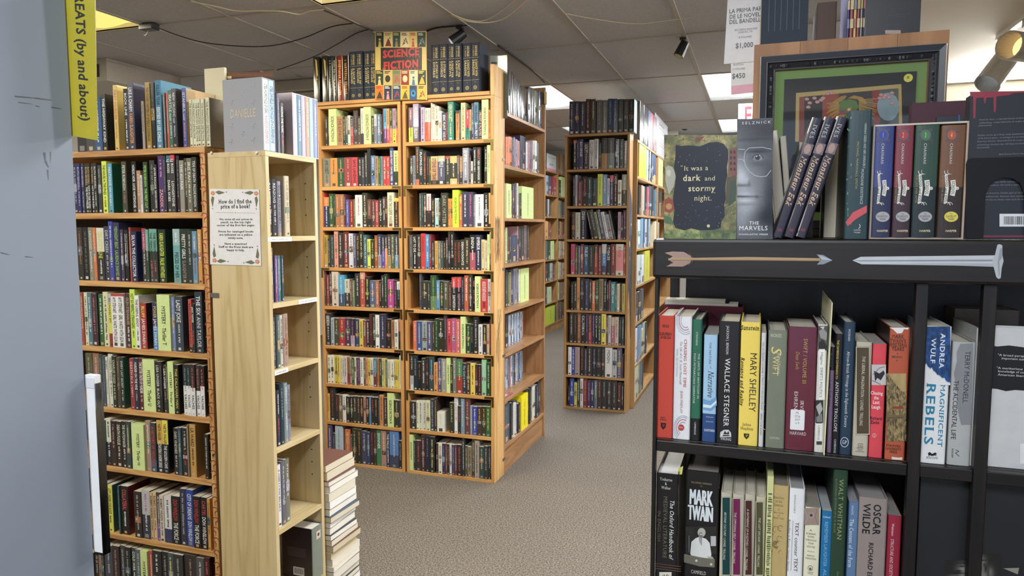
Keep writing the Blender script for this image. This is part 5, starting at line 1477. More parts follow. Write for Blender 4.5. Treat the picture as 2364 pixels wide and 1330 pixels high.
mb.build('page_marker', 'print_matte', o).location = (q['w'] * .86, .02, q['h'] - .006)
mb, q, f = hard('very thick black companion volume with a white-suited man pictured on its spine', B2, 340, 664, 325, 1.425, ZB2, .17, '19191b', side='1f1f22', pages='8e8781', finish='print_gloss', group=g2)
f.H('THE OXFORD COMPANION', 496, 438, 200, 17, 'a08c68', serif=1).H('TO', 496, 468, 22, 12, 'a08c68', serif=1)
for ox in (-5, -2, 2, 5):
    f.H('MARK', 492 + ox, 577, 222, 145, 'd8e0e4').H('TWAIN', 488 + ox, 728, 240, 140, 'd8e0e4')
f.G(345, 850, 640, 1120, 20, 18, lambda x, y: grey(.13 + .05 * vnoise(x / 40, y / 40))).R(585, 945, 636, 1040, 'b4b6b6')
f.P([(390, 1110), (400, 1000), (440, 965), (480, 950), (540, 970), (575, 1010), (592, 1120), (585, 1160), (400, 1140)], 'd6d8d6').P([(470, 960), (505, 955), (500, 1040), (480, 1010)], '9a9c9a').O(498, 910, 38, 'b4b2ac', ry=44).O(490, 935, 20, '7d7770', ry=28).P([(480, 922), (510, 922), (505, 934), (484, 934)], 'c4c2bc').P([(550, 1140), (600, 1140), (618, 1165), (570, 1165)], 'a8a49e')
f.L([(378, 940), (378, 1100)], 4, '8c8c8c')
f.P([(330, 1115), (500, 1150), (625, 1165), (622, 1245), (480, 1235), (330, 1195)], '6e6c60').O(448, 1180, 12, 'c8c8c0').O(590, 1215, 12, 'c8c8c0').H('CAMFIELD', 468, 1293, 146, 34, 'c9c6bc', serif=1)
done(mb, q)
for (lab, x0, x1, yt, pc_, wd, xt, y0, y1, p0, p1, py) in (
        ('grey hardcover with dark teal panel, first of four matching, on the lower black shelf', 676, 784, 530, '0f3a3c', 'BEYOND CULTURE / LIONEL TRILLING', 720, 715, 1172, 698, 770, 575),
        ('grey hardcover with magenta panel, second of four matching, on the lower black shelf', 787, 903, 545, '6a1c4a', 'THE OPPOSING SELF / LIONEL TRILLING', 815, 715, 1208, 800, 868, 588),
        ('grey hardcover with dark brown panel, third of four matching, on the lower black shelf', 906, 1008, 545, '44221f', 'A GATHERING OF FUGITIVES / LIONEL TRILLING', 935, 685, 1272, 918, 980, 605),
        ('grey hardcover with olive panel, fourth of four matching, on the lower black shelf', 1011, 1108, 570, '4a4a2c', 'THE LAST DECADE / LIONEL TRILLING', 1048, 765, 1242, 1022, 1086, 620)):
    trilling(lab, B2, x0, x1, yt, 1.415, ZB2, pc_, wd, xt, y0, y1, p0, p1, py, 1315, 20, g2)
mb = MB(); mb.box(0, 0, 0, .011, .2, onY(1780, 1100, 1.405).z - ZB2, 'c9cc92')
mb.marks(.0055, .235, .03, .008, '5a5f45')
o = mb.build('divider_card', 'print_satin', loc=(onY(1769, 1200, 1.405).x, 1.405, ZB2))
tag(o, uniq('pale green divider card on the lower black shelf, after four matching grey books'), 'divider card', 'divider cards among the books')
mb, q, f = hard('worn tan sketchbook-patterned hardcover beside the pale green divider', B2b, 10, 165, 460, 1.415, ZB2, .16, 'bfa873', side='8a7a55', pages='8a847a', group=g2)
for t_, yy, ww in (('Sketches', 575, 105), ('of the', 612, 70), ('Sixties', 648, 90), ('by', 690, 16), ('Bret Harte', 720, 92), ('and', 745, 22), ('Mark Twain', 772, 104)):
    f.H(t_, 74, yy, ww, 22 if yy < 660 else 16, '7a6438', serif=1)
for k in range(12):
    x_, y_ = rnd.uniform(20, 110), rnd.uniform(830, 1110); f.arc(x_, y_, rnd.uniform(10, 34), rnd.uniform(0, 200), rnd.uniform(220, 360), 3, '6e5c38', n=6)
done(mb, q)
mb, q, f = hard('white hardcover with thin black underlined title on the lower black shelf', B2b, 168, 318, 490, 1.41, ZB2, .165, 'dedfe1', side='9fa0a2', pages='a4a4a2', group=g2)
f.V('ZHOLKOVSKY', 228, 545, 728, 16, '5a5a5e').V('TEXT counter TEXT', 242, 810, 1288, 34, '26262a').L([(210, 795), (190, 1278)], 3, '3a3a3e').V('Rereadings in Russian Literary History', 170, 782, 1278, 22, '55555a', ital=.2, serif=1)
done(mb, q)
mb, q, f = hard('cream softcover with a wood-grain square at the top of its spine', B2b, 316, 468, 672, 1.412, ZB2, .15, 'dcd8bf', soft=True, pages='948d82', group=g2)
f.R(318, 675, 462, 838, '93837a').O(385, 745, 14, '4a3c38').arc(385, 745, 24, 0, 360, 4, 'b4a49a').L([(322, 690), (350, 760), (330, 830)], 4, 'b0a096').L([(440, 690), (420, 760), (450, 830)], 4, '75655e')
for t_, yy in (('A', 888), ('SCREAM', 922), ('GOES', 950), ('THROUGH', 983), ('THE', 1014), ('HOUSE', 1046)):
    f.H(t_, 382, yy, 14 + len(t_) * 13, 15, '4a463c', serif=1)
f.H('WHAT LITERATURE', 380, 1092, 70, 10, '77725f', ital=.3).H('ARNOLD', 380, 1132, 76, 14, '4a463c', serif=1).H('WEINSTEIN', 380, 1160, 104, 14, '4a463c', serif=1).arc(376, 1250, 24, 0, 360, 4, '6a6658').O(376, 1256, 12, '6a6658').H('RANDOM', 376, 1290, 56, 10, '6a6658').H('HOUSE', 376, 1304, 46, 10, '6a6658')
done(mb, q)
mb, q, f = hard('bright blue softcover with white capitals on the lower black shelf', B2b, 476, 586, 705, 1.412, ZB2, .145, '1f6a9c', soft=True, pages='a3a6a8', group=g2)
f.H('Caldwell', 532, 762, 72, 18, 'cfdbe6', ital=.2).V('REMEMBER LAUGHTER', 524, 805, 1238, 32, '7fb0d4').V('ALIEN', 514, 1262, 1420, 30, '7fb0d4')
done(mb, q)
mb, q, f = hard('dark green cloth hardcover with gold capitals, tallest on the lower black shelf', B2b, 590, 730, 308, 1.405, ZB2, .165, '1c3a26', side='15301f', pages='b9b4ac', finish='book_cloth', group=g2)
f.V('WALT WHITMAN', 664, 400, 985, 44, '8f9468', serif=1).V('AUTOGRAPH REVISION OF R. M. BUCKE', 618, 392, 912, 17, '7a8258', serif=1, ital=.15).V('New York', 640, 1280, 1400, 24, '6a7350', ital=.2)
done(mb, q)
mb, q, f = hard('steel blue softcover with white serif title on the lower black shelf', B2b, 734, 830, 620, 1.412, ZB2, .15, '5c7a9e', soft=True, pages='95959a', group=g2)
f.V('WHITE', 780, 650, 742, 18, 'd3dde8', serif=1).V('The Content of the Form', 765, 780, 1248, 38, 'e6ecf2', serif=1)
done(mb, q)
mb, q, f = hard('thick mauve-grey biography with heavy black squared lettering', B2b, 832, 1110, 580, 1.41, ZB2, .17, '8d827e', side='7a706c', pages='969290', group=g2)
f.V('OSCAR', 1015, 640, 935, 70, '17161a', bold=1).V('WILDE', 915, 632, 925, 70, '17161a', bold=1).V('RICHARD ELLMANN', 948, 1005, 1560, 44, '1c1b1f', bold=1)
done(mb, q)
mb, q, f = hard('crimson softcover with white lettering, last on the lower black shelf', B2b, 1108, 1242, 748, 1.412, ZB2, .15, '8c2338', soft=True, pages='85837f', group=g2)
f.V('Weimann', 1168, 825, 945, 24, 'dcc8cc').V('STRUCTURE AND SOCIETY', 1155, 970, 1330, 30, 'dcc0c6', ital=.2, serif=1)
done(mb, q)
# pale stack lying behind the upper row, and spines of the far side
for (lab, x0, x1, y0, y1, c_, Yb) in (('maroon hardcover lying flat behind the red and white spines', 1533, 1716, 703, 728, '5a1c33', 1.585),):
    a, b = onY(x0, y0, Yb), onY(x1, y1, Yb)
    st_ = MB(); st_.box(0, 0, 0, b.x - a.x, .06, a.z - ZB1, c_)
    o = st_.build('hardcover_book', 'book_cloth', loc=(a.x, Yb, ZB1)); tag(o, uniq('maroon cloth hardcover standing lengthwise behind the front row, upper black shelf'), 'book')
    for k, c2 in enumerate(('d8d6cc', 'c9c6bc')):
        p_ = MB(); p_.box(0, 0, 0, (b.x - a.x) * (.92 - .16 * k), .05, .0055, c2)
        o2 = p_.build('pamphlet', 'page_edges', loc=(a.x + .002, Yb + .004, a.z + .0002 + .0058 * k)); tag(o2, uniq(('lower' if k == 0 else 'upper') + ' pale pamphlet lying on the maroon book, upper black shelf'), 'pamphlet')

# ------------------------------------------------------------------ on top of the black bookcase
g0 = 'books standing on the black bookcase'
Z1 = (1490, 260, 4.432)
YT = 1.405
mb, q, f = faceout('dark illustrated storybook facing out, quoting a dark and stormy night', 192, 940, 228, YT, ZTOP, .018, '23252e', tr=Z1, group=g0, finish='print_gloss')
rr_ = random.Random(3)
PAL = [(.50, .48, .33), (.44, .44, .29), (.36, .38, .26), (.58, .55, .38), (.32, .36, .28), (.50, .42, .30)]
def border(x, y):
    a, b = vnoise(x / 90, y / 90, 1), vnoise(x / 38, y / 38, 2)
    c = [.36 + .26 * a, .37 + .22 * a, .24 + .16 * a]
    c = [q * (1 - .35 * max(0, b - .45)) for q in c]
    if b < .3:
        c = [c[0] + .08, c[1] + .05, c[2] + .02]
    k = .92 + .2 * vnoise(x / 11, y / 11, 4)
    if abs(vnoise(x / 34, y / 34, 9) - .5) < .022:
        k *= .62
    if y > 1200:
        c = [c[0] * .86, c[1] * 1.0, c[2] * .95]
    return tuple(lin(min(1, max(0, q * k))) for q in c)
f.G(192, 228, 940, 1296, 190, 250, border)
f.P([(205, 560), (235, 540), (280, 560), (310, 640), (290, 760), (240, 840), (205, 700)], 'a8a698').P([(215, 600), (240, 580), (262, 600), (255, 650), (225, 650)], 'c4c2b0')
f.P([(195, 890), (240, 865), (290, 900), (300, 990), (250, 1030), (195, 1010)], '8a4438').O(240, 960, 32, 'b08a58').P([(195, 1050), (260, 1070), (300, 1150), (195, 1130)], '4d6a4c')
f.P([(860, 375), (938, 350), (938, 640), (845, 650)], '7a4e44')
for i in range(2):
    for j in range(4):
        f.R(866 + i * 36, 390 + j * 58, 886 + i * 36, 420 + j * 58, '3a2c2a')
f.P([(835, 660), (930, 640), (925, 900), (820, 940)], '5a4a3a').P([(870, 700), (930, 690), (925, 900), (850, 960)], '3f4f3c').P([(510, 262), (610, 245), (560, 285), (515, 305)], '7a4038').L([(410, 262), (470, 280), (520, 285)], 7, '6d5f45')
f.P([(310, 330), (360, 342), (440, 335), (560, 345), (660, 305), (740, 300), (800, 320), (845, 380), (848, 470), (832, 560), (838, 640), (815, 760), (822, 880), (805, 940), (812, 1060), (780, 1100), (770, 1180), (690, 1200), (560, 1205), (470, 1185), (400, 1205), (310, 1180), (282, 1120), (298, 1000), (282, 880), (312, 660), (292, 560), (308, 440)], '1c1f29')
for k in range(45):
    f.O(rr_.uniform(320, 790), rr_.choice((rr_.uniform(350, 520), rr_.uniform(930, 1180))), rr_.uniform(1.5, 3.5), 'b9b7a8', n=5)
f.O(645, 1160, 16, 'c6c09a')
f.H('“', 372, 560, 26, 40, 'd4cba6', serif=1).H('It was a', 520, 568, 252, 48, 'd4cba6', serif=1).H('dark', 475, 668, 182, 62, 'd4cba6', serif=1, bold=1).H('and', 662, 672, 112, 46, 'd4cba6', serif=1).H('stormy', 578, 774, 280, 58, 'd4cba6', serif=1, bold=1).H('night.', 592, 874, 186, 54, 'd4cba6', serif=1).H('”', 706, 832, 28, 30, 'd4cba6', serif=1)
fdone(mb, q)
mb, q, f = hard('thick grey book whose spine shows half a face with round glasses', Z1, 942, 1296, 62, YT - .006, ZTOP, .15, '50545e', side='7a7468', pages='b9a888', group=g0, finish='print_gloss', mx=140)
FACE = [(1000, 780, 150, 330, .22), (985, 660, 60, 70, .10), (1045, 690, 26, 30, .06), (960, 560, 60, 120, .08), (1110, 900, 150, 120, .06), (1020, 1000, 110, 60, .05), (975, 1120, 90, 90, .08),
        (1150, 380, 160, 40, -.06), (1140, 400, 110, 14, -.10), (1150, 520, 120, 30, -.05), (1150, 470, 95, 40, .05), (1080, 470, 30, 26, -.06), (1010, 745, 55, 14, -.16), (960, 745, 30, 18, -.10), (1062, 720, 18, 40, -.09),
        (1030, 860, 110, 8, -.20), (960, 858, 60, 9, -.14), (1140, 862, 20, 20, -.08), (1020, 900, 90, 16, .09), (1030, 830, 80, 14, .05), (1010, 940, 80, 12, -.07), (1300, 900, 90, 330, -.16), (1240, 1060, 110, 90, -.14), (1240, 180, 260, 110, -.13), (1060, 190, 200, 40, .03), (1000, 285, 140, 16, -.05), (1150, 270, 160, 10, -.05), (950, 300, 60, 90, .04), (1190, 700, 60, 120, .05)]
def marv(x, y):
    v = .33 + 1.35 * blobs(x, y, FACE) + (vnoise(x / 7, y / 7) - .5) * .035
    d = math.hypot((x - 1150) / 52, (y - 462) / 30)
    if d < 1:
        v = .52
    d2 = math.hypot(x - 1148, y - 460)
    if d2 < 27:
        v = .20 if d2 > 13 else .08
    if abs(d - 1) < .10 and y < 468:
        v = .12
    if math.hypot(x - 1138, y - 447) < 7 or math.hypot(x - 1168, y - 440) < 6:
        v = .85
    return grey(v, (.93, .97, 1.06))
f.G(938, 66, 1302, 1294, 100, 250, marv)
f.L([(1020, 400), (1060, 362), (1200, 356), (1290, 376)], 6, 'b4b8be').L([(1020, 400), (1008, 470), (1022, 540), (1060, 600), (1120, 645), (1180, 658), (1240, 650), (1285, 590)], 6, 'b4b8be').L([(952, 375), (1020, 378)], 7, 'b4b8be').L([(950, 480), (990, 478), (1010, 500)], 6, 'b4b8be')
f.H('SELZNICK', 1140, 103, 308, 26, 'd2d4d8', track=.25).H('THE', 1113, 1130, 104, 34, 'e4e4e4', serif=1).H('MARVELS', 1105, 1182, 298, 44, 'e8e8e8', serif=1).H('SCHOLASTIC PRESS', 1103, 1246, 300, 15, 'd0d2d6', bold=1)
done(mb, q)
# books turned spine inwards behind the leaning trio
for (lab, x0, x1, yt, Yb, c_, an) in (('white book with its page edges out, leaning beside the half-face book', 1797, 1822, 300, 1.56, 'cfcac0', .12), ('slim book with page edges out behind the leaning trio', 1822, 1836, 312, 1.57, 'c9c2b4', .1),
                                ('cream block of page edges just behind the first leaning dark book', 1842, 1880, 327, 1.56, 'c4bba6', 0), ('tall page edges between the leaning trio and the green spine', 1905, 1946, 330, 1.57, 'cdc6b6', 0)):
    a, b = onY(x0, 430, Yb), onY(x1, 430, Yb)
    h = onY((x0 + x1) / 2, yt, Yb).z - ZTOP
    mb = MB(); w = b.x - a.x
    mb.box(0, 0, 0, .001, .1, h, '9a968e'); mb.box(w - .001, 0, 0, w, .1, h, '8f8b84'); mb.box(.001, .099, 0, w - .001, .1, h, '9a968e')
    o = mb.build('softcover_book', 'print_satin', loc=(a.x, Yb, ZTOP + (w * math.sin(an) * 0)), rot=(0, -an, 0)); tag(o, uniq(lab), 'book', 'books turned spine inwards on the black bookcase')
    pb = MB(); pb.box(.0012, .0006, .0006, w - .0012, .0985, h - .0006, c_); pb.build('page_block', 'page_edges', o)
# three leaning copies
for k, (xr, lab) in enumerate(((1815, 'dark purple leaning book beside the half-face book, first of three'), (1847, 'middle one of three dark purple books leaning towards the green spine'), (1874, 'dark purple leaning book that touches the green spine'))):
    an = math.radians(16.3)
    w = .0186
    h = (onY(1920, 275, YT).z - ZTOP) / math.cos(an)
    HL = onY(1780 + 702 / 4.03, 230 + 102 / 4.03 + 140, YT).x
    pr_ = Vector((HL - .0012 - h * math.sin(an) - (2 - k) * (w + .0006) / math.cos(an), YT, ZTOP))
    mb, pc = book_mesh(w, h, .15, '2c2836', (), '4a4448', True, .002, pages='b4ada4', page_child=True)
    sf = spine_fn(w, .002)
    mb.quad((.001, -.0023, h * .70), (w - .001, -.0023, h * .70), (w - .001, -.0023, h * .79), (.001, -.0023, h * .79), '6e6266')
    mb.add([(w * .5 + w * .3 * math.cos(a * .52), -.00245, h * .745 + .009 * math.sin(a * .52)) for a in range(12)], [tuple(range(12))], 'a88a80')
    mb.text('IVES', w / 2, h * .945, w * .36, 'b8b4b8', vert=True, align='l', w=h * .115, serif=1, surf=sf)
    mb.text('Monsieur Eek', w / 2, h * .685, w * .52, 'c9a98c', vert=True, align='l', w=h * .41, ital=.35, serif=1, bold=1, surf=sf)
    mb.quad((w * .3, -.0024, h * .05), (w * .7, -.0024, h * .05), (w * .7, -.0024, h * .075), (w * .3, -.0024, h * .075), '6a2c3c')
    mb.v = [(x - w, y, z) for (x, y, z) in mb.v]
    o = mb.build('hardcover_book', 'print_gloss', loc=(pr_.x, YT, ZTOP), rot=(0, an, 0))
    tag(o, uniq(lab), 'book', 'matching books leaning on the black bookcase')
    pb = MB(); pb.box(-w + .0027, .003, .001, -.0027, .148, h - .0035, 'b4ada4'); pb.build('page_block', 'page_edges', o)
Z2 = (1780, 230, 4.03)
mb, q, f = hard('dark teal hardcover with leafy edge and a red stripe near its foot', Z2, 702, 925, 102, YT, ZTOP, .15, '253d44', side='2f3a38', pages='a8a294', group=g0, mx=140)
for k in range(40):
    x_, y_ = rr_.choice((rr_.uniform(704, 745), rr_.uniform(880, 912))), rr_.uniform(130, 1280)
    if x_ < 800 or y_ < 220:
        f.O(x_, y_, rr_.uniform(4, 9), rr_.choice(('4f6e58', '35544c', '6a8468')), ry=rr_.uniform(9, 18), n=7)
f.V('HANNAH GREEN AND HER UNFEASIBLY', 872, 225, 640, 22, 'c3ccc6', serif=1).V('MUNDANE EXISTENCE', 845, 645, 975, 24, 'c3ccc6', serif=1).V('MICHAEL MARSHALL SMITH', 800, 390, 832, 20, 'a9a062', serif=1)
f.P([(694, 1140), (760, 1050), (890, 985), (890, 1050), (780, 1120), (712, 1180)], 'c1525a').arc(808, 1178, 20, -60, 80, 5, 'e4e6e4').H('HARPER', 800, 1214, 64, 11, 'd0d4d2').H('Voyager', 800, 1234, 64, 13, 'd0d4d2')
done(mb, q)
# boxed set of four
Z3 = (1990, 210, 3.8)
a0, a1 = onY(2011.5, 420, YT).x, onY(2230.5, 420, YT).x
hh = onY(2120, 284, YT).z - ZTOP
mb = MB()
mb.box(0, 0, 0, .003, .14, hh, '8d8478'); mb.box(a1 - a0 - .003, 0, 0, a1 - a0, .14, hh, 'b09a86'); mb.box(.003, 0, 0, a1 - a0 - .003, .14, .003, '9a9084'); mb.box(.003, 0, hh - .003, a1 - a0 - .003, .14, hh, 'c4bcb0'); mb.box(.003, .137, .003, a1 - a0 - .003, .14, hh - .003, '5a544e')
o = mb.build('slipcase', 'print_satin', loc=(a0, YT, ZTOP)); tag(o, 'open card slipcase holding four numbered fantasy volumes on the black bookcase', 'slipcase')
for k, (x0, x1, col, low, num, sub, orb, word) in enumerate(((98, 268, '35407a', '262c4c', '1', '', '2c3f9a', 'SCHOOL'), (278, 440, '7a3340', '3a2830', '2', 'A WORLD WITHOUT PRINCES', 'a8323c', 'SCHOOL'), (448, 662, '2c463a', '1c2a2c', '3', 'THE LAST EVER AFTER', '3a7a4a', 'SCHOOL'), (674, 892, '6e4a34', '2e2422', '4', 'QUESTS FOR GLORY', 'b0522c', 'CAMELOT'))):
    mb, q, f = hard(['blue volume numbered 1 in the slipcase of four', 'red volume numbered 2 in the slipcase of four', 'green volume numbered 3 in the slipcase of four', 'brown volume numbered 4 in the slipcase of four'][k], Z3, x0, x1, 300, YT - .0005, ZTOP + .0034, .134, col, [(.55, .78, low), (.78, 1, low)], soft=True, group='four-volume boxed fantasy set', bulge=.0012, mx=140)
    q['h'] = min(q['h'], hh - .0068)
    top_ = hh - .0068
    mb.v = [(x, y, min(z, top_)) for (x, y, z) in mb.v]
    xc = (x0 + x1) / 2 + 2
    f.O(xc, 388, 50, '5a5660', ry=50).O(xc, 388, 38, orb, ry=40).H(num, xc, 388, 18, 42, 'c8b89a', serif=1)
    for dx in (-44, 44):
        for dy in (-44, 44):
            f.arc(xc + dx, 388 + dy, 10, 0, 360, 4, '6a6268', n=8)
    f.V('CHAINANI', xc - 6, 460, 645, 24, 'd6d6d4', track=.1)
    s1 = .8 if k < 2 else 1.0
    f.P([(xc - 12 * s1, 785), (xc + 32 * s1, 780), (xc + 40 * s1, 860), (xc + 24 * s1, 925), (xc - 16 * s1, 915), (xc - 4 * s1, 850)], 'd8d6ce').V('SCHOOL', xc + 12 * s1, 792, 912, 26 * s1, '3a3a40', serif=1, bold=1)
    f.P([(xc - 62 * s1, 735), (xc - 36 * s1, 728), (xc - 26 * s1, 860), (xc - 44 * s1, 985), (xc - 72 * s1, 990), (xc - 56 * s1, 860)], 'd8d6ce').V('GOOD and EVIL', xc - 48 * s1, 742, 980, 20 * s1, '33343a', serif=1, bold=1)
    for sy in (710, 1000):
        f.arc(xc - 40 * s1, sy, 24 * s1, 40 if sy < 800 else -160, 200 if sy < 800 else 10, 7, 'd0cec6', n=7).arc(xc - 16 * s1, sy, 22 * s1, 60 if sy < 800 else -170, 220 if sy < 800 else 0, 5, 'c4c2ba', n=7)
    f.O(xc + 48 * s1, 855, 14, 'd8d6ce').H('&', xc + 48 * s1, 855, 12, 16, '3a3a40', serif=1)
    if sub:
        f.V(sub, xc - 82 * s1, 740, 985, 15, 'a8925a', serif=1)
    f.O(xc - 6, 1104, 62, 'c9bd4e' if k == 3 else '9a979c', ry=46).O(xc - 6, 1104, 54, 'd4c95a' if k == 3 else 'a8a6aa', ry=39).H('THE', xc - 6, 1080, 28, 14, '4a4640', serif=1).H(word, xc - 6, 1100, 96, 18, '3a3630', serif=1, bold=1).H('YEARS', xc - 6, 1124, 58, 17, '3a3630', serif=1, bold=1)
    f.H('HARPER', xc - 8, 1228, 98, 18, 'd6c8a0', bold=1)
    done(mb, q)
mb, q, f = faceout('maroon cloth book standing lengthwise behind the slipcase of four', 415, 905, 95, 1.56, ZTOP, .03, '4a2c38', tr=Z3, finish='book_cloth')
fdone(mb, q)
mb, q, f = faceout('small dark book with a blue corner peeking over the slipcase', 628, 860, 225, 1.548, ZTOP, .008, '2c3440', tr=Z3)
f.R(845, 210, 858, 300, '3a58a0')
fdone(mb, q)
mb, q, f = faceout('large black face-out book with dripping red top edge held by a bookend', 925, 1800, 15, YT + .004, ZTOP, .03, '23262d', tr=Z3, group=g0, pages='cfccc4', finish='print_satin')
drip = [(950, 10)]
f.P([(945, 8), (1560, -2), (1500, 12), (1330, 20), (1285, 38), (1180, 48), (1172, 180), (1165, 190), (1155, 180), (1152, 58), (1090, 60), (1082, 108), (1070, 108), (1066, 58), (1000, 62), (994, 235), (985, 245), (976, 235), (974, 50), (950, 48)], '8a2f40')
for (t_, x_, y_, w_) in (('American Gory - a vigorous history of American', 1240, 244, 430), ('unflinching, comprehensive in scope and', 1235, 272, 420), ('achievements.', 1080, 302, 120), ('Dunbar serves up a lively, vivid examination of', 1230, 382, 440), ('of the horror genre - or perhaps it is an ominous', 1232, 408, 440), ('American history. Unmatched in its scope and', 1226, 436, 440), ('entertaining chronicle that will keep you hooked', 1226, 466, 440), ('way possible.', 1064, 496, 118), ('Black American Horror Cinema', 1320, 552, 240)):
    f.H(t_, x_, y_, w_, 13, '8b8f96', serif=1, ital=.15)
for (t_, x_, y_, w_) in (('sharp, Dunbar understands', 1260, 796, 210), ('audience. Her book is equal to', 1260, 824, 280), ('and dexterity. Dunbar gets at the heart', 1260, 894, 380), ('condensations. American Gory synthesizes', 1260, 924, 380), ('and why we always come back for more.', 1260, 952, 380)):
    f.H(t_, x_, y_, w_, 13, '8b8f96', serif=1, ital=.15)
f.R(1205, 1078, 1470, 1190, 'd6d8dc')
x_ = 1245
while x_ < 1440:
    b_ = rr_.choice((3, 5, 8)); f.R(x_, 1100, x_ + b_, 1172, '1c1d22'); x_ += b_ + rr_.choice((3, 5, 7))
f.R(1010, 1268, 1800, 1284, '7a2c3c')
fdone(mb, q)
mb = MB(); bf = Face(mb, Z3, ('Y', YT - .004), 0, 0)
pl = [(912, 1292), (912, 640), (925, 605), (960, 590), (1560, 575), (1595, 600), (1600, 1292), (1440, 1292), (1420, 900), (1390, 810), (1330, 770), (1250, 758), (1170, 775), (1120, 815), (1085, 900), (1065, 1292)]
P_ = [bf.at(*p) for p in pl]
mb = MB(); n_ = len(P_)
mb.prism([(p[0], max(p[1], ZTOP)) for p in P_], YT - .004, YT - .003, '2b3038')
mb.box(P_[0][0], YT - .003, ZTOP, P_[6][0], YT + .0015, ZTOP + .0006, '2b3038')
o = mb.build('bookend', 'black_metal'); tag(o, 'dark metal arched bookend in front of the black dripping-red book', 'bookend')
# ================================================================== wooden bookcase (seen from its back) with the framed picture
YW = 1.75
wx0, wx1 = onY(1740, 150, YW).x, onY(2189, 150, YW).x
WT = onY(1965, 85, YW).z
wb = root('wooden_bookcase', 'brown wooden bookcase turned away, a framed picture hung on its back', 'bookcase', (wx0, YW, 0))
ww = wx1 - wx0
for k in range(4):
    mb = MB(); mb.box(ww * k / 4 + .0003, 0, .02, ww * (k + 1) / 4 - .0003, .012, WT - .001); mb.build('back_plank', 'plank_z', wb)
for x in (0, ww - .02):
    mb = MB(); mb.box(x, .0125, 0, x + .02, .3, WT - .0205); mb.build('side_panel', 'plank_z', wb)
for z in (.1, .5, .9, 1.3, WT):
    mb = MB(); mb.box(.0205 if z < WT else 0, .0125, z - .02, ww - (.0205 if z < WT else 0), .3, z); mb.build('shelf' if z < WT else 'top_board', 'plank_x', wb)
YP = 1.728
px0, px1 = onY(1752, 250, YP).x, onY(2181, 250, YP).x
pzt = onY(1966, 114, YP).z
pzb = 1.535
fr = root('framed_picture', 'framed colourful print with a green mat, hung on the brown wooden bookcase', 'picture', (px0, YP, pzb))
pw, ph_ = px1 - px0, pzt - pzb
def frame_ring(mb, i0, i1, y0, y1, col):
    a = [(i0, i0), (pw - i0, i0), (pw - i0, ph_ - i0), (i0, ph_ - i0)]
    b = [(i1, i1), (pw - i1, i1), (pw - i1, ph_ - i1), (i1, ph_ - i1)]
    vs = [(p[0], y0, p[1]) for p in a] + [(p[0], y1, p[1]) for p in b]
    mb.add(vs, [(k, (k + 1) % 4, (k + 1) % 4 + 4, k + 4) for k in range(4)], col)
mb = MB()
frame_ring(mb, 0, 0, .02, .004, '1a1d24')
frame_ring(mb, 0, .002, .004, 0, '8a8c90'); frame_ring(mb, .002, .014, 0, .002, '23262e'); frame_ring(mb, .014, .016, .002, -.001, '74767a')
frame_ring(mb, .016, .0185, -.001, .003, '2a2c32'); frame_ring(mb, .0185, .029, .003, .008, '24252a'); frame_ring(mb, .029, .032, .008, .006, '55565a'); frame_ring(mb, .032, .0335, .006, .013, '8a5a44')
mb.build('frame', mat_flat('frame_lacquer', '2b2d34', .35) and ['print_satin'], fr)
mb = MB()
for k in range(150):
    s_ = k % 3
    t_ = rnd.uniform(.02, .98)
    x_, z_ = (rnd.uniform(.02, pw - .02), ph_ - .0238) if s_ == 0 else (.0238, t_ * ph_ * .95) if s_ == 1 else (pw - .0238, t_ * ph_ * .95)
    r_ = rnd.uniform(.0016, .0034)
    mb.add([(x_ + r_ * math.cos(a * 1.047), .0040, z_ + r_ * 1.3 * math.sin(a * 1.047)) for a in range(6)] + [(x_, .0015, z_)], [(a, (a + 1) % 6, 6) for a in range(6)], rnd.choice(('3c3c40', '26262a', '6a6a6c')))
mb.build('carved_leaves', 'print_satin', fr)
mb = MB(); frame_ring(mb, .0335, .0525, .0128, .0135, '6f8a52'); mb.build('green_mat', 'book_cloth', fr)
mb = MB(); mb.quad((.052, .0145, .052), (pw - .052, .0145, .052), (pw - .052, .0145, ph_ - .052), (.052, .0145, ph_ - .052), '24262e')
f = Face(mb, (1660, 0, 4.586), ('Y', YP + .0145), px0, pzb, y=.0143)
f.P([(815, 985), (2360 - 430 + 0 + 0, 890), (1943, 1500), (805, 1500)], 'c2a86a')
def q_(pts, col, tr=(1660, 0, 4.586)):
    f.tr = tr; f.P(pts, col)
q_([(850, 1028), (1900, 935), (1905, 1500), (845, 1500)], '8a4438')
q_([(905, 1025), (1095, 1010), (1090, 1500), (900, 1500)], '26262a')
q_([(1095, 1010), (1250, 1000), (1250, 1500), (1090, 1500)], '9a4a38')
q_([(1270, 990), (1620, 960), (1640, 1500), (1250, 1500)], '3a3634')
q_([(1620, 960), (1700, 950), (1700, 1500), (1640, 1500)], '8c3c34')
q_([(1700, 950), (1898, 935), (1900, 1500), (1700, 1500)], '5a625f')
f.O(1790, 1130, 118, '8fa5ab', ry=150)
q_([(1350, 1010), (1420, 975), (1510, 980), (1560, 1020), (1480, 1050), (1390, 1050)], '30343c'); q_([(1200, 1080), (1290, 1020), (1350, 1010), (1340, 1040), (1250, 1100)], 'a9823e'); q_([(1360, 1040), (1430, 1010), (1520, 1030), (1570, 1090), (1540, 1100), (1460, 1050)], 'b28a44')
q_([(1265, 1110), (1300, 1065), (1380, 1050), (1450, 1065), (1480, 1130), (1440, 1200), (1360, 1240), (1270, 1200)], '5e7c44'); q_([(1255, 1180), (1330, 1160), (1345, 1200), (1270, 1225)], '9a5470'); q_([(1345, 1160), (1400, 1130), (1410, 1170), (1360, 1185)], 'a9803e'); q_([(1255, 1215), (1350, 1215), (1340, 1250), (1265, 1255)], 'b08a40'); f.O(1375, 1160, 14, 'd2ccb8')
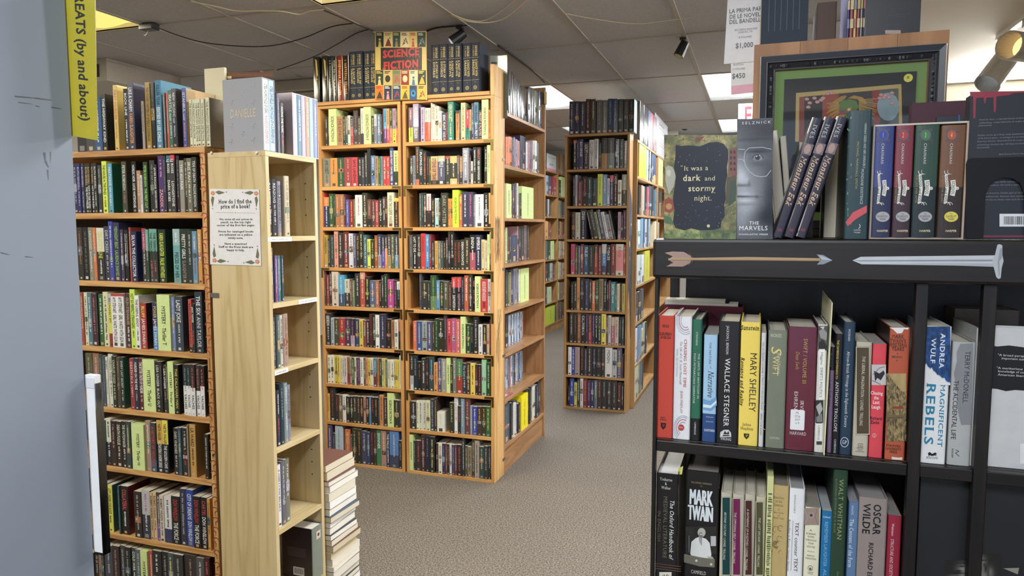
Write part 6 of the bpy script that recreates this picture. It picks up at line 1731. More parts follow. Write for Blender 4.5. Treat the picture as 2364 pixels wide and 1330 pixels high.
for k in range(13):
    y_ = 1085 + k * 9
    f.L([(1270, y_), (1170 + rr_.uniform(-40, 10), y_ + 10 + k * 6)], 7, 'b8964e')
    f.L([(1480, y_ - 30), (1640 + rr_.uniform(-20, 60), y_ - 40 + k * 9)], 7, 'b8964e')
for (x_, y_) in ((930, 1050), (960, 1090), (1010, 1040), (1040, 1080), (1080, 1060), (1100, 1040), (945, 1135), (1150, 990), (1190, 985), (1715, 1005), (1760, 1010), (1700, 1040), (1745, 1035), (1800, 1030), (1830, 985), (1830, 1095)):
    f.O(x_, y_, 26, 'c08a8a', ry=18, n=8).O(x_, y_, 15, 'd6b4ae', ry=10, n=8)
    f.O(x_, y_, 4, '8a3a4a', n=6)
mb.build('artwork', 'print_matte', fr)
mb = MB(); mb.quad((.052, .0120, .052), (pw - .052, .0120, .052), (pw - .052, .0120, ph_ - .052), (.052, .0120, ph_ - .052)); mb.build('glass_pane', 'picture_glass', fr)
sp = onY(2097, 180, YP + .011)
mb = MB(); mb.disc((sp.x - px0, .0116, sp.z - pzb), .0088, 18, 'y', 'c6bf4e'); mb.marks(sp.x - px0, sp.z - pzb + .004, sp.z - pzb - .004, .006, '6a6424', y=.0112); mb.build('round_price_sticker', 'print_satin', fr)

# things standing on it
def block(nm, label, cat, x0, x1, y0, Y, zb, d, col, group=None, finish='print_satin', top_=None):
    a, b = onY(x0, 60, Y).x, onY(x1, 60, Y).x
    h = top_ if top_ else onY((x0 + x1) / 2, y0, Y).z - zb
    mb, pc = book_mesh(b - a - .0004, h, d, col, (), None, True, .0009, pages='c4bfb2', page_child=True)
    q = dict(name=nm, mats=[finish], a=a, Y=Y, zb=zb, w=b - a - .0004, h=h, d=d, t=min(.0026, (b - a) * .15), rec=.0035, pages='c4bfb2', label=label, group=group)
    return mb, q, Face(mb, (0, 0, 1), ('Y', Y), a, zb, y=-.0012)
gW = 'books on top of the wooden bookcase'
YT2 = YW + .01
a0, a1 = onY(1757, 60, YT2).x, onY(1865, 60, YT2).x
mb = MB(); mb.box(0, 0, 0, a1 - a0, .15, .235, '2a3442')
for k in range(6):
    x_ = (a1 - a0) * (.16 + .13 * k); mb.box(x_, -.0006, .028, x_ + .0007, -.0001, .235, '7a8490')
mb.box(-.0022, .002, .002, -.0002, .148, .232, 'b9a98c')
o = mb.build('boxed_set', 'print_matte', loc=(a0, YT2, WT + .0003)); tag(o, 'navy boxed set with fine white lines on top of the wooden bookcase', 'boxed set')
mb, q, f = block('hardcover_book', 'old brown leather book on top of the wooden bookcase', 'book', 1886, 1931, 5, YT2, WT + .0003, .13, '574640', gW, 'book_cloth'); done(mb, q)
for k, (x0, x1, c_, l_) in enumerate(((1955, 1961, '3a3a78', 'thin indigo'), (1961.5, 1970, '8a3a44', 'thin red'), (1970.5, 1977, 'd0b470', 'thin straw yellow'), (1977.5, 1985, '7c3a42', 'thin crimson'), (1985.5, 1991, '8a8a84', 'thin grey'), (1991.5, 1996, '2c2c54', 'thin dark blue'))):
    mb, q, f = block('softcover_book', l_ + ' picture book between brown leather book and black book, wooden bookcase top', 'book', x0, x1, 0, YT2, WT + .0003, .15, c_, gW, top_=.22)
    for j in range(5):
        z_ = .02 + .04 * j; mb.quad((.0004, -.0022, z_), (q['w'] - .0004, -.0022, z_), (q['w'] - .0004, -.0022, z_ + .02), (.0004, -.0022, z_ + .02), rnd.choice(('c9b48a', 'a85a50', '6a7a9a', 'b49a5a')))
    done(mb, q)
mb, q, f = faceout('black book with faint back-cover text standing at the end of the wooden bookcase top', 2000, 2125, -110, YT2 + .002, WT + .0003, .02, '20242c', group=gW)
f.tr = (1990, 0, 4.586)
for (t_, x_, y_, w_) in (('thought you were', 380, 100, 130), ('a monster', 330, 130, 90), ('sad and deeply honest that', 380, 155, 230), ('and the world was never the same', 350, 183, 210)):
    f.H(t_, x_, y_, w_, 11, '5c6068', serif=1, ital=.15)
f.H('BRUNTI.CO', 370, 268, 220, 26, '3c424c').R(245, 320, 410, 360, 'a8988e')
o = fdone(mb, q)

# price signs
def sheet(label, pts, Y, col, fn=None, tr=(0, 0, 1), nm='price_sign', cat='sign', mat='print_satin', th=.0006, bow=0.0):
    P_ = [onY(x, y, Y) for x, y in pts]
    o0 = P_[-1]
    mb = MB()
    L = [(p.x - o0.x, p.z - o0.z) for p in P_]
    ar = sum(a[0] * b[1] - b[0] * a[1] for a, b in zip(L, L[1:] + L[:1]))
    if ar < 0:
        L = L[::-1]
    mb.prism(L, 0, th, col)
    f = Face(mb, tr, ('Y', Y), o0.x, o0.z)
    if fn:
        fn(f)
    o = mb.build(nm, mat, loc=(o0.x, Y, o0.z))
    return tag(o, uniq(label), cat)
def s1(f):
    f.H('LA PRIMA PARTE', 310, 102, 410, 42, '26282c', bold=1).H('DE LE NOVELLE', 300, 162, 385, 42, '26282c', bold=1).H('DEL BANDELLO', 295, 218, 378, 42, '26282c', bold=1)
    f.H('RICCARDO BANCKER', 284, 310, 240, 20, '55585e').H('LONDON, 1791', 280, 338, 158, 20, '55585e').H('8 VOLUMES', 276, 392, 136, 20, '55585e').H('$1,000', 268, 478, 190, 52, '26282c', bold=1)
sheet('white price sign reading $1,000, hung behind the navy boxed set', [(1684, -70), (1800, -78), (1788, 138), (1671, 148)], 2.0525, 'd4d5d8', s1, (1660, 0, 4.586))
def s2(f):
    f.H('BOSTON', 205, 684, 110, 18, '55585e').H('12 VOLUMES', 207, 730, 140, 20, '55585e').H('$450', 207, 803, 142, 52, '26282c', bold=1)
    f.P([(128, 912), (420, 880), (420, 965), (130, 1000)], 'd99aae')
sheet('small white price sign with a pink foot reading $450, below the $1,000 sign', [(1687, 110), (1760, 105), (1755, 212), (1688, 219)], 2.0545, 'd8dad8', s2, (1660, 0, 4.586))
# exit sign far behind
e0 = onY(1705, 240, 6.3)
mb = MB(); mb.box(0, 0, -.2, .36, .04, .0, 'd8d8d6'); mb.box(.16, .01, 0, .2, .03, CEIL - .006 - e0.z, 'd0d0ce')
mb.text('EXIT', .18, -.095, .135, 'd8323a', y=-.001, bold=1, w=.27)
o = mb.build('exit_sign', 'print_satin', loc=(e0.x, 6.3, e0.z)); tag(o, 'white exit sign with red letters, partly behind the wooden bookcase', 'sign')

# ================================================================== on the maple bookcase
YD = 2.062
ZP = PTOP + .0003
d0, d1 = onY(517, 300, YD).x, onY(607.5, 300, YD).x
dy1 = onX(637, 300, d1).y
dh = onY(560, 181, YD).z - ZP
mb = MB(); w_, d_ = d1 - d0, dy1 - YD
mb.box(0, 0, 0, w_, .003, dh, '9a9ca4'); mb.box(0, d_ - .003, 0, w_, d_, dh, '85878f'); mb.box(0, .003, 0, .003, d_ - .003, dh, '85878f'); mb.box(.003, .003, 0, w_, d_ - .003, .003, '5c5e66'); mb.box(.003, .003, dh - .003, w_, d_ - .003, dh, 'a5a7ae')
f = Face(mb, (470, 130, 4.157), ('Y', YD), d0, ZP)
f.H('DANIELLE', 376, 547, 246, 78, 'c0b4a2', bold=1, ital=.12)
for (x_, y_) in ((265, 300), (372, 362), (480, 280), (270, 440), (478, 440), (268, 665), (480, 665), (375, 740), (265, 815), (480, 800)):
    for k in range(5):
        a = k * 1.256 + .3; f.L([(x_, y_), (x_ + 24 * math.cos(a), y_ + 30 * math.sin(a))], 4, 'acaeb6')
o = mb.build('slipcase', 'book_cloth', loc=(d0, YD, ZP)); tag(o, 'grey cloth slipcase lettered across its side, on the maple bookcase', 'slipcase')
def xbook(nm, label, X, y0, y1, zb, h, d, col, segs=None, bands=(), side=None, group=None, hardb=True, fin='print_satin', pages='d8d2c4', serif=0):
    mb, pc = book_mesh(y1 - y0 - .0003, h, d, col, bands, side, hardb, .0012 if hardb else 0, pages=pages, page_child=False)
    if segs:
        spine_text(mb, y1 - y0, h, segs, .0012 if hardb else 0, serif=serif)
    o = mb.build(nm, [fin, 'page_edges'], loc=(X, y0, zb), rot=(0, 0, R90))
    return tag(o, uniq(label), 'book', group)
m_ = (YD + dy1) / 2
xbook('hardcover_book', 'white volume in the grey cloth slipcase on the maple bookcase', d1 - .0005, YD + .0035, m_, ZP + .0035, dh - .0075, w_ - .006, 'dfe0dc', [('333333', 'STEEL A CHRONICLE OF IDEAS'), ('b0506a', 'A GUIDE FOR SUPERHEROINES')], group='two volumes in the grey slipcase')
xbook('hardcover_book', 'pale blue volume in the grey cloth slipcase on the maple bookcase', d1 - .0005, m_, dy1 - .0035, ZP + .0035, dh - .0075, w_ - .006, 'a9c4dc', [('2a3a4a', 'STEEL DANIELLE CHRONICLES OF A SUPERHEROINE')], group='two volumes in the grey slipcase')
xs_ = d1 + .004
ya, yb, yc, yd_ = onX(640, 330, xs_).y, onX(648, 330, xs_).y, onX(656.5, 330, xs_).y, onX(677, 330, xs_).y
ya = max(ya, dy1 + .0005)
hz = lambda x, y: onX(x, y, xs_).z - ZP
xbook('hardcover_book', 'slate book between the grey slipcase and the pink slipcase', xs_, ya, yb, ZP, hz(642, 217), .122, '46485a', [('8a8a98', None)])
xbook('hardcover_book', 'black book with white capitals just before the pink slipcase', xs_, yb, yc, ZP, hz(650, 238), .12, '1d1c20', [('e4e4e2', 'FACING THE MUSIC'), ('c04a4a', None)])
ye = onX(735, 330, xs_).y
ph2 = hz(677, 214)
ye = min(ye, 2.40)
mb = MB(); L_ = ye - yd_
mb.box(0, 0, 0, L_, .12, .003, 'c3b5bc'); mb.box(0, 0, ph2 - .003, L_, .12, ph2, 'd4c8cc'); mb.box(0, 0, .003, .003, .12, ph2 - .003, 'c2b3ba'); mb.box(L_ - .003, 0, .003, L_, .12, ph2 - .003, 'b9abb2'); mb.box(.003, .117, .003, L_ - .003, .12, ph2 - .003, 'b9abb2')
o = mb.build('slipcase', 'print_satin', loc=(xs_, yd_, ZP), rot=(0, 0, R90)); tag(o, 'pale pink slipcase of pastel volumes on the maple bookcase', 'slipcase')
for k, (c_, n_) in enumerate((('c7b7c4', 'pale mauve'), ('4f7a92', 'steel blue'), ('a9a0b4', 'lavender grey'), ('b58a72', 'clay brown'), ('93b7b6', 'pale aqua'), ('7a84a8', 'slate blue'))):
    u0, u1 = yd_ + .0035 + (L_ - .007) * k / 6, yd_ + .0035 + (L_ - .007) * (k + 1) / 6
    xbook('hardcover_book', n_ + ' volume in the pale pink slipcase', xs_ - .0006, u0, u1, ZP + .0033, ph2 - .007, .112, c_, [('dcdcdc', None)], group='pastel volumes in the pink slipcase')
# a cream board and a brown album behind them
zc = MTOP + .0005
def boardbook(nm, label, cat, x0, x1, yt, Y, zb, th, col, fn=None, mat='print_matte'):
    a, b = onY(x0, 260, Y), onY(x1, 260, Y)
    h = onY((x0 + x1) / 2, yt, Y).z - zb
    mb = MB(); mb.box(0, 0, 0, b.x - a.x, th, h, col)
    f = Face(mb, (470, 130, 4.157), ('Y', Y), a.x, zb)
    if fn:
        fn(f)
    o = mb.build(nm, mat, loc=(a.x, Y, zb)); return tag(o, uniq(label), cat)
boardbook('cream_board', 'cream textured board standing behind the books at the corner of mystery', 'board', 475, 521, 157, 2.215, zc, .012, 'cdc6ac', None, 'book_cloth')
def alb(f):
    f.R(230, 152, 670, 200, '6a4430')
    for k in range(30):
        f.O(335 + k * 11, 178, 3, '9a7a58', n=6)
    f.R(222, 190, 270, 215, 'c9b890')
boardbook('hardcover_book', 'brown patterned album standing behind the grey cloth slipcase', 'book', 522, 603, 165, 2.232, zc, .02, '4a3024', alb)
# price notice, taped to the side of the maple bookcase
def notice(f):
    f.H('How do I find the', 322, 200, 340, 40, '1e1e20', serif=1, bold=1).H('price of a book?', 326, 250, 304, 40, '1e1e20', serif=1, bold=1)
    f.L([(128, 312), (308, 315)], 2.5, '9a9894').L([(342, 316), (526, 320)], 2.5, '9a9894').O(326, 316, 6, '9a9894')
    for (t_, y_, w_) in (('We write all our prices in', 382, 342), ('pencil, on the top right', 412, 312), ('corner of the first few pages.', 443, 392), ('Prices for cataloged books', 507, 360), ('are indicated on a yellow', 540, 338), ('sticky note.', 573, 158), ('Have a question?', 633, 232), ('Staff at the front desk are', 665, 354), ('happy to help.', 697, 186)):
        f.H(t_, 330, y_, w_, 19, '2e2e32', serif=1, bold=1)
    for (x_, y_, sx, sy) in ((95, 115, 1, 1), (538, 118, -1, 1), (112, 802, 1, -1), (550, 815, -1, -1)):
        for k in range(5):
            a = k * 1.2566
            f.O(x_ + 13 * math.cos(a), y_ + 13 * math.sin(a), 10, 'cf8a68', n=8)
        f.O(x_, y_, 7, 'e0b08a', n=8)
        f.P([(x_ + sx * 24, y_ - sy * 12), (x_ + sx * 60, y_ - sy * 26), (x_ + sx * 100, y_ - sy * 14), (x_ + sx * 122, y_ - sy * 8), (x_ + sx * 100, y_ + sy * 2), (x_ + sx * 60, y_ + sy * 14)], '6c6e55')
        f.P([(x_ - sx * 8, y_ + sy * 30), (x_ - sx * 18, y_ + sy * 70), (x_ - sx * 2, y_ + sy * 142), (x_ + sx * 8, y_ + sy * 80), (x_ + sx * 14, y_ + sy * 44)], '6c6e55')
        f.O(x_ + sx * 138, y_ - sy * 12, 6, '8a8a8a', n=8).O(x_ - sx * 2, y_ + sy * 158, 6, '8a8a8a', n=8)
sheet('white printed notice about finding book prices, on the side of the maple bookcase', [(484, 436), (598, 437.5), (603, 614), (485, 610.5)], 2.0500, 'dedee0', notice, (470, 420, 4.433), nm='price_notice', th=.0005)
# face-up thick book at the bottom of the maple bookcase
X_ = -1.597
u0, u1 = onX(721, 1260, X_).y, 2.331
zt = onX(731, 1215, X_).z
mb, pc = book_mesh(u1 - u0, zt - PZ[0] - .001, .14, '7a8276', (), '2a1b1b', True, .002, pages='d8d4c8')
f = Face(mb, (0, 0, 1), ('X', X_), u0, PZ[0], surf=spine_fn(u1 - u0, .002))
hh2 = zt - PZ[0]
mb.quad(((u1 - u0) * .35, -.0026, hh2 * .75), ((u1 - u0) * .75, -.0026, hh2 * .75), ((u1 - u0) * .75, -.0026, hh2 * .9), ((u1 - u0) * .35, -.0026, hh2 * .9), 'c9bdb0')
mb.disc(((u1 - u0) * .55, -.0028, hh2 * .83), .007, 10, 'y', '5a4038')
for k in range(8):
    z_ = hh2 * (.58 - .022 * k); mb.quad((-.0003, .115, z_), (-.0003, .03, z_), (-.0003, .03, z_ + .0022), (-.0003, .115, z_ + .0022), '5a4644')
mb.quad((-.0003, .09, hh2 * .06), (-.0003, .04, hh2 * .06), (-.0003, .04, hh2 * .22), (-.0003, .09, hh2 * .22), 'd8d6d0')
for k in range(9):
    y_ = .044 + k * .0048; mb.quad((-.0005, y_ + .0024, hh2 * .09), (-.0005, y_, hh2 * .09), (-.0005, y_, hh2 * .2), (-.0005, y_ + .0024, hh2 * .2), '2a2a2a')
o = mb.build('hardcover_book', ['print_satin', 'page_edges'], loc=(X_, u0, PZ[0] + .0005), rot=(0, 0, R90))
tag(o, 'thick green-spined book with dark brown cover, lowest shelf of the maple bookcase', 'book')

# ================================================================== on the science fiction bookcases
ZS = SFT + .0226
Z8 = (715, 60, 4.221)
YS = 3.958
for (x0, x1, yt, c_, tc_, lab) in ((38, 96, 300, '1f1d1b', 'd2b45a', 'black book with gold sword on its spine, first on the science fiction top plank'), (122, 178, 290, '25231f', 'c9b46a', 'dark glossy book with pale rims and gold lettering, second on the top plank'), (184, 226, 292, '1d1d1d', '8a8a84', 'black glossy book, third along the science fiction top plank'),
                                  (228, 264, 292, '2b2b28', 'c4bfa8', 'charcoal glossy book with pale lettering, fourth along the top plank'), (270, 325, 288, '7a2e22', 'e0a060', 'red-brown glossy book on the science fiction top plank'), (328, 384, 288, '2a1d18', 'b8864a', 'dark brown book beside the first navy boxed pair on the top plank')):
    mb, q, f = hard(lab, Z8, x0, x1, yt, YS, ZS, .14, c_, group='glossy dark books on the science fiction top plank', finish='plastic_sleeve', mx=70)
    xm = (x0 + x1) / 2
    if x0 < 100 or x0 == 122:
        f.P([(xm - 14, 320), (xm + 4, 340), (xm + 14, 480), (xm + 2, 500), (xm - 6, 420)], tc_)
        f.L([(xm, 500), (xm, 640)], 4, tc_)
        f.L([(xm - 12, 520), (xm + 12, 520)], 4, tc_)
    else:
        f.mb.marks(q['w'] / 2, q['h'] * .9, q['h'] * .12, q['w'] * .5, tc_, y=-.003)
    done(mb, q)
VOLS = ((388, 516, 248, 675, ((391, 450), (452, 512)), 'A GAME OF THRONES', 'first'), (528, 650, 242, 675, ((531, 595), (597, 646)), 'A CLASH OF KINGS', 'second'),
        (1186, 1343, 178, 640, ((1190, 1264), (1267, 1339)), 'A STORM OF SWORDS', 'third'), (1346, 1482, 170, 632, ((1350, 1411), (1413, 1478)), 'A FEAST FOR CROWS', 'fourth'), (1492, 1656, 163, 628, ((1497, 1577), (1580, 1650)), 'A DANCE WITH DRAGONS', 'fifth'))
for (x0, x1, yt, ybm, vols, ttl, nth) in VOLS:
    a, b = onY(715 + x0 / 4.221, 60 + 400 / 4.221, YS).x, onY(715 + x1 / 4.221, 60 + 400 / 4.221, YS).x
    h = onY(715 + (x0 + x1) / 2 / 4.221, 60 + yt / 4.221, YS).z - ZS
    mb = MB(); w_ = b - a; D_ = .145
    mb.box(0, 0, 0, .0022, D_, h, '232a3a'); mb.box(w_ - .0022, 0, 0, w_, D_, h, '232a3a'); mb.box(.0022, 0, 0, w_ - .0022, D_, .0022, '232a3a'); mb.box(.0022, 0, h - .0022, w_ - .0022, D_, h, '2b3244'); mb.box(.0022, D_ - .002, .0022, w_ - .0022, D_, h - .0022, '232a3a')
    o = mb.build('slipcase', 'book_cloth', loc=(a, YS, ZS)); tag(o, nth + ' of five navy slipcases of gold-lettered volumes along the science fiction top plank', 'slipcase', 'navy slipcases on the top plank')
    for k, (v0, v1) in enumerate(vols):
        u0 = a + .0026 + (w_ - .0052) * k / 2
        u1 = a + .0026 + (w_ - .0052) * (k + 1) / 2
        vw, vh = u1 - u0 - .0004, h - .0052
        mb, pc = book_mesh(vw, vh, D_ - .008, '252c3c', (), None, True, .0015)
        sf = spine_fn(vw, .0015)
        for zf in (.70, .245):
            mb.box(.001, -.0019, vh * zf, vw - .001, -.0009, vh * zf + .0014, 'b9a05c')
        mb.text('GEORGE', vw * .64, vh * .95, vw * .26, 'd0bb7a', vert=True, align='l', w=vh * .22, serif=1, bold=1, surf=sf).text('R. R. MARTIN', vw * .30, vh * .95, vw * .18, 'c4ae6c', vert=True, align='l', w=vh * .22, serif=1, surf=sf)
        wd = ttl.split(' ')
        l1, l2 = ' '.join(wd[:-1]), wd[-1]
        mb.text(l1, vw * .66, vh * .66, vw * .26, 'd0bb7a', vert=True, align='l', w=vh * .34, serif=1, bold=1, surf=sf).text(l2, vw * .30, vh * .66, vw * .26, 'd0bb7a', vert=True, align='l', w=vh * .32, serif=1, bold=1, surf=sf)
        mb.disc((vw / 2, -.0019, vh * .09), vw * .22, 14, 'y', 'b9a05c').disc((vw / 2, -.0021, vh * .09), vw * .16, 12, 'y', '2f3546').disc((vw / 2, -.0023, vh * .09), vw * .07, 8, 'y', 'b9a05c')
        for j in range(k + 1):
            mb.disc((vw / 2 + (j - k / 2) * .005, -.0019, vh * .2), .0015, 6, 'y', 'c4ae6c')
        o = mb.build('hardcover_book', ['book_cloth', 'page_edges'], loc=(u0, YS - .0003, ZS + .0024))
        tag(o, uniq('navy volume marked with %s gold dot%s in the %s navy slipcase on the top plank' % (('one', 'two')[k], 's' if k else '', nth)), 'book', 'navy boxed volumes on the top plank')
def covers(f):
    r = random.Random(11)
    f.R(643, 58, 1132, 718, 'cbb26a')
    def cover(x0, y0, x1, y1, bg, c1, c2, kind):
        f.R(x0, y0, x1, y1, bg)
        w, h = x1 - x0, y1 - y0
        for j in range(2):
            f.R(x0 + w * .1, y0 + h * (.06 + .1 * j), x0 + w * r.uniform(.6, .92), y0 + h * (.06 + .1 * j) + h * .06, c1)
        if kind == 0:
            f.O(x0 + w * .5, y0 + h * .5, w * .16, c2).P([(x0 + w * .3, y0 + h), (x0 + w * .38, y0 + h * .62), (x0 + w * .62, y0 + h * .62), (x0 + w * .72, y0 + h)], c2)
        elif kind == 1:
            f.P([(x0 + w * .12, y0 + h * .95), (x0 + w * .5, y0 + h * .4), (x0 + w * .7, y0 + h * .6), (x0 + w * .9, y0 + h * .95)], c2).O(x0 + w * .7, y0 + h * .4, w * .1, c1)
        elif kind == 2:
            f.O(x0 + w * .5, y0 + h * .58, w * .32, c2, ry=h * .24).O(x0 + w * .5, y0 + h * .55, w * .16, c1, ry=h * .12)
        else:
            f.L([(x0 + w * .2, y0 + h * .9), (x0 + w * .6, y0 + h * .4), (x0 + w * .85, y0 + h * .8)], 7, c2).L([(x0 + w * .3, y0 + h * .5), (x0 + w * .75, y0 + h * .7)], 6, c2).O(x0 + w * .4, y0 + h * .75, w * .12, c2)
    rows = ((60, 205, ((645, 720, '26332f', 'c8b88a', 'b8a050', 0), (725, 805, 'd2c08a', '8a7a4a', '7a3228', 1), (810, 882, '2c4a44', 'c4b46a', '9a7a5a', 0), (888, 968, 'd8c89a', '5a5040', '6a4a3a', 3), (973, 1043, 'd0b878', 'a83a30', 'c04a3a', 0), (1049, 1130, '1f2a2c', 'b8c0b0', '6a8a8a', 3))),
            (432, 575, ((643, 718, '2a3a36', 'c8b040', 'd2b46a', 0), (722, 800, 'c0a868', '3a3028', '2c2824', 2), (806, 886, '8a7a5a', '4a7a50', 'b04a40', 3), (892, 968, '8a2a26', 'd8c8a0', 'c8b890', 2), (974, 1050, 'c8c09a', '3a5a7a', '4a6a8a', 0), (1056, 1132, '222824', 'd8c040', 'c8a040', 1))),
            (580, 716, ((643, 718, 'd0702a', 'b03a24', '3a342a', 1), (726, 800, '2a2c4a', 'd0c8b0', 'c88a8a', 0), (808, 886, '2a3a5a', 'd8d0b8', 'a03a3a', 3), (894, 966, 'd0a83a', '8a3a2a', '5a4a2a', 1), (974, 1046, '2a4a7a', '2a2a2a', '3a8ac0', 2), (1054, 1132, 'c8a848', '3a2a20', '8a3a3a', 3))))
    for y0, y1, cs in rows:
        for (x0, x1, bg, c1, c2, k) in cs:
            cover(x0, y0, x1, y1, bg, c1, c2, k)
    f.R(694, 212, 1094, 428, '2a2a2c')
    for ox in (-3, 3):
        for oy in (-2, 2):
            f.H('SCIENCE', 892 + ox, 262 + oy, 356, 70, 'b83c3c', bold=1, track=.04).H('FICTION', 892 + ox, 376 + oy, 346, 70, 'b83c3c', bold=1, track=.06)
    f.L([(708, 262), (1076, 262)], 3, '2a2a2c') if 0 else None
    for k in range(26):
        x_ = 716 + k * 14 + r.uniform(-4, 4)
        y_ = 294 if k % 2 else 408
        L_ = r.uniform(4, 13) if k % 2 else r.uniform(6, 18)
        f.P([(x_ - 6, y_), (x_ + 6, y_), (x_ + 4, y_ + L_), (x_, y_ + L_ + 4), (x_ - 4, y_ + L_)], 'b83c3c')
sheet('collage sign reading SCIENCE FICTION in dripping red letters on the top plank', [(866, 73.5), (984, 72), (986, 230.5), (866, 229)], 3.937, 'c9b06a', covers, Z8, nm='genre_sign', th=.0045)
# sleeved comic leaning behind the end post
def com(f):
    f.R(1758, 290, 1925, 900, 'a9b0a4'); f.P([(1758, 440), (1850, 430), (1925, 470), (1925, 900), (1758, 900)], '3f4a40')
    for k in range(22):
        f.O(rr_.uniform(1840, 1918), rr_.uniform(320, 430), rr_.uniform(6, 16), rr_.choice(('c9ae5a', '9a4a3a', '7a6a4a', 'd8c48a', '5a6a7a')), n=6)
    f.R(1770, 350, 1830, 372, '5a5e5a')
sheet('plastic-sleeved comic tucked between the end post and the brown bookcase', [(1131, 131), (1170.5, 127), (1170.5, 215), (1131, 222)], 4.1162, 'a9aea4', com, Z8, nm='comic_book', cat='comic', mat='plastic_sleeve', th=.0012)
# red pamphlets in the brown bookcase
for k, c_ in enumerate(('a8463a', '8a6a8a', 'b05a40')):
    mb = MB(); mb.box(0, 0, 0, .19, .13, .0028, c_); mb.box(.01, .004, .0028, .12, .03, .003, 'd8c8b0')
    o = mb.build('pamphlet', 'print_gloss', loc=(-1.482 - .004 * k, 4.145, SZ[1] + .0003 + .0032 * k), rot=(0, 0, R90)); tag(o, ('bottom', 'middle', 'top')[k] + ' one of three reddish pamphlets lying on the brown aisle bookcase shelf', 'pamphlet', 'pamphlets on the brown bookcase')
def sf3(f):
    f.H('$400', 40 + 1130, 262, 60, 20, '5a5c62', bold=1); f.H('STORIA DELLO', 1180, 288, 120, 13, '5a5c62', bold=1); f.H('STUDIO DI NAPOLI', 1176, 310, 130, 13, '5a5c62', bold=1)
    for k in range(6):
        f.L([(1120, 345 + k * 14), (1220, 345 + k * 14)], 2.5, '9a9ca2')
# price sign standing on the science bookcase (faces the aisle)
def xsheet(label, x0, x1, y0, y1, X, col, zb=None, nm='price_sign'):
    a, b = onX(x0, y1, X), onX(x1, y1, X)
    zt_ = onX(x0, y0, X).z; zb = zb if zb is not None else a.z
    mb = MB(); w_, h_ = b.y - a.y, zt_ - zb
    mb.box(0, 0, 0, w_, .001, h_, col)
    return mb, w_, h_, (X, a.y, zb), label, nm
mb, w_, h_, lc, lab, nm = xsheet('grey-white price sign reading $400 on top of the science bookcase', 1511, 1541, 258, 318, -.985, 'c9cacf', NZ[-1] + .0208)
mb.text('$400', w_ / 2, h_ * .84, h_ * .07, '55575d', w=w_ * .4, bold=1).text('STORIA DELLO', w_ / 2, h_ * .73, h_ * .05, '55575d', w=w_ * .7, bold=1).text('STUDIO DI NAPOLI', w_ / 2, h_ * .65, h_ * .05, '55575d', w=w_ * .8, bold=1)
for k in range(4):
    mb.quad((w_ * .15, -.0004, h_ * (.5 - .07 * k)), (w_ * .85, -.0004, h_ * (.5 - .07 * k)), (w_ * .85, -.0004, h_ * (.515 - .07 * k)), (w_ * .15, -.0004, h_ * (.515 - .07 * k)), '8a8c92')
o = mb.build(nm, 'print_satin', loc=lc, rot=(0, 0, R90)); tag(o, uniq(lab), 'sign')
mb, w_, h_, lc, lab, nm = xsheet('white price sign with a pink foot on the back-aisle bookcase', 1262, 1284, 353, 392, -2.90, 'c9d0d2', FZ[-1] + .019)
mb.text('8 VOLUMES', w_ / 2, h_ * .8, h_ * .06, '55575d', w=w_ * .7).text('$250', w_ / 2, h_ * .4, h_ * .09, '55575d', w=w_ * .4, bold=1); mb.quad((0, -.0005, 0), (w_, -.0005, 0), (w_, -.0005, h_ * .15), (0, -.0005, h_ * .15), 'd58aa0')
o = mb.build(nm, 'print_satin', loc=lc, rot=(0, 0, R90)); tag(o, uniq(lab), 'sign')

# ================================================================== stack on the carpet behind the maple bookcase
z = 0.001
k = 0
hs = []
while z < .60:
    hs.append(rnd.uniform(.018, .038)); z += hs[-1] + .0004
z = .001
for k, t_ in enumerate(hs):
    w_, l_ = rnd.uniform(.128, .142), rnd.uniform(.19, .212)
    x1_ = -1.585 - .02 * k / len(hs) + rnd.uniform(-.006, .008)
    mb = MB(); c_ = rnd.choice(('2a2a2e', 'b8b2a4', '5a3a34', 'd0c8b8', '3a4a5a', 'c8bca4', '8a8a8a'))
    mb.box(-w_, 0, 0, 0, l_, .0009, c_); mb.box(-w_, 0, t_ - .0009, 0, l_, t_, c_); mb.box(-w_, 0, .0009, -w_ + .001, l_, t_ - .0009, c_)
    o = mb.build('paperback_book', 'print_satin', loc=(x1_, 2.385 + rnd.uniform(-.004, .006), z), rot=(0, 0, rnd.uniform(-.03, .03)))
    n_ = len(hs) - k
    tag(o, uniq('paperback lying page edges out, %s from the top of the floor stack' % (ORD[n_]) if n_ > 1 else 'cream-paged paperback on the very top of the floor stack'), 'book', 'paperbacks stacked on the carpet')
    pb = MB(); pb.box(-w_ + .0012, .0006, .001, -.0006, l_ - .0006, t_ - .001, rnd.choice(('dcd6c8', 'e4e0d6', 'd2c8b0', 'cabd9e', 'e8e6e0', 'd8d0bc')))
    pb.build('page_block', 'page_edges', o)
    z += t_ + .0004

# ================================================================== near left: hanging sign and paper holder
def gsign(f):
    f.V('GREATS (by and about)', 600, -128, 884, 66, '2b2d2c', ital=.22, bold=1)
sheet('long yellow laminated sign with sideways lettering at the blue-grey wall end', [(146, -40), (218.5, -40), (224, 324), (163, 313)], .8035, 'ab9f2c', gsign, (0, 0, 3.167), nm='hanging_sign', mat='print_gloss', th=.0012)
hx0, hx1 = onY(192, 870, .803).x, onY(216, 870, .803).x
hz0, hz1 = onY(225, 1278, .803).z, onY(204, 867, .803).z
hr = root('paper_holder', 'clear wall holder full of white paper at the blue-grey wall end', 'holder', (hx0, .803, hz0))
mb = MB(); mb.box(.0005, .002, .001, hx1 - hx0, .012, hz1 - hz0, 'e2e3e4'); mb.box(.001, .0012, (hz1 - hz0) * .93, hx1 - hx0 - .001, .0018, hz1 - hz0 - .004, 'd2d3d6'); mb.build('paper', 'print_matte', hr)
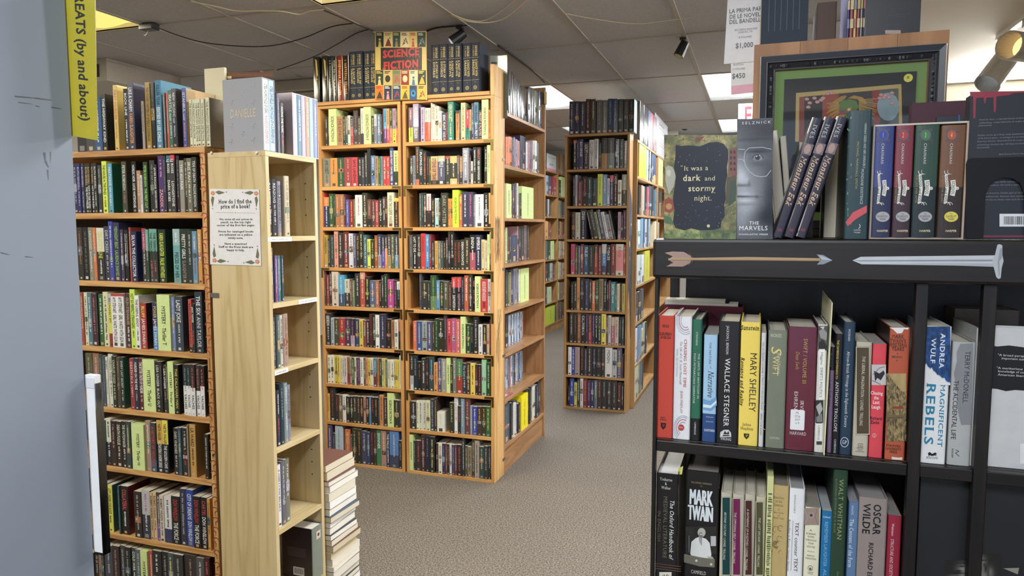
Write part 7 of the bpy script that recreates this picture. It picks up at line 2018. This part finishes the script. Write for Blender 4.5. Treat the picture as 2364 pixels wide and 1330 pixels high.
mb = MB(); mb.box(hx1 - hx0 + .0005, 0, -.001, hx1 - hx0 + .0018, .0135, hz1 - hz0 - .012); mb.box(0, 0, -.0018, hx1 - hx0 + .0018, .0135, -.0002); mb.build('clear_pocket', 'clear_plastic', hr)
mb = MB(); n = 8
for k in range(n):
    t0, t1 = k / n, (k + 1) / n
    g = lambda t: ((.002 + .016 * t + .004 * math.sin(t * 5)), .004 + .01 * t, (hz1 - hz0) + .012 * math.sin(t * 3.1) + .03 * t)
    a, b = g(t0), g(t1)
    mb.quad((a[0], a[1], hz1 - hz0 - .01), (b[0], b[1], hz1 - hz0 - .01), b, a)
mb.build('crinkled_film', 'clear_plastic', hr)

# ================================================================== ceiling fittings
def cable(label, pts, z=2.752, r=.003, m='cable_black', sag=None):
    P_ = [onZ(x, y, (z if not isinstance(z, (list, tuple)) else z[i])) for i, (x, y) in enumerate(pts)]
    S_ = []
    for i in range(len(P_) - 1):
        p0, p1, p2, p3 = P_[max(i - 1, 0)], P_[i], P_[i + 1], P_[min(i + 2, len(P_) - 1)]
        for k in range(5):
            t = k / 5
            S_.append(.5 * ((2 * p1) + (p2 - p0) * t + (2 * p0 - 5 * p1 + 4 * p2 - p3) * t * t + (3 * p1 - p0 - 3 * p2 + p3) * t ** 3))
    S_.append(P_[-1])
    mb = MB(); mb.tube(S_, r, 6)
    return tag(mb.build('ceiling_cable', m, smooth=True), uniq(label), 'cable')
HI = 2.7635
cable('cream cable looping under the ceiling tiles from near the yellow light', [(440, 3), (500, 15), (545, 25), (600, 25), (650, 26), (690, 33), (712, 26), (748, 22)], [HI, 2.755, 2.75, 2.75, 2.752, 2.75, 2.758, HI], .0035, 'cable_cream')
cable('black cable drooping from the black clip across to the science fiction corner', [(352, 58), (400, 78), (470, 98), (560, 107), (630, 105), (700, 88), (765, 62), (815, 54)], [HI, 2.74, 2.71, 2.70, 2.70, 2.72, 2.75, HI], .0035)
cable('short black cable running along a tile bar towards the science fiction sign', [(745, 23), (782, 38), (820, 54), (862, 72)], HI, .0035)
cable('black cable rising from behind the pink slipcase to the tile bar', [(640, 162), (720, 133), (775, 104), (820, 78), (850, 68)], [2.74, 2.73, 2.74, 2.755, HI], .0035)
cable('cream cable swagged under the ceiling near the middle, lower of the pair', [(1040, 34), (1080, 49), (1128, 52), (1165, 42), (1200, 14), (1222, -8)], [HI, 2.74, 2.735, 2.74, 2.755, HI], .0035, 'cable_cream')
cable('cream cable swagged under the ceiling near the middle, upper of the pair', [(1041, 32), (1075, 45), (1110, 49), (1140, 38), (1175, 12), (1198, -6)], [HI, 2.745, 2.74, 2.745, 2.755, HI], .003, 'cable_cream')
cable('thin grey cable strung between two ceiling bars near the black hanging spot', [(1305, 31), (1380, 45), (1470, 55), (1560, 45), (1600, 40)], [HI, 2.755, 2.75, 2.758, HI], .0022, 'cable_cream')
cable('black cable following the tile bar above the brown bookcase', [(1150, 105), (1195, 138), (1232, 166), (1258, 192)], HI, .005)
cable('black cable crossing behind the science fiction sign along the ceiling', [(985, 72), (1010, 64), (1050, 60), (1078, 58)], HI, .005)
def spot(label, p, d, L, r, m, up=True, ring=False, name='spotlight'):
    rt = root(name, label, 'lamp', p, 0)
    d = Vector(d).normalized()
    mb = MB(); mb.box(-.02, -.02, -.012, .02, .02, -.0005); mb.tube([(0, 0, -.01), (0, 0, -.05)], .006, 6); mb.build('mount', m, rt)
    c0 = Vector((0, 0, -.055)) - d * L * .35
    mb = MB(); pts = [c0, c0 + d * .004, c0 + d * L * .5, c0 + d * L]
    mb.tube(pts, [r * .6, r * .85, r * .95, r], 14); mb.build('lamp_can', m, rt, smooth=False)
    mb = MB(); e = c0 + d * (L + .0006); a = d.cross(Vector((0, 0, 1))).normalized(); b = d.cross(a)
    mb.add([e + (a * math.cos(k * .449) + b * math.sin(k * .449)) * r * .82 for k in range(14)], [tuple(range(14))]); mb.build('lens', 'steel' if not ring else ring, rt)
    return rt
spot('small black spotlight hanging from a ceiling bar in mid aisle', onZ(1577, 88, CEIL - .006), (-.4, -.2, -.9), .10, .033, 'black_plastic')
spot('black spotlight hanging above the navy slipcases of the science fiction plank', onZ(1062, 62, CEIL - .006), (-.6, -.3, -.5), .10, .035, 'black_plastic')
rt = root('cable_clip', 'black clip box on the ceiling bar next to the yellow light', 'clip', onZ(344, 56, CEIL - .006))
mb = MB(); mb.box(-.05, -.03, -.035, .05, .03, -.0005); mb.build('box', 'black_plastic', rt, bevel=.004)
mb = MB(); mb.tube([(-.01, 0, -.034), (-.018, 0, -.055), (-.03, 0, -.064), (-.04, 0, -.06)], .003, 6); mb.build('hook', 'steel', rt)
p_ = onZ(240, 166, CEIL)
rt = root('ceiling_vent', 'grey ceiling ventilation unit with a slotted side, far beyond the mystery books', 'vent', p_)
mb = MB(); mb.box(-.5, -.35, -.16, .42, .35, -.001); mb.build('housing', 'grey_metal_paint', rt)
mb = MB()
for k in range(9):
    mb.box(-.45 + k * .095, -.354, -.13, -.41 + k * .095, -.3505, -.04)
mb.build('grille', 'dark_back', rt)
p_ = onZ(700, 190, CEIL)
mb = MB(); mb.box(-.5, -.14, -.10, .5, .14, -.001); mb.box(-.44, -.11, -.125, .44, .11, -.1)
o = mb.build('ceiling_fixture', 'grey_metal_paint', loc=p_, bevel=.02); tag(o, 'unlit lens ceiling fixture beyond the pink slipcase', 'light')
# track lighting and tube light at the right
t0, t1 = onZ(2306, 82, CEIL - .003), onZ(2430, -12, CEIL - .003)
mb = MB(); dd = (t1 - t0).normalized(); nn = Vector((-dd.y, dd.x, 0)) * .018
mb.add([t0 - nn, t0 + nn, t1 + nn, t1 - nn] + [p - Vector((0, 0, .03)) for p in (t0 - nn, t0 + nn, t1 + nn, t1 - nn)], [(0, 3, 2, 1), (4, 5, 6, 7), (0, 1, 5, 4), (1, 2, 6, 5), (2, 3, 7, 6), (3, 0, 4, 7)])
tag(mb.build('light_track', 'enamel_white'), 'white light track on the plaster ceiling with cylinder lamps', 'light track')
mat_emit('lamp_warm', 'ffd48a', 1.6); mat_emit('lamp_cool', 'dfefff', 1.1)
def tracklamp(label, px, py, depth_scale, ax_px, L, r, em):
    p = t0 + dd * depth_scale - Vector((0, 0, .03))
    rt = root('track_lamp', label, 'lamp', p, 0, 'cylinder lamps on the track')
    mb = MB(); mb.box(-.028, -.028, -.05, .028, .028, -.0005); mb.tube([(0, 0, -.05), (0, 0, -.13)], .009, 8); mb.build('mount', 'grey_metal_paint', rt)
    d = ax_px
    c = Vector((0, 0, -.17)) + d * (-.3 * L)
    a = d.cross(Vector((0, 0, 1))).normalized(); b = d.cross(a)
    n = 20
    ring = lambda t, q: [c + d * t + (a * math.cos(k * 2 * math.pi / n) + b * math.sin(k * 2 * math.pi / n)) * q for k in range(n)]
    V = ring(0, r * .96) + ring(L, r) + ring(L, r * .92) + ring(L * .45, r * .8)
    F = [tuple(range(n))] + [(i * n + k, (i + 1) * n + k, (i + 1) * n + (k + 1) % n, i * n + (k + 1) % n) for i in range(3) for k in range(n)]
    mb = MB(); mb.add(V, F); mb.build('lamp_can', 'grey_metal_paint', rt)
    mb = MB(); mb.add(ring(L * .46, r * .79), [tuple(range(n - 1, -1, -1))]); mb.build('bulb', em, rt)
tracklamp('grey cylinder lamp on the track aiming down towards the black bookcase', 0, 0, .10, Vector((-.55, -.45, -.75)).normalized(), .26, .075, 'lamp_cool')
tracklamp('second cylinder lamp on the track with a warm glowing mouth', 0, 0, .52, Vector((-.75, -.60, .02)).normalized(), .22, .08, 'lamp_warm')
p0 = onY(2150, 186, 6.86); 
mb = MB(); mb.box(p0.x, 6.83, p0.z - .035, p0.x + 1.6, 6.87, p0.z + .03); mat_emit('tube_glow', 'f8faff', 3.0)
rt = root('tube_light', 'bright white tube light along the top of the cream wall', 'light', (p0.x, 6.83, p0.z))
mb = MB(); mb.box(0, .03, -.03, 1.6, .068, .035); mb.build('fixture', 'enamel_white', rt)
mb = MB(); mb.tube([(.02, .008, 0), (1.58, .008, 0)], .02, 12); mb.build('tube', 'tube_glow', rt)
area('tube_lamp', (2.35, 6.78, CEIL - .10), (math.radians(118), 0, math.pi), (1.6, .06), 125, (1.0, .98, .94))
sd = bpy.data.lights.new('track_beam', 'SPOT'); sd.energy = 110; sd.spot_size = math.radians(100); sd.spot_blend = .8; sd.shadow_soft_size = .07; sd.color = (.97, .98, 1.0)
so = bpy.data.objects.new('track_beam', sd); C.objects.link(so)
so.location = t0 + dd * .10 + Vector((-.12, -.1, -.32)); so.rotation_euler = Vector((-.62, -.30, -.72)).to_track_quat('-Z', 'Y').to_euler()
sd = bpy.data.lights.new('track_beam', 'SPOT'); sd.energy = 190; sd.spot_size = math.radians(110); sd.spot_blend = .8; sd.shadow_soft_size = .12; sd.color = (1.0, .97, .92)  # added fill beam from an unseen spot, brightens maple and brown bookcase sides
so = bpy.data.objects.new('track_beam', sd); C.objects.link(so)
so.location = (1.45, 2.45, 2.46); so.rotation_euler = Vector((-.86, .12, -.42)).to_track_quat('-Z', 'Y').to_euler()
# white column with two little spotlights far down the aisle
cx = onY(1553, 290, 9.2)
mb = MB(); mb.box(cx.x - .06, 9.2, 0, cx.x + .06, 9.3, CEIL); struct(mb.build('column', 'enamel_white'), 'white column far behind the storybook')
for k, (x_, y_, lab) in enumerate(((1569, 268, 'upper'), (1577, 289, 'lower'))):
    p = onY(x_, y_, 9.15)
    rt = root('spotlight', lab + ' black spotlight clamped to the distant white column', 'lamp', p, 0, 'spotlights on the white column')
    mb = MB(); mb.tube([(cx.x + .058 - p.x, .06, 0), (0, 0, 0)], .012, 6); mb.build('arm', 'black_plastic', rt)
    mb = MB(); mb.tube([(-.03, .03, .02), (.0, -.0, .0), (.03, -.05, -.02)], [.03, .05, .055], 12); mb.build('lamp_can', 'black_plastic', rt)
